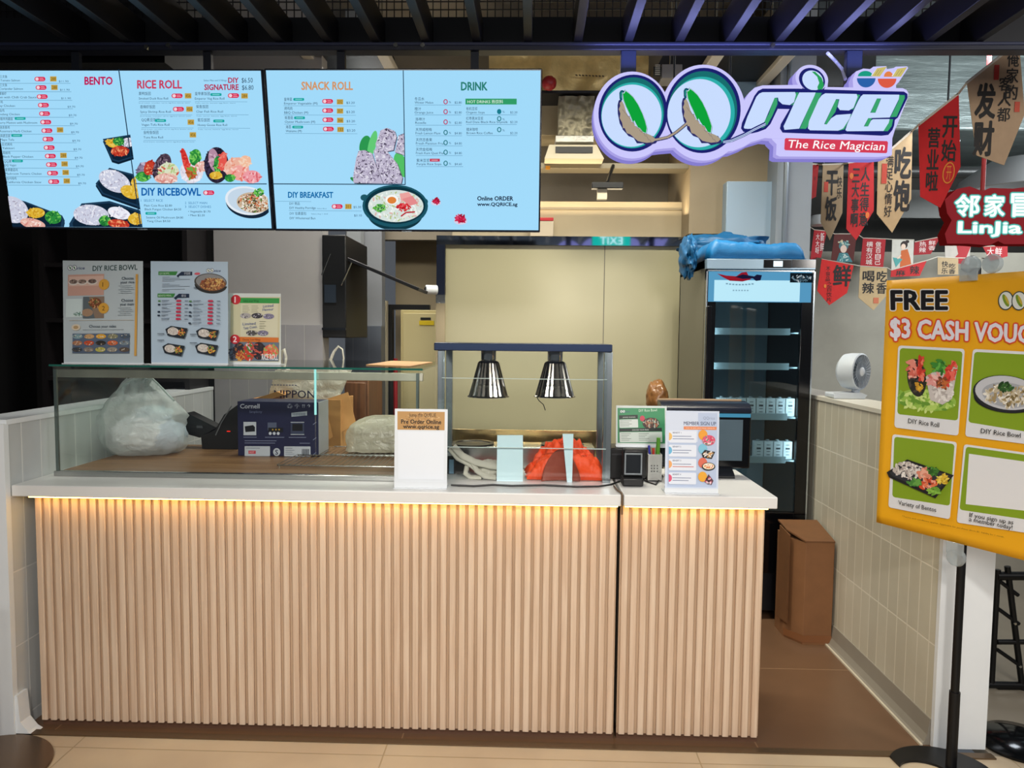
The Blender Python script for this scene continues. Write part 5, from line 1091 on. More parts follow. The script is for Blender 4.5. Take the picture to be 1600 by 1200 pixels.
def dr3(ar):
    ar.rect(360, 464, 437.5, 565, 'cfc9a6'); ar.rect(376, 474, 434, 526, 'd9d5b8'); ar.poly([(361, 465), (436, 466), (436, 474), (361, 473)], '2f9a44'); ar.text('Select your Wrap', 380, 471.5, 3.2, '0f3a1c', width=24, bold=0.01); ar.ell(368.5, 468, 7.6, 7.4, 'c92432'); ar.text('1', 366.6, 472.5, 9, 'f6dfe0', bold=0.03)
    for k, (x, y) in enumerate(((384, 478), (398, 478))): 
        for j in range(4): ar.line(x-5, y+j*3, x+4+((j+k) % 3), y+j*3, 0.6, '8a8a72')
    ar.text('Limited', 411, 480.5, 4, '2d4f9a', width=16, slope=-0.1); ar.text('Flavour', 410.5, 486, 4, '2d4f9a', width=17, slope=-0.1)
    for x, y, c in ((384, 493, 'b0aaa8'), (402, 493, '35333a'), (420, 494, '8a84a0'), (394, 520, '4a4844'), (411.5, 520, '7a7690')): ar.ell(x, y, 8.6, 4.2, c); ar.scatter(x, y, 8, 3.4, [c, 'd6d2d8', '5a5660'], 22, 1.4, seed=int(x))
    ar.text('Limited', 380, 508, 4, '2d4f9a', width=20, slope=-0.06); ar.text('Tasty Crunch', 381, 514.5, 4, '2d4f9a', width=21, slope=-0.12)
    for j in range(4): ar.line(406, 502+j*3.4, 416-(j % 2)*2, 502+j*3.4, 0.6, '8a8a72')
    ar.poly([(361, 526), (436, 527), (436, 534.5), (361, 533.5)], 'd9762c'); ar.text('Choose Your Fillings', 380, 532, 3.2, '5a2508', width=28, bold=0.01)
    ar.rect(360.5, 534.5, 437, 564, '6a7686'); 
    for x, y, rx, ry, c in ((366, 553, 7, 10, ['3a3844', '59667a']), (375, 548, 9, 13, ['2e2630', '5a4440', 'a8602e']), (378, 556, 8, 7, ['c88a3a', 'd8b060', 'a83a2a']), (391, 549, 9, 15, ['c8402c', '4a8a3a', 'd8d0d0', 'a83a4a']), (406, 548, 10, 14, ['2a2228', '3e3038', 'c85a4a']), (425, 549, 12, 11, ['e06a4a', 'f09a80', 'd84a3a', '9ab05a'])): ar.ell(x, y, rx, ry, c[0]); ar.scatter(x, y, rx, ry, c, 50, 2.6, seed=int(x))
    ar.text('RICE ROLL', 0, 0, 0, 'eef2f4', bold=0.02, box=(411, 553, 436, 562)); ar.ell(368.5, 530, 7.6, 7.4, 'c92432'); ar.text('2', 365.6, 534.5, 9, 'f6dfe0', bold=0.03)
ZS = CZT + 0.0088
def on_top(py): return PZ(200, py, ZS).y
stand_panel('menu_stand', 'leftmost standing menu card on the glass case, grey-white with orange number discs', 'menu', PZ(162, 569, ZS), (97, 405), (222, 410), (226, 567), (101, 566), dr1, ZS, lean=0.03, paper='b9c6cc')
stand_panel('menu_stand', 'tallest standing menu card on the glass case, pale blue with a noodle bowl picture', 'menu', PZ(297, 570, ZS), (234, 406), (356, 411), (357, 567), (238, 567), dr2, ZS, lean=0.03, paper='b6cbdd')
stand_panel('menu_stand', 'small standing menu card with green and orange bars, right of the taller cards', 'menu', PZ(399, 570, ZS), (357, 458), (438, 459), (440, 567), (358, 567), dr3, ZS, lean=0.03, paper='d6dcd8')

# ================================================================== THINGS INSIDE AND BEHIND THE CASE
ZF = ZT+0.019
FILM = plastic_film('white_bag_film', 'f2f5f6', 0.42)
def plastic_bag():
    c = PZ(225, 712, ZF); Y = 3.46
    s = Y/1151.0; cx = PY(225, 655, Y).x; zc = PY(225, 655, Y).z
    t = thing('plastic_bag', 'knotted translucent white plastic bag at the left end of the glass case', 'bag', (cx, Y, ZF))
    prof = [(0, 0.005), (46, 0.0), (60, 0.03), (66, 0.11), (63, 0.19), (50, 0.25), (37, 0.295), (25, 0.335), (17, 0.365)]
    mb = MB(); rings = []; n = 56
    hs = [i/26 for i in range(27)]
    for f in hs:
        x = f*(len(prof)-1); i = min(int(x), len(prof)-2); k = x-i; k2 = k
        r = (prof[i][0]*(1-k2)+prof[i+1][0]*k2)*s; h = prof[i][1]*(1-k)+prof[i+1][1]*k
        ring = []
        for j in range(n):
            a = 2*math.pi*j/n; q = Vector((math.cos(a)*1.6, math.sin(a)*1.6, h*9)); w = 1+0.13*noise.noise(q*1.4)+0.11*abs(noise.noise(q*3.1+Vector((3, 1, 2))))*min(1, f*3) + (0.10*math.sin(a*9+h*30)*max(0, f-0.5))
            ring.append(Vector((cx - 0.02*f + math.cos(a)*r*w, Y + math.sin(a)*r*w*0.72, max(ZF+0.002, ZF+h+0.012*noise.noise(q*2)))))
        rings.append(ring)
    mb.loft(rings, FILM, cap=False); mb.build('bag_body', t, angle=60)
    inner = MB(); inner.blob((cx-0.01, Y, ZF+0.10), (0.135, 0.10, 0.088), mat('eef3f5', 0.5, bump=0.5, scale=25), seed=4, amp=0.2, sub=4, freq=3, crease=0.25); inner.blob((cx+0.10, Y+0.03, ZF+0.085), (0.085, 0.09, 0.075), mat('c3d2e4', 0.5, bump=0.4, scale=25), seed=8, amp=0.2, sub=3, crease=0.2); inner.blob((cx+0.04, Y+0.02, ZF+0.19), (0.085, 0.07, 0.04), mat('cfe0e8', 0.5, bump=0.4), seed=18, amp=0.2, sub=3, crease=0.2); inner.build('crumpled_content', t, angle=80)
    for pts in ([(205, 618), (213, 600), (224, 590), (232, 596), (228, 612), (222, 628)], [(228, 600), (236, 590), (247, 600), (262, 616), (272, 626)], [(196, 622), (186, 614), (196, 600), (222, 588), (236, 588)]):
        MB().tube([PY(x, y, Y-0.04) for x, y in pts], [0.014, 0.017, 0.012, 0.015, 0.012, 0.016][:len(pts)], plastic_film('white_bag_handle', 'dfe9ea', 0.85), n=8, flat=0.35).build('handle', t)
plastic_bag()
def scanner_gun():
    Y = 3.62; a = PZ(317, 712, ZF); t = thing('black_label_printer', 'black angular device with a tilted head and red light beside the white plastic bag', 'printer', (PY(320, 700, Y).x, Y, ZF))
    k = mat('0d0d10', 0.4)
    mb = MB(); mb.prism([Vector((p.x, Y, max(p.z, ZF+0.001))) for p in (PY(316, 712, Y), PY(372, 712, Y), PY(372, 632, Y), PY(350, 648, Y), PY(336, 672, Y), PY(314, 682, Y))], (0, 0.12, 0), k); mb.build('base', t, 0.006)
    mb = MB(); mb.prism([PY(*p, Y+0.02) for p in ((257, 660), (268, 650), (292, 645), (318, 658), (338, 668), (312, 684), (298, 680), (262, 668))], (0, 0.08, 0), k); mb.build('tilted_head', t, 0.005)
    MB().tube([PY(337, 680, Y-0.004), PY(346, 660, Y-0.004), PY(362, 634, Y-0.004)], 0.003, mat('6a6c70', 0.3)).build('edge_strip', t)
    q = PY(357, 674, Y-0.003); MB().box(q.x-0.008, q.x+0.008, Y-0.004, Y, q.z-0.002, q.z+0.002, mat('ff3020', 0.4, em=1.2)).build('red_light', t)
    q = PY(312, 667, Y+0.018); MB().box(q.x-0.015, q.x+0.015, Y+0.016, Y+0.02, q.z-0.006, q.z+0.006, mat('4a4c50', 0.3)).build('grey_badge', t)
scanner_gun()
def navy_box():
    Y = 3.44; fr = frame_px((0, Y, 0), (1, 0, 0), (0, 0, 1), (371, 627), (497, 629), (498, 717), (372, 716))
    b = fr.p(0, 0); dz = ZF - b.z
    t = thing('navy_appliance_box', 'dark navy printed appliance carton standing in the glass case', 'box', (fr.p(fr.W/2, 0).x, Y, ZF))
    nv = mat('191d44', 0.4); x0, x1, z1 = fr.o.x, fr.o.x+fr.W, fr.o.z+fr.H
    mb = MB(); mb.box(x0, x1, Y, Y+0.004, ZF, z1, nv); mb.box(x0, x1-0.004, Y+0.004, Y+0.17, ZF, z1, nv); mb.box(x1-0.004, x1+0.001, Y+0.004, Y+0.17, ZF, z1, mat('a9adb8', 0.45, var=0.05)); mb.build('carton', t, 0.001)
    ar = Art(fr, (371, 627), (497, 629), (498, 717), (372, 716), rough=0.35)
    ar.text('Cornell', 0, 0, 0, 'd8dcec', bold=0.025, box=(375.5, 631, 406, 638)); ar.text('Simplicity', 390, 645, 3.6, '7d86ae', width=20)
    ar.text('♻ ☂ ⇈ ↑', 449, 637, 5, 'c8cee0', width=36); ar.poly([(456, 645), (480, 642.5), (480, 649), (456, 651)], 'b9c6d2')
    for k in range(13): ar.line(458+k*1.6, 645, 458+k*1.6, 649.5, 0.7, '3a4a66')
    ar.rect(381, 659, 401, 680, 'c5ccd8'); ar.poly([(383, 666), (396, 664), (399, 667), (399, 674), (384, 675)], '14161e')
    ar.rect(419, 660, 433, 672, '59627c'); ar.rect(420, 668, 443, 675, '15171f'); 
    for k in range(3): ar.ell(423+k*6.3, 677, 2.3, 2.4, 'd0d6e4')
    for k in range(3): ar.ell(427+k*5, 671, 1.2, 1.2, 'c8a23a')
    ar.rect(455, 659.5, 476, 678.5, '3d4560'); ar.rect(457.5, 662, 473.5, 673, '11131b'); ar.line(455, 659.5, 476, 659.5, 1, 'c5ccd8'); ar.line(455, 678.5, 476, 678.5, 1, 'c5ccd8')
    for x, y, w in ((381, 683, 21), (415, 683, 30), (452, 683, 27), (383, 688.5, 50), (383, 692, 48), (469, 692, 16)): ar.line(x, y, x+w, y, 0.9, '8890b0')
    ar.rect(383, 697, 423, 712.5, 'c3cad6', r=1); ar.line(385, 700, 407, 700, 0.8, '5a6478'); ar.rect(389, 704, 400.5, 709, 'c8384a'); ar.text('HOT', 390.5, 708, 3, 'f0d0d4', width=8)
    ar.ell(433.5, 706, 5.6, 6.2, 'c3cad6'); ar.text('S', 431.2, 710, 7.5, '191d44', bold=0.02)
    ar.rect(445, 697, 486, 712.5, 'c3cad6', r=1); 
    for k in range(4): ar.line(447, 700+k*3, 458+k % 2*3, 700+k*3, 0.6, '5a6478')
    for k in range(9): ar.line(473+k*1.3, 701, 473+k*1.3, 710, 0.7, '2a3040')
    for y in (660, 684, 707): ar.line(490, y+3, 495, y-1, 0.9, '8890b0')
    ar.build('printed_front', t)
navy_box()
def wire_rack():
    a = PZ(433, 726, ZF+0.012); b = PZ(640, 724, ZF+0.012); y0, y1 = a.y, 3.70; x0, x1 = a.x, PY(652, 700, y0).x-0.05; z = ZF+0.012
    mb = MB(); 
    xs = [fx for fx in (x0+(x1-x0)*i/22 for i in range(23)) ]
    bx1 = PY(497, 700, 3.44).x + 0.006
    for x in xs: mb.cyl((x, y0, z), (x, y1 if x > bx1 else 3.432, z), 0.0016, STEEL, n=6)
    t = thing('wire_rack', 'flat chromed wire rack on the base board beside the navy carton', 'rack', ((x0+x1)/2, y0, ZF))
    mb.build('cross_wires', t); mb = MB()
    for y, xx in ((y0, x0), (3.428, x0), ((y0+y1)/2+0.03, bx1), (y1, bx1)): mb.cyl((xx, y, z-0.003), (x1, y, z-0.003), 0.003, STEEL, n=8)
    mb.build('frame', t)
    for x in (x0+0.01, x1-0.01):
        for y in (y0, y1 if x > bx1 else 3.428): MB().cyl((x, y, ZF), (x, y, z-0.003), 0.003, STEEL, n=8).build('foot', t)
    return z
# keep the rack to the right of the navy carton
def plastic_pack():
    Y = 3.47; a, b = PY(533, 722, Y), PY(640, 655, Y)
    cx, hx = (a.x+b.x)/2, (b.x-a.x)/2; z0 = ZF+0.016; hz_ = (b.z-z0)
    def shp(p): 
        k = 4.0; return (p.x, p.y, p.z)
    mb = MB(); rings = []; n = 48
    for i in range(20):
        f = i/19; h = hz_*f; e = 1.0 if f < 0.55 else math.sqrt(max(0.0, 1-((f-0.55)/0.47)**2)); ring = []
        for j in range(n):
            an = 2*math.pi*j/n; c_, s_ = math.cos(an), math.sin(an); sx = abs(c_)**0.5*(1 if c_ >= 0 else -1); sy = abs(s_)**0.5*(1 if s_ >= 0 else -1)
            q = Vector((c_*2, s_*2, h*14)); w = 1+0.08*noise.noise(q*1.5)+0.05*abs(noise.noise(q*3.7))
            ring.append(Vector((cx+sx*hx*0.93*e*w+0.02*(f-0.5), Y+0.13+sy*0.12*e*w, z0+h+0.006*noise.noise(q*2.5))))
        rings.append(ring)
    mb.loft(rings, plastic_film('clear_wrap', 'efe8d2', 0.68)); t = thing('plastic_wrapped_pack', 'squat pack of food containers in wrinkled clear plastic, right half of the glass case', 'package', (cx, Y+0.13, z0)); mb.build('wrap', t, angle=60)
    for k in range(3): MB().box(cx-hx*0.75, cx+hx*0.72, Y+0.05, Y+0.2, z0+0.006+k*0.04, z0+0.036+k*0.04, mat('c4c8c0', 0.4)).build('container', t, 0.008)
def rack_for_pack():
    return wire_rack()
rack_for_pack(); plastic_pack()
def back_table():
    t = thing('steel_table', 'steel work table behind the glass case', 'table', (-1.0, 4.0, 0))
    x0, x1 = PY(378, 700, 3.86).x, PY(575, 700, 3.86).x
    MB().box(x0, x1, 3.86, 4.24, 0.92, 0.95, STEEL).build('table_top', t, 0.003)
    for x in (x0+0.03, x1-0.03):
        for y in (3.89, 4.21): MB().cyl((x, y, 0), (x, y, 0.92), 0.016, STEEL, n=12).build('leg', t)
    z0 = 0.951; a, b = PY(392, 620, 3.9), PY(532, 612, 3.9)
    t = thing('open_cardboard_box', 'open brown cardboard box with a flap folded out, behind the navy carton', 'box', ((a.x+b.x)/2, 3.9, z0))
    cm = mat('c29055', 0.75, var=0.06, scale=12); zt = a.z-0.01; mb = MB()
    mb.box(a.x, b.x, 3.9, 3.905, z0, zt, cm); mb.box(a.x, b.x, 4.175, 4.18, z0, zt, cm); mb.box(a.x, a.x+0.005, 3.905, 4.175, z0, zt, cm); mb.box(b.x-0.005, b.x, 3.905, 4.175, z0, zt, cm); mb.box(a.x, b.x, 3.905, 4.175, z0, z0+0.005, cm); mb.build('body', t, 0.001)
    mb = MB(); P4 = [PY(*p, 3.89) for p in ((499, 627), (539, 614), (552, 664), (513, 687))]; P4[1].y += 0.06; P4[2].y += 0.06; mb.prism(P4, (0, 0.006, 0), cm); mb.build('flap', t)
    Pf = [PY(395, 624, 3.9), PY(432, 612, 3.9), PY(445, 617, 3.9), PY(405, 629, 3.9)]; mb = MB(); mb.prism(Pf, (0, 0.2, 0.0), cm); mb.build('rear_flap', t)
    # carrier bag in the box
    Y = 4.0; mb = MB(); cb = plastic_film('carrier_bag_film', 'f6f4e6', 0.93)
    cols = [((431, 585), (455, 580), (500, 582), (545, 585)), ]
    nx, ny = 30, 24
    def edge(v): return (408+22*v**0.8, 520+30*v**1.2)
    def mk(sgn):
        def fn(u, v):
            l, r = edge(v); px = l+(r-l)*u; py = 650-(650-578)*v; q = Vector((u*6, v*6, sgn*3.0)); p = PY(px, py, Y)
            bulge = 0.06*math.sin(math.pi*u)*(1-0.6*v); p.y += sgn*bulge + 0.012*noise.noise(q)+0.012*abs(noise.noise(q*2.3)); return p
        return fn
    t = thing('carrier_bag', 'upright cream plastic carrier bag with dark lettering behind the navy carton', 'bag', (PY(480, 640, Y).x, Y, z0+0.006))
    mb.sheet(mk(-1), nx, ny, cb); mb.sheet(mk(1), nx, ny, cb); mb.build('bag_body', t, angle=80)
    hm = plastic_film('carrier_bag_handle', 'efeee2', 0.95)
    MB().tube([PY(x, y, Y-0.01) for x, y in ((512, 582), (515, 566), (522, 549), (529, 541), (535, 546), (537, 560), (533, 574), (530, 584))], [0.014, 0.010, 0.008, 0.008, 0.009, 0.009, 0.011, 0.016], hm, n=8, flat=0.5).build('handle', t)
    MB().tube([PY(x, y, Y+0.05) for x, y in ((436, 582), (438, 566), (441, 548), (444, 545), (447, 558), (446, 570), (452, 582))], [0.014, 0.010, 0.008, 0.008, 0.009, 0.011, 0.016], hm, n=8, flat=0.5).build('handle', t)
    fr = frame_px((0, Y-0.088, 0), (1, 0, 0), (0, 0, 1), (425, 600), (510, 600), (510, 640), (425, 640)); ar = Art(fr, (425, 600), (510, 600), (510, 640), (425, 640))
    ar.text('NIPPON', 0, 0, 0, '2a3058', bold=0.012, box=(428.5, 610, 492, 622)); [ar.line(424+k*4.6, 602, 427+k*4.6, 602, 1.6, '7a80a0') for k in range(9)]; ar.build('lettering', t)
back_table()
# flat cardboard sheet and flyers on the case top
a, b = PZ(575, 570, CZT+0.01), PZ(668, 566, CZT+0.01)
tag(MB().prism([PZ(x, y, CZT+0.0095) for x, y in ((572, 570.5), (640, 573), (676, 566.5), (612, 564.5))], (0, 0, 0.003), mat('c79a68', 0.6, var=0.1, scale=14)).build('cardboard_sheet'), 'flat brown cardboard sheet lying on the right end of the glass case top', 'sheet')

# ================================================================== HEATED GANTRY CONTENTS
def cloths():
    Y = 3.10; zt = ZT
    t = MB(); c = PY(881, 720, Y+0.03); om = mat('ff5520', 0.5, bump=0.6, scale=22)
    rings = []
    def fn(u, v):
        a = PY(822+(944-822)*u, 750, Y-0.055).x; q = Vector((u*5, v*4, 2.2)); y = Y-0.055+0.15*v
        prof = (math.sin(math.pi*min(1, max(0, u*0.98+0.01)))**0.6)*(0.55+0.45*math.sin(math.pi*v)**0.7) if 0 < v < 1 else 0
        h = 0.165*prof*(0.60+0.30*u*(1.5-u)+0.34*noise.noise(q)+0.34*abs(noise.noise(q*2.3))+0.12*abs(noise.noise(q*5.1)))
        return Vector((a+0.012*noise.noise(q*2), y, max(zt+0.003, zt+0.003+h)))
    t.sheet(fn, 90, 44, om); o = t.build('orange_cloth', None, angle=75); s = o.modifiers.new('cloth_thickness', 'SOLIDIFY'); s.thickness = 0.003; s.offset = 1
    tag(o, 'crumpled bright orange cloth at the right end of the heated gantry', 'cloth')
    # folded red-brown piece in front of it
    m2 = MB(); bm_ = mat('8d3a24', 0.5, bump=0.3, scale=24); Yb = 3.022
    def fb(u, v):
        px = 846+(906-846)*u; top = 748-46*math.sin(math.pi*u)**0.7; py = 752-(752-top)*v; p = PY(px, py, Yb+0.012*math.sin(3*u+v)); p.z = max(p.z, ZT+0.003); return p
    m2.sheet(fb, 24, 14, bm_); o = m2.build('brown_cloth_fold', None, angle=75); s = o.modifiers.new('cloth_thickness', 'SOLIDIFY'); s.thickness = 0.003; s.offset = -1
    tag(o, 'folded red-brown cloth lying against the orange cloth inside the gantry glass', 'cloth')
    # grey-white gloves / apron straps
    gm = mat('bdb9ad', 0.7, bump=0.3, scale=30); Y2 = 3.055
    mb = MB(); 
    mb.blob((PY(764, 735, Y2).x, Y2+0.03, ZT+0.04), (0.062, 0.05, 0.036), gm, seed=3, amp=0.22, sub=4, freq=2.6, crease=0.3)
    for pts, r in (([(708, 697), (722, 712), (742, 722), (768, 728), (790, 730)], 0.016), ([(730, 728), (727, 740), (735, 748), (752, 749)], 0.013), ([(738, 720), (745, 735), (758, 744), (775, 746)], 0.014), ([(702, 700), (715, 716), (735, 726), (752, 740)], 0.012)):
        pp = []
        for x, y in pts: p = PY(x, y, Y2-0.02); p.z = max(p.z, ZT+r*0.62+0.002); pp.append(p)
        mb.tube(pp, r, gm, n=10, flat=0.55)
    tag(mb.build('grey_apron_strap', None, angle=75), 'tangled pale grey cloth straps at the left end of the heated gantry', 'cloth')
    a, b = PY(701, 748, 3.16), PY(727, 712, 3.16); t = thing('black_caddy', 'small black caddy with a pale blue front label behind the standing order card', 'box', ((a.x+b.x)/2, 3.16, ZT))
    MB().box(a.x-0.02, b.x, 3.15, 3.23, ZT+0.001, b.z, BLACK).build('body', t, 0.004); q = PY(702, 718, 3.15); r = PY(709, 740, 3.15); MB().box(q.x, r.x, 3.147, 3.15, r.z, q.z, mat('7fa6c4', 0.4)).build('label', t)
    # pink tray behind the straps
    a, b = PY(726, 716, 3.27), PY(782, 705, 3.27); tag(MB().lathe([(0.03, 0), (0.052, 0.001), (0.062, 0.028), (0.066, 0.028), (0.054, -0.002)], ((a.x+b.x)/2, 3.225, ZT+0.003), mat('c9817a', 0.4), n=32).build('pink_bowl', None), 'shallow pink bowl half hidden behind the grey straps in the gantry', 'bowl')
    # pale blue reflections in the glass, built as thin cards behind it
    for pts, lab in ((((777, 680), (817, 680), (817, 748), (776, 748)), 'broad pale blue reflection in the gantry glass, built as a card'), (((879, 678), (896, 678), (894, 748), (886, 748)), 'narrow pale blue reflection in the gantry glass, built as a strip in front of the orange cloth')):
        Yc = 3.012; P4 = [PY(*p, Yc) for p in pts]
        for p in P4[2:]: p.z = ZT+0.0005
        tag(MB().prism(P4, (0, 0.002, 0), mat('d6f0fa', 0.25)).build('glass_reflection'), lab, 'reflection')
cloths()

# ================================================================== ON THE COUNTER
def order_card():
    p = PZ(657, 763, ZT)
    def d(ar):
        ar.rect(621, 643, 694.5, 671.5, 'b98f58'); ar.scatter(658, 657, 34, 12, ['a87c48', 'c8a06a', '9a7040', 'd2ae7a'], 120, 1.6, seed=2)
        ar.text('Jump the QUEUE', 0, 0, 0, '2c2118', box=(639, 645.5, 681, 653)); ar.text('Pre Order Online', 0, 0, 0, '1c1410', bold=0.035, box=(627, 655.3, 689, 662)); ar.text('www.qqrice.sg', 0, 0, 0, '1c1410', bold=0.035, box=(630, 663.7, 686, 671)); ar.rect(622, 674, 694, 749, 'e3e9f0')
    stand_panel('order_card_stand', 'white standing card with a brown top panel between glass case and gantry', 'sign', p, (617, 639), (699, 639), (699, 753), (616, 753), d, ZT, 0.06, 0.05, paper='dde3e8')
order_card()
def till_area():
    Yb = 3.09
    a, b = PY(953, 700, Yb), PY(1012, 700, Yb)
    t = thing('receipt_printer', 'black receipt printer on the counter under the small green sign', 'printer', ((a.x+b.x)/2, Yb, ZT))
    pk = mat('121214', 0.4); MB().box(a.x, b.x, Yb, Yb+0.14, ZT+0.001, a.z, pk).build('body', t, 0.006); MB().box(a.x+0.01, b.x-0.01, Yb-0.004, Yb, a.z-0.03, a.z-0.024, mat('3a3a3e', 0.3)).build('paper_slot', t); MB().box(a.x-0.012, a.x-0.001, Yb+0.01, Yb+0.1, ZT+0.02, PY(955, 664, Yb).z, mat('2c2e30', 0.5)).build('side_bracket', t)
    top = a.z+0.001
    def dg(ar):
        ar.poly([(966, 636), (1040, 639), (1038, 693), (964, 692)], '2f8a58'); mini_logo(ar, 972, 642, 0.5, '3a8a5a'); ar.text('DIY Rice Bowl', 0, 0, 0, 'd6ecd8', box=(1000, 639.5, 1028, 643.5)); ar.rect(968, 648, 998, 654, '16201c'); ar.rect(968, 655, 998, 668, 'd0d8d2', r=1); ar.text('CHOOSE YOUR RICE', 974, 652.5, 2, 'c8d8cc', width=20)
        for k in range(4): ar.line(969.5, 657+k*2.6, 988-(k % 2)*4, 657+k*2.6, 0.6, '5a6a60')
        ar.ell(1005, 654, 3.8, 4.5, 'c23a52'); ar.ell(1018, 662, 13, 9, '39302c'); ar.scatter(1018, 661, 12, 8, ['8a4a3a', 'c89a7a', 'b0b8a8', '5a3a34', 'a86a4a'], 60, 2, seed=5)
        ar.rect(967.5, 669, 1034, 674, '16201c'); ar.text('CHOOSE YOUR MAIN', 988, 672.8, 2.2, 'c8d8cc', width=26); ar.rect(967.5, 675, 1034, 691, 'c3cec6', r=1)
        for c_ in (970, 998): 
            for k in range(5): ar.line(c_, 677.5+k*2.6, c_+16-(k % 3)*3, 677.5+k*2.6, 0.6, '5a6a60')
    stand_panel('green_sign_stand', 'small green printed sign standing on the receipt printer', 'sign', Vector((0, Yb+0.03, top)), (964, 632), (1043, 636), (1040, 695), (961, 694), dg, top, 0.04, 0.10, paper='cfd8d4')
    # barcode scanner
    Y = 2.97; a, b = PY(974, 701, Y), PY(1011, 748, Y)
    t = thing('barcode_scanner', 'black desktop code scanner with a silver framed window at the front of the counter', 'scanner', ((a.x+b.x)/2, Y, ZT))
    MB().box(a.x-0.004, b.x-0.018, Y-0.03, Y+0.05, ZT+0.0005, ZT+0.035, pk).build('foot', t, 0.006)
    mb = MB(); mb.box(a.x, b.x, Y-0.004, Y+0.05, ZT+0.032, a.z, pk); mb.build('head', t, 0.01)
    c, d_ = PY(976, 708, Y-0.006), PY(1003, 742, Y-0.006); fm = mat('8f979c', 0.3, 0.3); mb = MB(); x0, x1, z0, z1 = c.x, d_.x, d_.z, c.z; w = 0.006
    mb.box(x0, x1, Y-0.009, Y-0.003, z1-w, z1, fm); mb.box(x0, x1, Y-0.009, Y-0.003, z0, z0+w, fm); mb.box(x0, x0+w, Y-0.009, Y-0.003, z0+w, z1-w, fm); mb.box(x1-w, x1, Y-0.009, Y-0.003, z0+w, z1-w, fm); mb.build('window_frame', t, 0.001); MB().box(x0+w, x1-w, Y-0.006, Y-0.003, z0+w, z1-w, mat('272a2e', 0.08)).build('window', t)
    # pen cup with pens
    Y = 3.06; a, b = PY(1013, 710, Y), PY(1034, 746, Y); t = thing('pen_holder', 'small white square pen holder with printed dots behind the scanner', 'pen holder', ((a.x+b.x)/2, Y, ZT)); wm_ = mat('bfc0bb', 0.5)
    mb = MB(); mb.box(a.x, b.x, Y, Y+0.004, ZT+0.0005, a.z, wm_); mb.box(a.x, b.x, Y+0.046, Y+0.05, ZT+0.0005, a.z, wm_); mb.box(a.x, a.x+0.004, Y+0.004, Y+0.046, ZT+0.0005, a.z, wm_); mb.box(b.x-0.004, b.x, Y+0.004, Y+0.046, ZT+0.0005, a.z, wm_); mb.box(a.x, b.x, Y, Y+0.05, ZT+0.0005, ZT+0.004, wm_); mb.build('cup', t)
    mb = MB()
    for k in range(9): mb.box(a.x+0.012+(k % 3)*0.012, a.x+0.017+(k % 3)*0.012, Y-0.001, Y, ZT+0.04+(k//3)*0.012, ZT+0.045+(k//3)*0.012, mat('5a5a5a', 0.5))
    mb.build('printed_dots', t)
    for pts, r, col, lab in (((1018, 725, 1014, 696), 0.006, '2b2f9a', 'blue pen standing in the white pen holder'), ((1021, 722, 1021, 700), 0.006, 'd8372a', 'red-capped pen standing in the white pen holder'), ((1026, 724, 1029, 684), 0.010, '5aa02e', 'thick green marker standing in the white pen holder')):
        p, q = PY(pts[0], pts[1], Y+0.025), PY(pts[2], pts[3], Y+0.025); p.z = ZT+0.02
        tag(MB().cyl(p, q, r, mat(col, 0.4), r1=r*0.8, n=14).build('pen', None), lab, 'pen')
    # member card
    p = PZ(1081, 771, ZT)
    def dm(ar):
        ar.rect(1043, 645, 1120, 761, 'b7c6e0'); ar.rect(1043, 645, 1090, 690, 'cfd9ea'); ar.text('QQrice', 1098, 655, 4.5, '8c98b4', width=18); ar.text('MEMBER SIGN UP', 0, 0, 0, '3d4668', bold=0.015, box=(1068, 658.5, 1118, 664)); ar.rect(1068, 666, 1119, 671, 'e08a5a'); ar.text('Scan to join and enjoy rewards', 0, 0, 0, 'f6e2d4', box=(1071, 667.3, 1116, 669.8))
        for k, (c, tx) in enumerate((('e7bb6a', 'BENEFIT 1'), ('6db4d8', 'BENEFIT 2'), ('e7a86a', 'BENEFIT 3'), ('d85a7a', 'BENEFIT 4'))):
            y = 673+k*21.7; ar.rect(1045, y, 1088, y+18.5, 'dfe6f2', r=2); ar.ell(1045, y+9, 5, 6, c, a0=-90, a1=90); ar.text(tx, 1051, y+4.2, 2.4, '4a5270', width=13, bold=0.01); ar.line(1051, y+8.5, 1080, y+8.5, 1.0, '7a84a0'); ar.line(1051, y+12.5, 1084-(k % 2)*8, y+12.5, 1.0, '7a84a0' if k != 2 else 'c85a4a')
            ar.ell(1098, y+6, 7, 8, ['e8a03a', '7fbfd8', 'd8705a', 'e8a83a'][k])
        ar.ell(1107, 687, 10, 8, 'd85a78'); ar.scatter(1107, 687, 9, 7, ['f0d8dc', 'e88aa0', '4a8a6a', 'd03a5a'], 40, 2, seed=3)
        ar.poly([(1096, 708), (1101, 702), (1117, 705), (1112, 716), (1098, 714)], '2a2c30'); ar.scatter(1107, 709, 8, 4.5, ['e8e4e0', 'd0c8c0', 'd8a05a'], 40, 1.8, seed=4)
        ar.ell(1107, 728, 10.5, 6.4, '20262c'); ar.ell(1107, 727.5, 9, 5, 'e8d8b8'); ar.scatter(1107, 727.5, 7, 3.6, ['d87a3a', 'f0e8d8', 'c84a3a'], 30, 1.8, seed=5)
        ar.poly([(1101, 752), (1107, 740), (1115, 750), (1112, 757)], '5a3a44'); ar.scatter(1108, 750, 6, 5, ['d8607a', '3a2a30', 'e8c8cc'], 30, 1.8, seed=6)
    stand_panel('member_card_stand', 'tall pale blue membership card standing at the front of the counter before the monitor', 'sign', p, (1040, 642), (1123, 642), (1123, 763), (1039, 763), dm, ZT, 0.07, 0.05, paper='cdd8ea')
    # POS terminal
    Y = 3.20; t = thing('payment_terminal', 'black touch screen till monitor on a sloping foot behind the membership card', 'till', (PY(1100, 745, Y).x, Y, ZT))
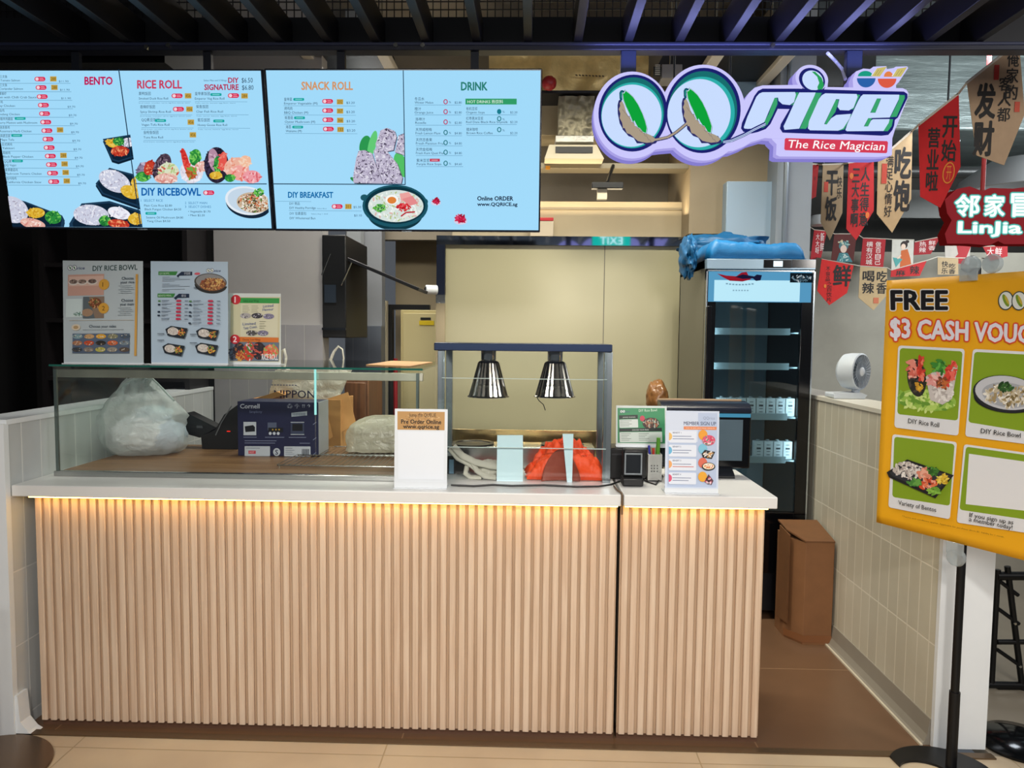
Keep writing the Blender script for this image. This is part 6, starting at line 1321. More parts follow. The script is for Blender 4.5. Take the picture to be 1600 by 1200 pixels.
    x0, x1 = PY(1032, 690, Y).x, PY(1173, 690, Y).x; z1, z0 = PY(1100, 645, Y).z, PY(1100, 731, Y).z
    mb = MB(); mb.box(x0, x1, Y, Y+0.035, z0, z1, BLACKGLOSS); mb.build('monitor', t, 0.006)
    c = PY(1161, 656, Y); d_ = PY(1161, 720, Y); MB().box(x0+0.03, c.x, Y-0.0015, Y, d_.z, c.z, mat('53646f', 0.05, em=0.0)).build('screen', t)
    MB().box(x0+0.01, x1-0.004, Y-0.0025, Y, z1-0.018, z1-0.002, mat('5cb4dc', 0.3, em=0.5)).build('lit_bar', t, label='light blue lit strip along the top of the screen')
    zt2 = PY(1100, 626, Y+0.08).z; mb = MB(); mb.prism([(x0, Y-0.01, z1+0.001), (x0, Y+0.10, z1+0.001), (x0, Y+0.10, zt2), (x0, Y+0.02, zt2-0.006), (x0, Y-0.01, z1+0.02)], (x1-x0-0.004, 0, 0), mat('131a2a', 0.25)); mb.build('top_hood', t, 0.004); MB().box(x0, x1-0.02, Y+0.09, Y+0.105, zt2, zt2+0.006, mat('b79a78', 0.4)).build('rear_edge', t)
    b0 = PZ(1147, 751, ZT); mb = MB(); mb.prism([(x0+0.14, Y-0.06, ZT+0.001), (x0+0.14, Y+0.12, ZT+0.001), (x0+0.14, Y+0.10, ZT+0.06), (x0+0.14, Y+0.01, ZT+0.05), (x0+0.14, Y-0.055, ZT+0.014)], (0.17, 0, 0), mat('15181c', 0.35)); mb.build('foot', t, 0.006); MB().box(x0+0.17, x0+0.27, Y+0.036, Y+0.07, ZT+0.05, z1-0.03, mat('15181c', 0.35)).build('neck', t, 0.004)
    # cables
    def cable(name, lab, pts, r=0.004, col='0e0e10'):
        tag(MB().tube([Vector(p) for p in pts], r, mat(col, 0.5), n=8).build(name), lab, 'cable')
    z = ZT+0.0045
    g = lambda px, py, dz=0: PZ(px, py, z)+Vector((0, 0, dz))
    cable('power_cable', 'black cable lying along the front of the heated gantry', [g(705, 758), g(740, 759.5), g(770, 757.5), g(800, 759), g(850, 758), g(900, 760.5), g(935, 760), g(955, 757), g(968, 752)])
    cable('scanner_cable', 'black cable looping on the counter between scanner and membership card', [g(1010, 742), g(1018, 737), g(1028, 740), g(1036, 744), g(1030, 750), g(1024, 757), g(1014, 754), g(1006, 750)], 0.003)
    Yg = 2.79
    cable('brown_cable', 'brown cable dropping through the gap between the two counters', [Vector((gx-0.006, 2.93, ZT+0.005)), Vector((gx-0.002, 2.85, ZT+0.005)), Vector((gx+0.0125-0.004, 2.80, ZT+0.004)), Vector((gx+0.0095, 2.782, ZT-0.002)), Vector((gx+0.0095, 2.780, ZB+0.01)), Vector((gx+0.0095, 2.782, ZB-0.03))], 0.0035, '5f4a34')
till_area()
# brown wrapped bundle behind the counter, left of the fridge
Yq = 4.35; a, b = PY(1014, 640, Yq), PY(1046, 590, Yq)
t = thing('shelf_trolley', 'dark kitchen trolley between the panels and the fridge', 'trolley', ((a.x+b.x)/2-0.03, Yq, 0))
MB().box(a.x-0.03, b.x+0.02, Yq-0.06, Yq+0.26, 1.085, 1.11, mat('2b2620', 0.5)).build('top_shelf', t, 0.003); MB().box(a.x-0.03, b.x+0.02, Yq-0.06, Yq+0.26, 0.5, 0.52, mat('2b2620', 0.5)).build('lower_shelf', t, 0.003)
for x in (a.x-0.02, b.x+0.01):
    for y in (Yq-0.05, Yq+0.25): MB().cyl((x, y, 0), (x, y, 1.085), 0.011, STEEL, n=10).build('leg', t)
tag(MB().blob(((a.x+b.x)/2, Yq+0.07, 1.111+0.118), (0.065, 0.09, 0.115), mat('76512e', 0.3, var=0.25, scale=14, bump=0.3), seed=12, amp=0.12, sub=4, crease=0.15).build('wrapped_bundle', None, angle=70), 'brown plastic-wrapped bundle standing left of the fridge behind the small green sign', 'package')
# ================================================================== YELLOW BANNER ON A STAND
def banner():
    A0, A1 = Vector((1.40, 2.95, 0)), Vector((1.66, 2.47, 0)); u = (A1-A0).normalized()
    v = Vector((0, 0, 1)); n = u.cross(v)
    tl, tr, br, bl = (1388, 440), (1600, 421), (1600, 883), (1363, 810)
    fr = frame_px(A0, u, v, tl, tr, br, bl)
    pole = fr.p(0, 0) ; q = PP(1497, 870, A0, n)
    t = thing('banner_stand', 'yellow poster banner clipped to a black floor stand at the right edge', 'banner', (q.x+0.0, q.y+0.03, 0))
    W = fr.W*1.55
    # slightly buckled sheet
    def wv(a, b): return 0.006*math.sin(a*7+1)*math.sin(b*4) - 0.004*math.sin(a*3)
    ym = mat('f2b016', 0.45)
    mb = MB(); fr0 = fr
    mb.sheet(lambda i, j: fr.p(W*i, fr.H*j - 0.000, -0.008+0*wv(W*i, fr.H*j)), 30, 30, ym); o = mb.build('banner_sheet', t); s = o.modifiers.new('sheet_thickness', 'SOLIDIFY'); s.thickness = 0.002
    ar = Art(fr, tl, tr, br, bl, rough=0.45); ar.z = -0.006
    O = '1c1c22'
    def T(s, box, col, bold=0.0, out=None, ow=0.0, **k):
        if out:
            for dx, dy in ((-ow, 0), (ow, 0), (0, -ow), (0, ow), (-ow*.7, -ow*.7), (ow*.7, ow*.7), (ow*.7, -ow*.7), (-ow*.7, ow*.7)): ar.text(s, 0, 0, 0, out, bold=bold, box=(box[0]+dx, box[1]+dy, box[2]+dx, box[3]+dy), **k); ar.z -= 0.0001
        ar.z += 0.0001; ar.text(s, 0, 0, 0, col, bold=bold, box=box, **k)
    z1 = lambda x, y: (1350+x/2.4, 400+y/2.4)
    def tq(s, p0, p1, h, col, bold, out=None, ow=0): # text running from p0 to p1 (base line), capital height h
        (xa, ya), (xb, yb) = z1(*p0), z1(*p1); sl = (yb-ya)/(xb-xa)
        for dx, dy in ([(-ow, 0), (ow, 0), (0, -ow), (0, ow), (-ow*.7, -ow*.7), (ow*.7, ow*.7), (ow*.7, -ow*.7), (-ow*.7, ow*.7)] if out else []): ar.text(s, xa+dx, ya+dy, h/2.4, out, bold=bold, width=(xb-xa), slope=sl); ar.z -= 0.0001
        ar.z += 0.0001; ar.text(s, xa, ya, h/2.4, col, bold=bold, width=(xb-xa), slope=sl)
    tq('FREE', (107, 190), (300, 186), 62, '111118', 0.05, 'f2efe4', 1.6)
    tq('$3 CASH VOUCHER', (103, 282), (740, 300), 62, 'e8e6f0', 0.05, 'e2502c', 2.2)
    for k, x in enumerate((508, 556)): ar.ell(*z1(x, 152), 11.5, 13.5, '33423c'); ar.ell(*z1(x, 152), 10, 12, 'e6eae2'); ar.ell(*z1(x, 152), 3.6, 9.5, '7a9a2a', rot=-28); ar.ell(*z1(x+4, 150), 1.8, 7, 'c8b23a', rot=-28)
    def card(q, pic, lines, gre=True):
        ar.poly([z1(*p) for p in q], 'e6e8ec'); cx = sum(p[0] for p in q)/4; cy = sum(p[1] for p in q)/4
        if gre: ar.poly([z1(*p) for p in pic], '86a522')
    def rq(q, r=10):
        out = []
        for i in range(4):
            p, a, b = Vector(q[i]), Vector(q[i-1]), Vector(q[(i+1) % 4]); d1 = (a-p).normalized()*r; d2 = (b-p).normalized()*r
            out += [tuple(p+d1), tuple(p+d1*0.3+d2*0.3), tuple(p+d2)]
        return out
    ar.poly([z1(*p) for p in rq([(129, 311), (367, 320), (349, 640), (110, 607)])], 'e6e8ec'); ar.poly([z1(*p) for p in rq([(135, 320), (359, 329), (346, 582), (122, 557)])], '86a522')
    ar.poly([z1(*p) for p in rq([(396, 320), (720, 332), (720, 688), (375, 642)])], 'e6e8ec'); ar.poly([z1(*p) for p in rq([(402, 330), (712, 342), (712, 642), (386, 588)])], '86a522')
    ar.poly([z1(*p) for p in rq([(103, 632), (345, 664), (322, 978), (82, 922)])], 'e6e8ec'); ar.poly([z1(*p) for p in rq([(110, 642), (336, 672), (321, 921), (98, 880)])], '86a522')
    ar.poly([z1(*p) for p in rq([(372, 672), (720, 724), (720, 1060), (350, 992)])], 'e6e8ec'); ar.poly([z1(*p) for p in rq([(380, 682), (712, 732), (712, 1000), (360, 938)])], '86a522'); ar.poly([z1(*p) for p in ((392, 710), (640, 748), (640, 950), (384, 915))], 'e9ebee')
    # rice roll
    sc = lambda x, y, rx, ry, cols, n, s, seed, rot=0: ar.scatter(*z1(x, y), rx/2.4, ry/2.4, cols, n, s, rot=rot, seed=seed)
    el = lambda x, y, rx, ry, c, rot=0, **k: ar.ell(*z1(x, y), rx/2.4, ry/2.4, c, rot=rot, **k)
    el(232, 505, 108, 40, '9cc452', rot=5); sc(232, 505, 108, 42, ['b8d86a', '8ab844', 'cfe48a', '6a9a34'], 90, 5.5, 3, 5)
    el(195, 425, 34, 68, '2a2a26', rot=-6); sc(195, 420, 30, 62, ['3a3a34', '1c1c1a', '50463c'], 50, 4, 4); sc(180, 395, 18, 34, ['d86a5a', 'e89080', 'f0b4a4'], 26, 5, 5); sc(212, 390, 10, 42, ['e0503c', 'c83a2c', 'f08068'], 26, 5, 6); sc(205, 455, 14, 16, ['e3b83a', 'c8942a'], 18, 3.6, 7)
    ar.poly([z1(*p) for p in ((228, 420), (260, 400), (310, 390), (345, 380), (335, 440), (325, 500), (290, 522), (245, 505))], 'cfc8c4'); sc(290, 470, 36, 45, ['dcd6d2', 'b8b0ac', 'ece8e4'], 70, 4, 8); sc(280, 385, 26, 26, ['3f8a34', '68b44a', '2c6a26'], 40, 5, 9); sc(318, 410, 16, 44, ['e0483a', 'f07060', 'c83028'], 36, 5, 10, 22); sc(262, 430, 26, 22, ['e8a09a', 'f4c4bc', 'd87a70'], 30, 5, 11); sc(290, 440, 20, 22, ['8a4a2a', 'c8703a', '5a3020'], 30, 4, 12)
    # rice bowl
    el(532, 500, 126, 52, '14151a', rot=6, a0=0, a1=180); el(530, 482, 128, 68, '24262c', rot=8); el(532, 478, 122, 62, 'c9ccd2', rot=8); el(536, 486, 100, 46, 'a9adb4', rot=8); sc(540, 488, 96, 46, ['e6e0d0', 'c8bca0', 'f2eee2', 'a89468', '7a6a44'], 150, 4.6, 13); sc(525, 452, 30, 18, ['2f5a2a', '4a7a3a', '1f3f1c'], 30, 4.6, 14)
    # bento
    ar.poly([z1(*p) for p in ((82, 780), (160, 730), (338, 795), (268, 888), (90, 800))], '1a1b20'); ar.poly([z1(*p) for p in ((94, 782), (162, 740), (326, 798), (264, 872), (104, 796))], '30323a'); sc(165, 775, 62, 34, ['e0dad4', 'c8beb8', 'f0ece8', 'b0a49e'], 110, 3.6, 15, 10); sc(245, 780, 32, 24, ['3f7a2a', '5a9a3a', '2a5a20'], 40, 4.4, 16); sc(222, 790, 22, 24, ['f0b098', 'e08a70'], 20, 5, 17); sc(295, 812, 24, 20, ['e3c03a', 'f0d860', 'c8a020'], 36, 4, 18); sc(240, 830, 32, 24, ['d8502c', 'e87a50', 'b83a20', 'f0a890'], 44, 4.4, 19); sc(268, 858, 26, 14, ['8ac04a', '6aa034'], 24, 4.4, 20); sc(190, 822, 24, 14, ['4a8a3a', '6aa84a'], 24, 4.4, 21)
    tq('DIY Rice Roll', (167, 590), (282, 606), 17, '2a2a2e', 0.012); tq('DIY Rice Bowl', (440, 629), (594, 648), 18, '2a2a2e', 0.012); tq('Variety of Bentos', (126, 911), (273, 945), 18, '2a2a2e', 0.012)
    tq('If you sign up as', (406, 968), (584, 1005), 18, '2a2a2e', 0.012); tq('a member today!', (405, 986), (582, 1027), 18, '2a2a2e', 0.012)
    tq('*Terms and conditions applies. Applicable for purchases above $5. Validity for 1 month.', (140, 962), (550, 1062), 6, '6a4a10', 0.0)
    ar.build('banner_print', t)
    # clips
    cm = glass_mat('clear_clip', 'd6dee2', 0.3, 0.25)
    def clip(px, py, up_):
        c = PP(px, py, fr.p(0, 0, 0), n); mb = MB()
        mb.obox(c+fr.w*0.004+v*(-0.012*up_), (u, v, n), (0.032, 0.022, 0.003), cm); mb.build('clip_plate', t, 0.002)
        mb = MB(); mb.lathe([(0.03, -0.012), (0.034, 0.0), (0.03, 0.012), (0.018, 0.016)], c+v*0.022*up_ - n*0.006, cm, axis=n, n=24); mb.build('clip_wheel', t)
    clip(1515, 424, 1); clip(1493, 862, -1)
    c2 = PP(1549, 420, fr.p(0, 0, 0), n); MB().lathe([(0.03, -0.012), (0.034, 0.0), (0.03, 0.012), (0.018, 0.016)], c2+v*0.018-n*0.006, cm, axis=n, n=24).build('clip_wheel', t)
    # pole and base
    b = PP(1494, 862, A0, n) - n*0.0; pk = mat('101114', 0.4, 0.3)
    pt = Vector((b.x, b.y, 0)) - fr.w*0.035
    MB().cyl((pt.x, pt.y, 0.30), (pt.x, pt.y, PP(1515, 418, A0, n).z), 0.0145, pk).build('pole', t); MB().cyl((pt.x, pt.y, 0.008), (pt.x, pt.y, 0.30), 0.0185, pk).build('pole_sleeve', t)
    MB().cyl((pt.x, pt.y, PP(1515, 424, A0, n).z), PP(1515, 424, A0, n)-fr.w*0.01, 0.008, pk).build('arm', t); MB().cyl((pt.x, pt.y, PP(1493, 866, A0, n).z), PP(1493, 866, A0, n)-fr.w*0.01, 0.008, pk).build('arm', t)
    # crescent shaped foot
    mb = MB(); cx, cy = pt.x-0.04, pt.y-0.02; out = []
    R0, R1 = 0.18, 0.088
    for k in range(41): a = math.radians(-140+k*7.2); out.append((cx+R0*math.cos(a), cy+R0*0.9*math.sin(a), 0.001))
    for k in range(40, -1, -1): a = math.radians(-140+k*7.2); out.append((cx-0.072+R1*math.cos(a), cy-0.02+R1*0.9*math.sin(a), 0.001))
    mb.prism(out, (0, 0, 0.009), pk); mb.build('base_plate', t, 0.002)
banner()

# ================================================================== HANGING CLOTH PENNANTS
RC, BC = 'b3181c', 'b59a72'
cord_m = mat('c9c3b4', 0.6)
def cord(lab, pts, r=0.006):
    tag(MB().tube([PY(x, y, d) for x, y, d in pts], r, cord_m, n=6).build('pennant_cord'), lab, 'cord')
GRP = {0: [], 1: [], 2: []}
def pennant(lab, pts, Y, col, draw, fold=0.02):
    """pts: upper left, upper right, lower right, tip, lower left (or four corners)"""
    cx = sum(p[0] for p in pts)/len(pts); c = PY(cx, pts[0][1], Y)
    t = thing('cloth_pennant', lab, 'pennant', c)
    g = 0 if Y < 6 else (1 if Y > 6.45 else 2); GRP[g] += [(pts[0][0], pts[0][1]+0.8, Y), (pts[1][0], pts[1][1]+0.8, Y)]
    cl = mat(col, 0.75, var=0.06, scale=20)
    mb = MB(); mb.prism([PY(x, y, Y) for x, y in pts], (0, 0.003, 0), cl); mb.build('cloth', t, smooth=False)
    x0, x1 = min(p[0] for p in pts), max(p[0] for p in pts); y0, y1 = min(p[1] for p in pts), max(p[1] for p in pts)
    bx = ((x0, y0), (x1, y0), (x1, y1), (x0, y1)); fr = frame_px((0, Y-0.0005, 0), (1, 0, 0), (0, 0, 1), *bx); ar = Art(fr, *bx, rough=0.7); draw(ar); ar.build('printed_lettering', t)
INK = '191614'
def zz(x, y): return (1250+x/2.79, 60+y/2.79)
def cols(ar, items):
    for s, x0, y0, x1, y1, col, b in items:
        n = len(s); h = (y1-y0)/n
        for i, ch in enumerate(s):
            lean = (x1-x0)*0.0
            a = zz(x0+ (0), y0+i*h+h*0.04); c = zz(x1, y0+(i+1)*h-h*0.06); ar.text(ch, 0, 0, 0, col, bold=b, box=(a[0], a[1], c[0], c[1]), shear=-0.0)
def P_(*l): return [zz(*p) for p in l]
pennant('largest beige pennant at the upper right corner with two huge black characters', P_((728, 190), (955, 10), (980, 330), (890, 553), (770, 510)), 3.45, 'a98f72', lambda a: (cols(a, [('发财', 765, 190, 850, 520, INK, 0.05), ('俺家的', 893, 55, 945, 270, INK, 0.02), ('客人都', 862, 165, 918, 365, INK, 0.015)]), a.rect(*zz(838, 115), *zz(860, 180), 'a8281e'), a.rect(*zz(935, 275), *zz(958, 320), 'c0503a')))
pennant('large bright red pennant with black characters and an orange ring mark', P_((517, 375), (692, 237), (700, 560), (612, 738), (525, 690)), 4.0, 'c4141a', lambda a: (cols(a, [('开始', 618, 335, 680, 540, INK, 0.03), ('营业啦', 556, 385, 606, 670, INK, 0.03)]), a.ell(*zz(652, 585), 9.4, 17, 'e08a2c', rot=8), a.ell(*zz(652, 585), 7.6, 15, 'c4141a', rot=8), a.text('开', 0, 0, 0, 'e08a2c', box=(*zz(642, 555), *zz(664, 615)))))
pennant('beige pennant with two large black characters right of the sign tagline', P_((340, 530), (490, 400), (485, 700), (402, 847), (335, 765)), 4.6, BC, lambda a: (cols(a, [('吃饱', 412, 470, 480, 760, INK, 0.05), ('满足心情好', 372, 510, 404, 780, INK, 0.015)]), a.rect(*zz(354, 545), *zz(377, 632), 'b8402c')))
pennant('narrow dark red pennant hanging just below the shop sign', P_((212, 540), (322, 525), (322, 750), (245, 880), (202, 830)), 5.1, 'b01418', lambda a: (cols(a, [('人生得意', 262, 560, 300, 820, INK, 0.03), ('三大事啊', 225, 565, 256, 825, INK, 0.03)]), a.ell(*zz(220, 600), 3, 5, 'd06a28'), a.ell(*zz(296, 770), 3, 5, 'd06a28')))
pennant('narrow beige pennant at the left end of the large row, below the sign', P_((100, 548), (190, 545), (185, 760), (130, 880), (90, 800)), 5.4, 'a38c6c', lambda a: (cols(a, [('干饭', 112, 575, 160, 800, INK, 0.05), ('快乐', 158, 600, 180, 700, INK, 0.02)]), a.rect(*zz(102, 625), *zz(120, 670), 'b8402c')))
pennant('sliver of a red pennant beside the grey pillar', P_((52, 545), (82, 548), (70, 690), (50, 700)), 5.7, 'a01418', lambda a: a.ell(*zz(66, 610), 1.5, 3, '7a1014'))
pennant('slanted small red pennant with white writing at the left end of the middle cord', P_((62, 832), (118, 838), (92, 955), (45, 965)), 6.6, 'b0202a', lambda a: cols(a, [('大大呀', 68, 850, 84, 940, 'e6dcd8', 0.01), ('新鲜', 88, 845, 104, 930, 'e6dcd8', 0.01)]))
def figure(ar, bg, robe, skin='e8cdbb'):
    # generic costumed figure
    ar.ell(*zz(190, 905), 7.5, 7, '4a7a80'); ar.scatter(*zz(190, 893), 9, 5, ['5a9a98', 'a8c8c0', '2f6a70', 'd8c8a0'], 40, 2, seed=4); ar.ell(*zz(190, 918), 5, 6, skin); ar.poly(P_((160, 975), (172, 935), (208, 935), (232, 975)), '3f7f86'); ar.scatter(*zz(192, 955), 9, 6, ['7ab0ac', 'c8d8d0'], 24, 2, seed=5)
pennant('small brown pennant showing a figure with a teal headdress', P_((150, 850), (248, 850), (232, 975), (135, 968)), 6.6, '5c2420', lambda a: figure(a, None, None))
pennant('small square red pennant with white characters in two columns', P_((275, 868), (375, 872), (362, 1000), (262, 998)), 6.6, 'ab1f28', lambda a: cols(a, [('做百自己', 328, 885, 352, 988, 'e8dcd6', 0.01), ('横有汉城', 288, 885, 316, 988, 'e8dcd6', 0.01)]))
def lady(ar):
    ar.ell(*zz(452, 900), 5.5, 6, '2a1c18'); ar.ell(*zz(465, 886), 3, 2.4, '2a1c18'); ar.ell(*zz(449, 908), 3.6, 4.6, 'ecd2bc'); ar.poly(P_((440, 925), (468, 918), (482, 960), (490, 1003), (438, 1003)), 'c8642c'); ar.poly(P_((405, 955), (448, 962), (420, 998)), '4fa09c'); ar.line(*zz(440, 945), *zz(425, 960), 2.4, 'ecd2bc')
pennant('small white pennant with a woman in an orange robe holding a fan', P_((402, 874), (497, 876), (492, 1008), (398, 1008)), 6.6, 'cfcdc2', lady)
pennant('small dark red pennant right of the white picture pennant', P_((500, 885), (615, 862), (570, 940), (495, 945)), 6.6, '9c1c24', lambda a: cols(a, [('热辣', 520, 885, 550, 935, 'e0d0cc', 0.01), ('鲜香', 560, 880, 590, 925, 'e0d0cc', 0.01)]))
pennant('bright red pointed pennant with one big black character beside the fridge', P_((95, 960), (235, 985), (205, 1110), (128, 1163), (75, 1100)), 6.2, 'cc1a16', lambda a: (cols(a, [('鲜', 145, 985, 220, 1085, INK, 0.04), ('不容品', 112, 995, 130, 1060, INK, 0.0), ('之百饮片', 118, 1060, 140, 1150, INK, 0.0)]), a.ell(*zz(110, 1080), 2, 3, 'e07a28')))
pennant('beige pointed pennant with four black characters left of the yellow banner', P_((262, 990), (380, 998), (378, 1120), (320, 1185), (255, 1130)), 6.2, 'b89f76', lambda a: (cols(a, [('喝辣', 272, 1012, 322, 1115, INK, 0.03), ('吃香', 334, 1012, 376, 1115, INK, 0.03)]), a.rect(*zz(322, 1130), *zz(345, 1155), 'c06a48')))
pennant('tilted red pennant half hidden above the top edge of the yellow banner', P_((398, 1008), (555, 965), (522, 1035), (395, 1040)), 6.2, 'b51a1c', lambda a: cols(a, [('麻', 420, 1010, 460, 1036, INK, 0.02), ('辣', 480, 990, 520, 1030, INK, 0.02)]))
pennant('small beige pennant just above the banner clips', P_((600, 950), (690, 955), (690, 1030), (600, 1030)), 6.2, 'a8926e', lambda a: cols(a, [('快乐', 618, 970, 645, 1028, INK, 0.015), ('吃香', 650, 980, 678, 1028, INK, 0.015)]))
pennant('white and red pennant behind the glowing red neighbour sign', P_((632, 895), (745, 900), (735, 985), (632, 960)), 6.6, 'bdb6ac', lambda a: a.poly(P_((680, 900), (745, 900), (715, 985), (655, 975), (690, 940)), 'a8202a'))
pennant('dark red pennant below the glowing sign at the right edge', P_((795, 905), (905, 900), (905, 950), (830, 970)), 6.6, 'a01c24', lambda a: cols(a, [('大', 815, 910, 845, 950, 'd8c8c4', 0.01), ('鲜', 850, 910, 880, 950, 'd8c8c4', 0.01)]))

def string_up(lab, g, first, last, r):
    l = sorted(GRP[g]); cord(lab, [first] + l + [last], r)
string_up('pale cord rising to the upper right that carries the largest cloth pennants', 0, (1250, 262, 5.8), (1660, 20, 3.2), 0.006)
string_up('thin upper cord of small pennants running at the level of the fridge top', 1, (1262, 352, 6.6), (1620, 380, 6.6), 0.004)
string_up('lowest thin cord carrying the red and beige pennants beside the fridge', 2, (1268, 400, 7.12), (1565, 404, 7.12), 0.004)

# ================================================================== NEIGHBOUR'S GLOWING SIGN
def neighbour():
    Y = 4.3; c = PY(1560, 337, Y)
    t = thing('neighbour_sign', 'glowing red cloud-shaped shop sign with white lettering at the right edge', 'sign', c)
    o = [zz(*p) for p in ((640, 700), (690, 655), (740, 645), (800, 668), (830, 652), (930, 655), (1010, 645), (1080, 660), (1130, 700), (1135, 860), (1100, 895), (900, 895), (870, 880), (830, 900), (740, 893), (650, 893), (640, 850), (670, 790), (650, 760))]
    mb = MB(); mb.prism([PY(x-1.5, y+1, Y+0.02) for x, y in o], (0, 0.09, 0), mat('8c1c1c', 0.5, em=0.25)); mb.build('sign_box', t, smooth=False)
    cx = sum(p[0] for p in o)/len(o); cy = sum(p[1] for p in o)/len(o)
    mb = MB(); mb.prism([PY(x, y, Y) for x, y in o], (0, 0.02, 0), mat('a8343a', 0.5, em=0.55)); mb.build('red_face', t, smooth=False)
    bx = ((1480, 290), (1660, 290), (1660, 385), (1480, 385)); fr = frame_px((0, Y-0.001, 0), (1, 0, 0), (0, 0, 1), *bx); ar = Art(fr, *bx, em=1.0)
    for s, box in (('邻', (1492, 305, 1529, 338)), ('家', (1538, 305, 1568, 338)), ('冒', (1579, 303, 1612, 338)), ('菜', (1618, 303, 1650, 338)), ('LinJia', (1498, 347, 1596, 370))):
        for em, col, ow in ((0.8, '2fa79c', 2.6), (0.9, '8fe0d4', 1.4)):
            for dx, dy in ((-ow, 0), (ow, 0), (0, -ow), (0, ow), (ow*.7, ow*.7), (-ow*.7, -ow*.7), (ow*.7, -ow*.7), (-ow*.7, ow*.7)): ar.text(s, 0, 0, 0, col, em=em, bold=0.03, box=(box[0]+dx, box[1]+dy, box[2]+dx, box[3]+dy)); ar.z -= 0.0001
            ar.z += 0.0001
        ar.text(s, 0, 0, 0, 'ffffff', em=1.1, bold=0.03, box=box)
    ar.build('glowing_letters', t)
    p = PY(1534, 292, Y+0.06)
    for x in (1535, 1640): q = PY(x, 300, Y+0.06); MB().cyl(q, (q.x, q.y, 4.4), 0.012, mat('8c1c1c', 0.5)).build('hanger_pole', t)
neighbour()
# ceiling services over the corridor
def corridor():
    sm = mat('8a9796', 0.4, 0.5, var=0.25, bump=1.0, scale=5, stretch=(0.4, 1, 3)); dm = mat('2b2d30', 0.5)
    tag(MB().box(2.75, 6.8, 6.75, 8.6, 3.45, 4.2, sm).build('foil_wrapped_duct', None, 0.02), 'big silver foil-wrapped air duct behind and above the pennants', 'duct')
    tag(MB().box(1.78, 2.35, 5.3, 8.6, 3.35, 3.75, mat('54585a', 0.5, 0.5, var=0.2, scale=5)).build('grey_duct'), 'dull grey square duct above the corridor beside the pillar', 'duct')
    for k, (a, b, r, c, lab) in enumerate((((1.9, 4.4, 3.3), (4.6, 5.6, 3.62), 0.03, '9fb4b0', 'pale thin pipe crossing the corridor ceiling from lower left to upper right'), ((1.85, 6.6, 3.05), (5.5, 6.6, 3.05), 0.05, '4a4c4c', 'dark horizontal pipe across the corridor behind the pennants'), ((2.2, 5.0, 3.6), (4.0, 4.3, 3.3), 0.025, '1f2124', 'black bent conduit high behind the sign end'))):
        tag(MB().cyl(a, b, r, mat(c, 0.4, 0.4), n=14).build('ceiling_pipe'), lab, 'pipe')
    for px, py, Y, lab in ((1283, 352, 6.35, 'small round glowing downlight left of the beige pennants'), (1478, 228, 6.2, 'round glowing spotlight between the two largest pennants')):
        q = PY(px, py, Y); t = thing('ceiling_spotlight', lab, 'lamp', q); MB().lathe([(0.06, 0), (0.09, 0.0), (0.10, 0.03), (0.08, 0.08), (0.02, 0.09)], q, mat('cfd4d6', 0.4), n=24).build('housing', t); MB().lathe([(0.0, 0.004), (0.062, 0.002)], q, mat('eafcff', 0.4, em=2.0), n=24, cap=False).build('lens', t); MB().cyl(q+Vector((0, 0, 0.085)), (q.x, q.y, 4.4), 0.008, dm, n=8).build('rod', t)
    tag(MB().lathe([(0.0, 0.28), (0.25, 0.24), (0.45, 0.1), (0.5, 0.0), (0.46, 0.0)], PY(1600, 300, 6.0), mat('8e9192', 0.5), n=36, cap=False).build('dome_hood'), 'grey domed hood behind the glowing neighbour sign', 'lamp hood')
    a = PY(1440, 300, 7.4); tag(MB().box(a.x-0.4, a.x+1.8, 7.4, 7.5, a.z-0.25, a.z+0.02, mat('6a6d6a', 0.5, var=0.1)).build('far_bulkhead'), 'grey boxed bulkhead far behind the pennants', 'bulkhead')
corridor()

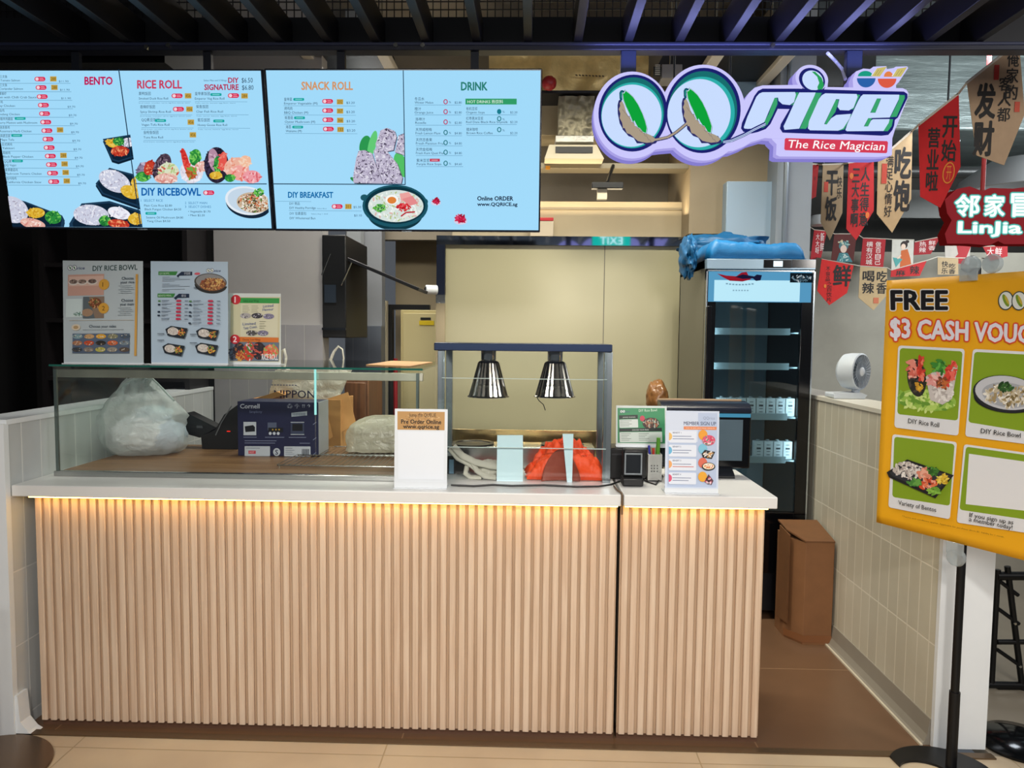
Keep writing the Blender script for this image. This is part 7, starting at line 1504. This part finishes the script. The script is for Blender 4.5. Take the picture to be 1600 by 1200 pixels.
# ================================================================== BLACK STAND AT LOWER RIGHT, TABLE FOOT AT LOWER LEFT
def rack():
    Y = 3.35; k = mat('0b0c0e', 0.4, 0.3)
    P = lambda x, y, d=0: PY(x, y, Y+d)
    base = PZ(1580, 1165, 0)
    t = thing('folding_frame', 'black tubular metal folding frame beyond the white wall end at lower right', 'frame', (P(1600, 1100).x, Y, 0))
    gz = 0.02
    def bar(n, a, b, r=0.013): MB().cyl(a, b, r, k, n=10).build(n, t)
    q = P(1559, 890); bar('upright', (q.x, Y, gz), q); 
    a, b = P(1574, 885), P(1604, 1130); bar('slanted_leg', a, b); a, b = P(1640, 880), P(1608, 1130); bar('slanted_leg', a, b)
    for y in (1003, 1074): bar('cross_bar', P(1558, y), P(1640, y), 0.012)
    for y0, y1 in ((950, 975), (1015, 1040), (1085, 1115), (905, 930)): bar('brace', P(1558, y0), P(1592+(y0-950)*0.03, y1), 0.009)
    bar('cross_bar', P(1557, 900), P(1640, 900), 0.02); bar('foot_bar', Vector((q.x-0.02, Y, gz)), Vector((q.x+0.5, Y, gz)), 0.016)
    for y in (975, 1042): c = P(1587+ (y-975)*0.12, y, -0.015); MB().cyl(c, c+Vector((0, 0.01, 0)), 0.006, STEEL, n=10).build('rivet', t)
    q = PZ(1600, 1190, 0)
    tag(MB().lathe([(0.0, 0.0), (0.15, 0.0), (0.155, 0.012), (0.13, 0.03), (0.03, 0.05), (0.0, 0.05)], (q.x+0.06, q.y+0.12, 0.0005), mat('15171a', 0.12, 0.6), n=48).build('round_stand_base', None), 'glossy black round stand base on the floor at the lower right corner', 'stand base')
    q = PZ(-30, 1208, 0); t = thing('pedestal_stand', 'round brown metal pedestal foot cut off by the lower left corner', 'stand', (q.x-0.02, q.y, 0))
    MB().lathe([(0.0, 0.0), (0.238, 0.0), (0.243, 0.004), (0.240, 0.010), (0.03, 0.016), (0.0, 0.016)], (q.x-0.02, q.y, 0.0005), mat('7a6552', 0.25, 0.7), n=64).build('base_disc', t, angle=25)
    MB().cyl((q.x-0.02, q.y, 0.012), (q.x-0.02, q.y, 0.62), 0.018, mat('7a6552', 0.3, 0.7)).build('column', t)
rack()
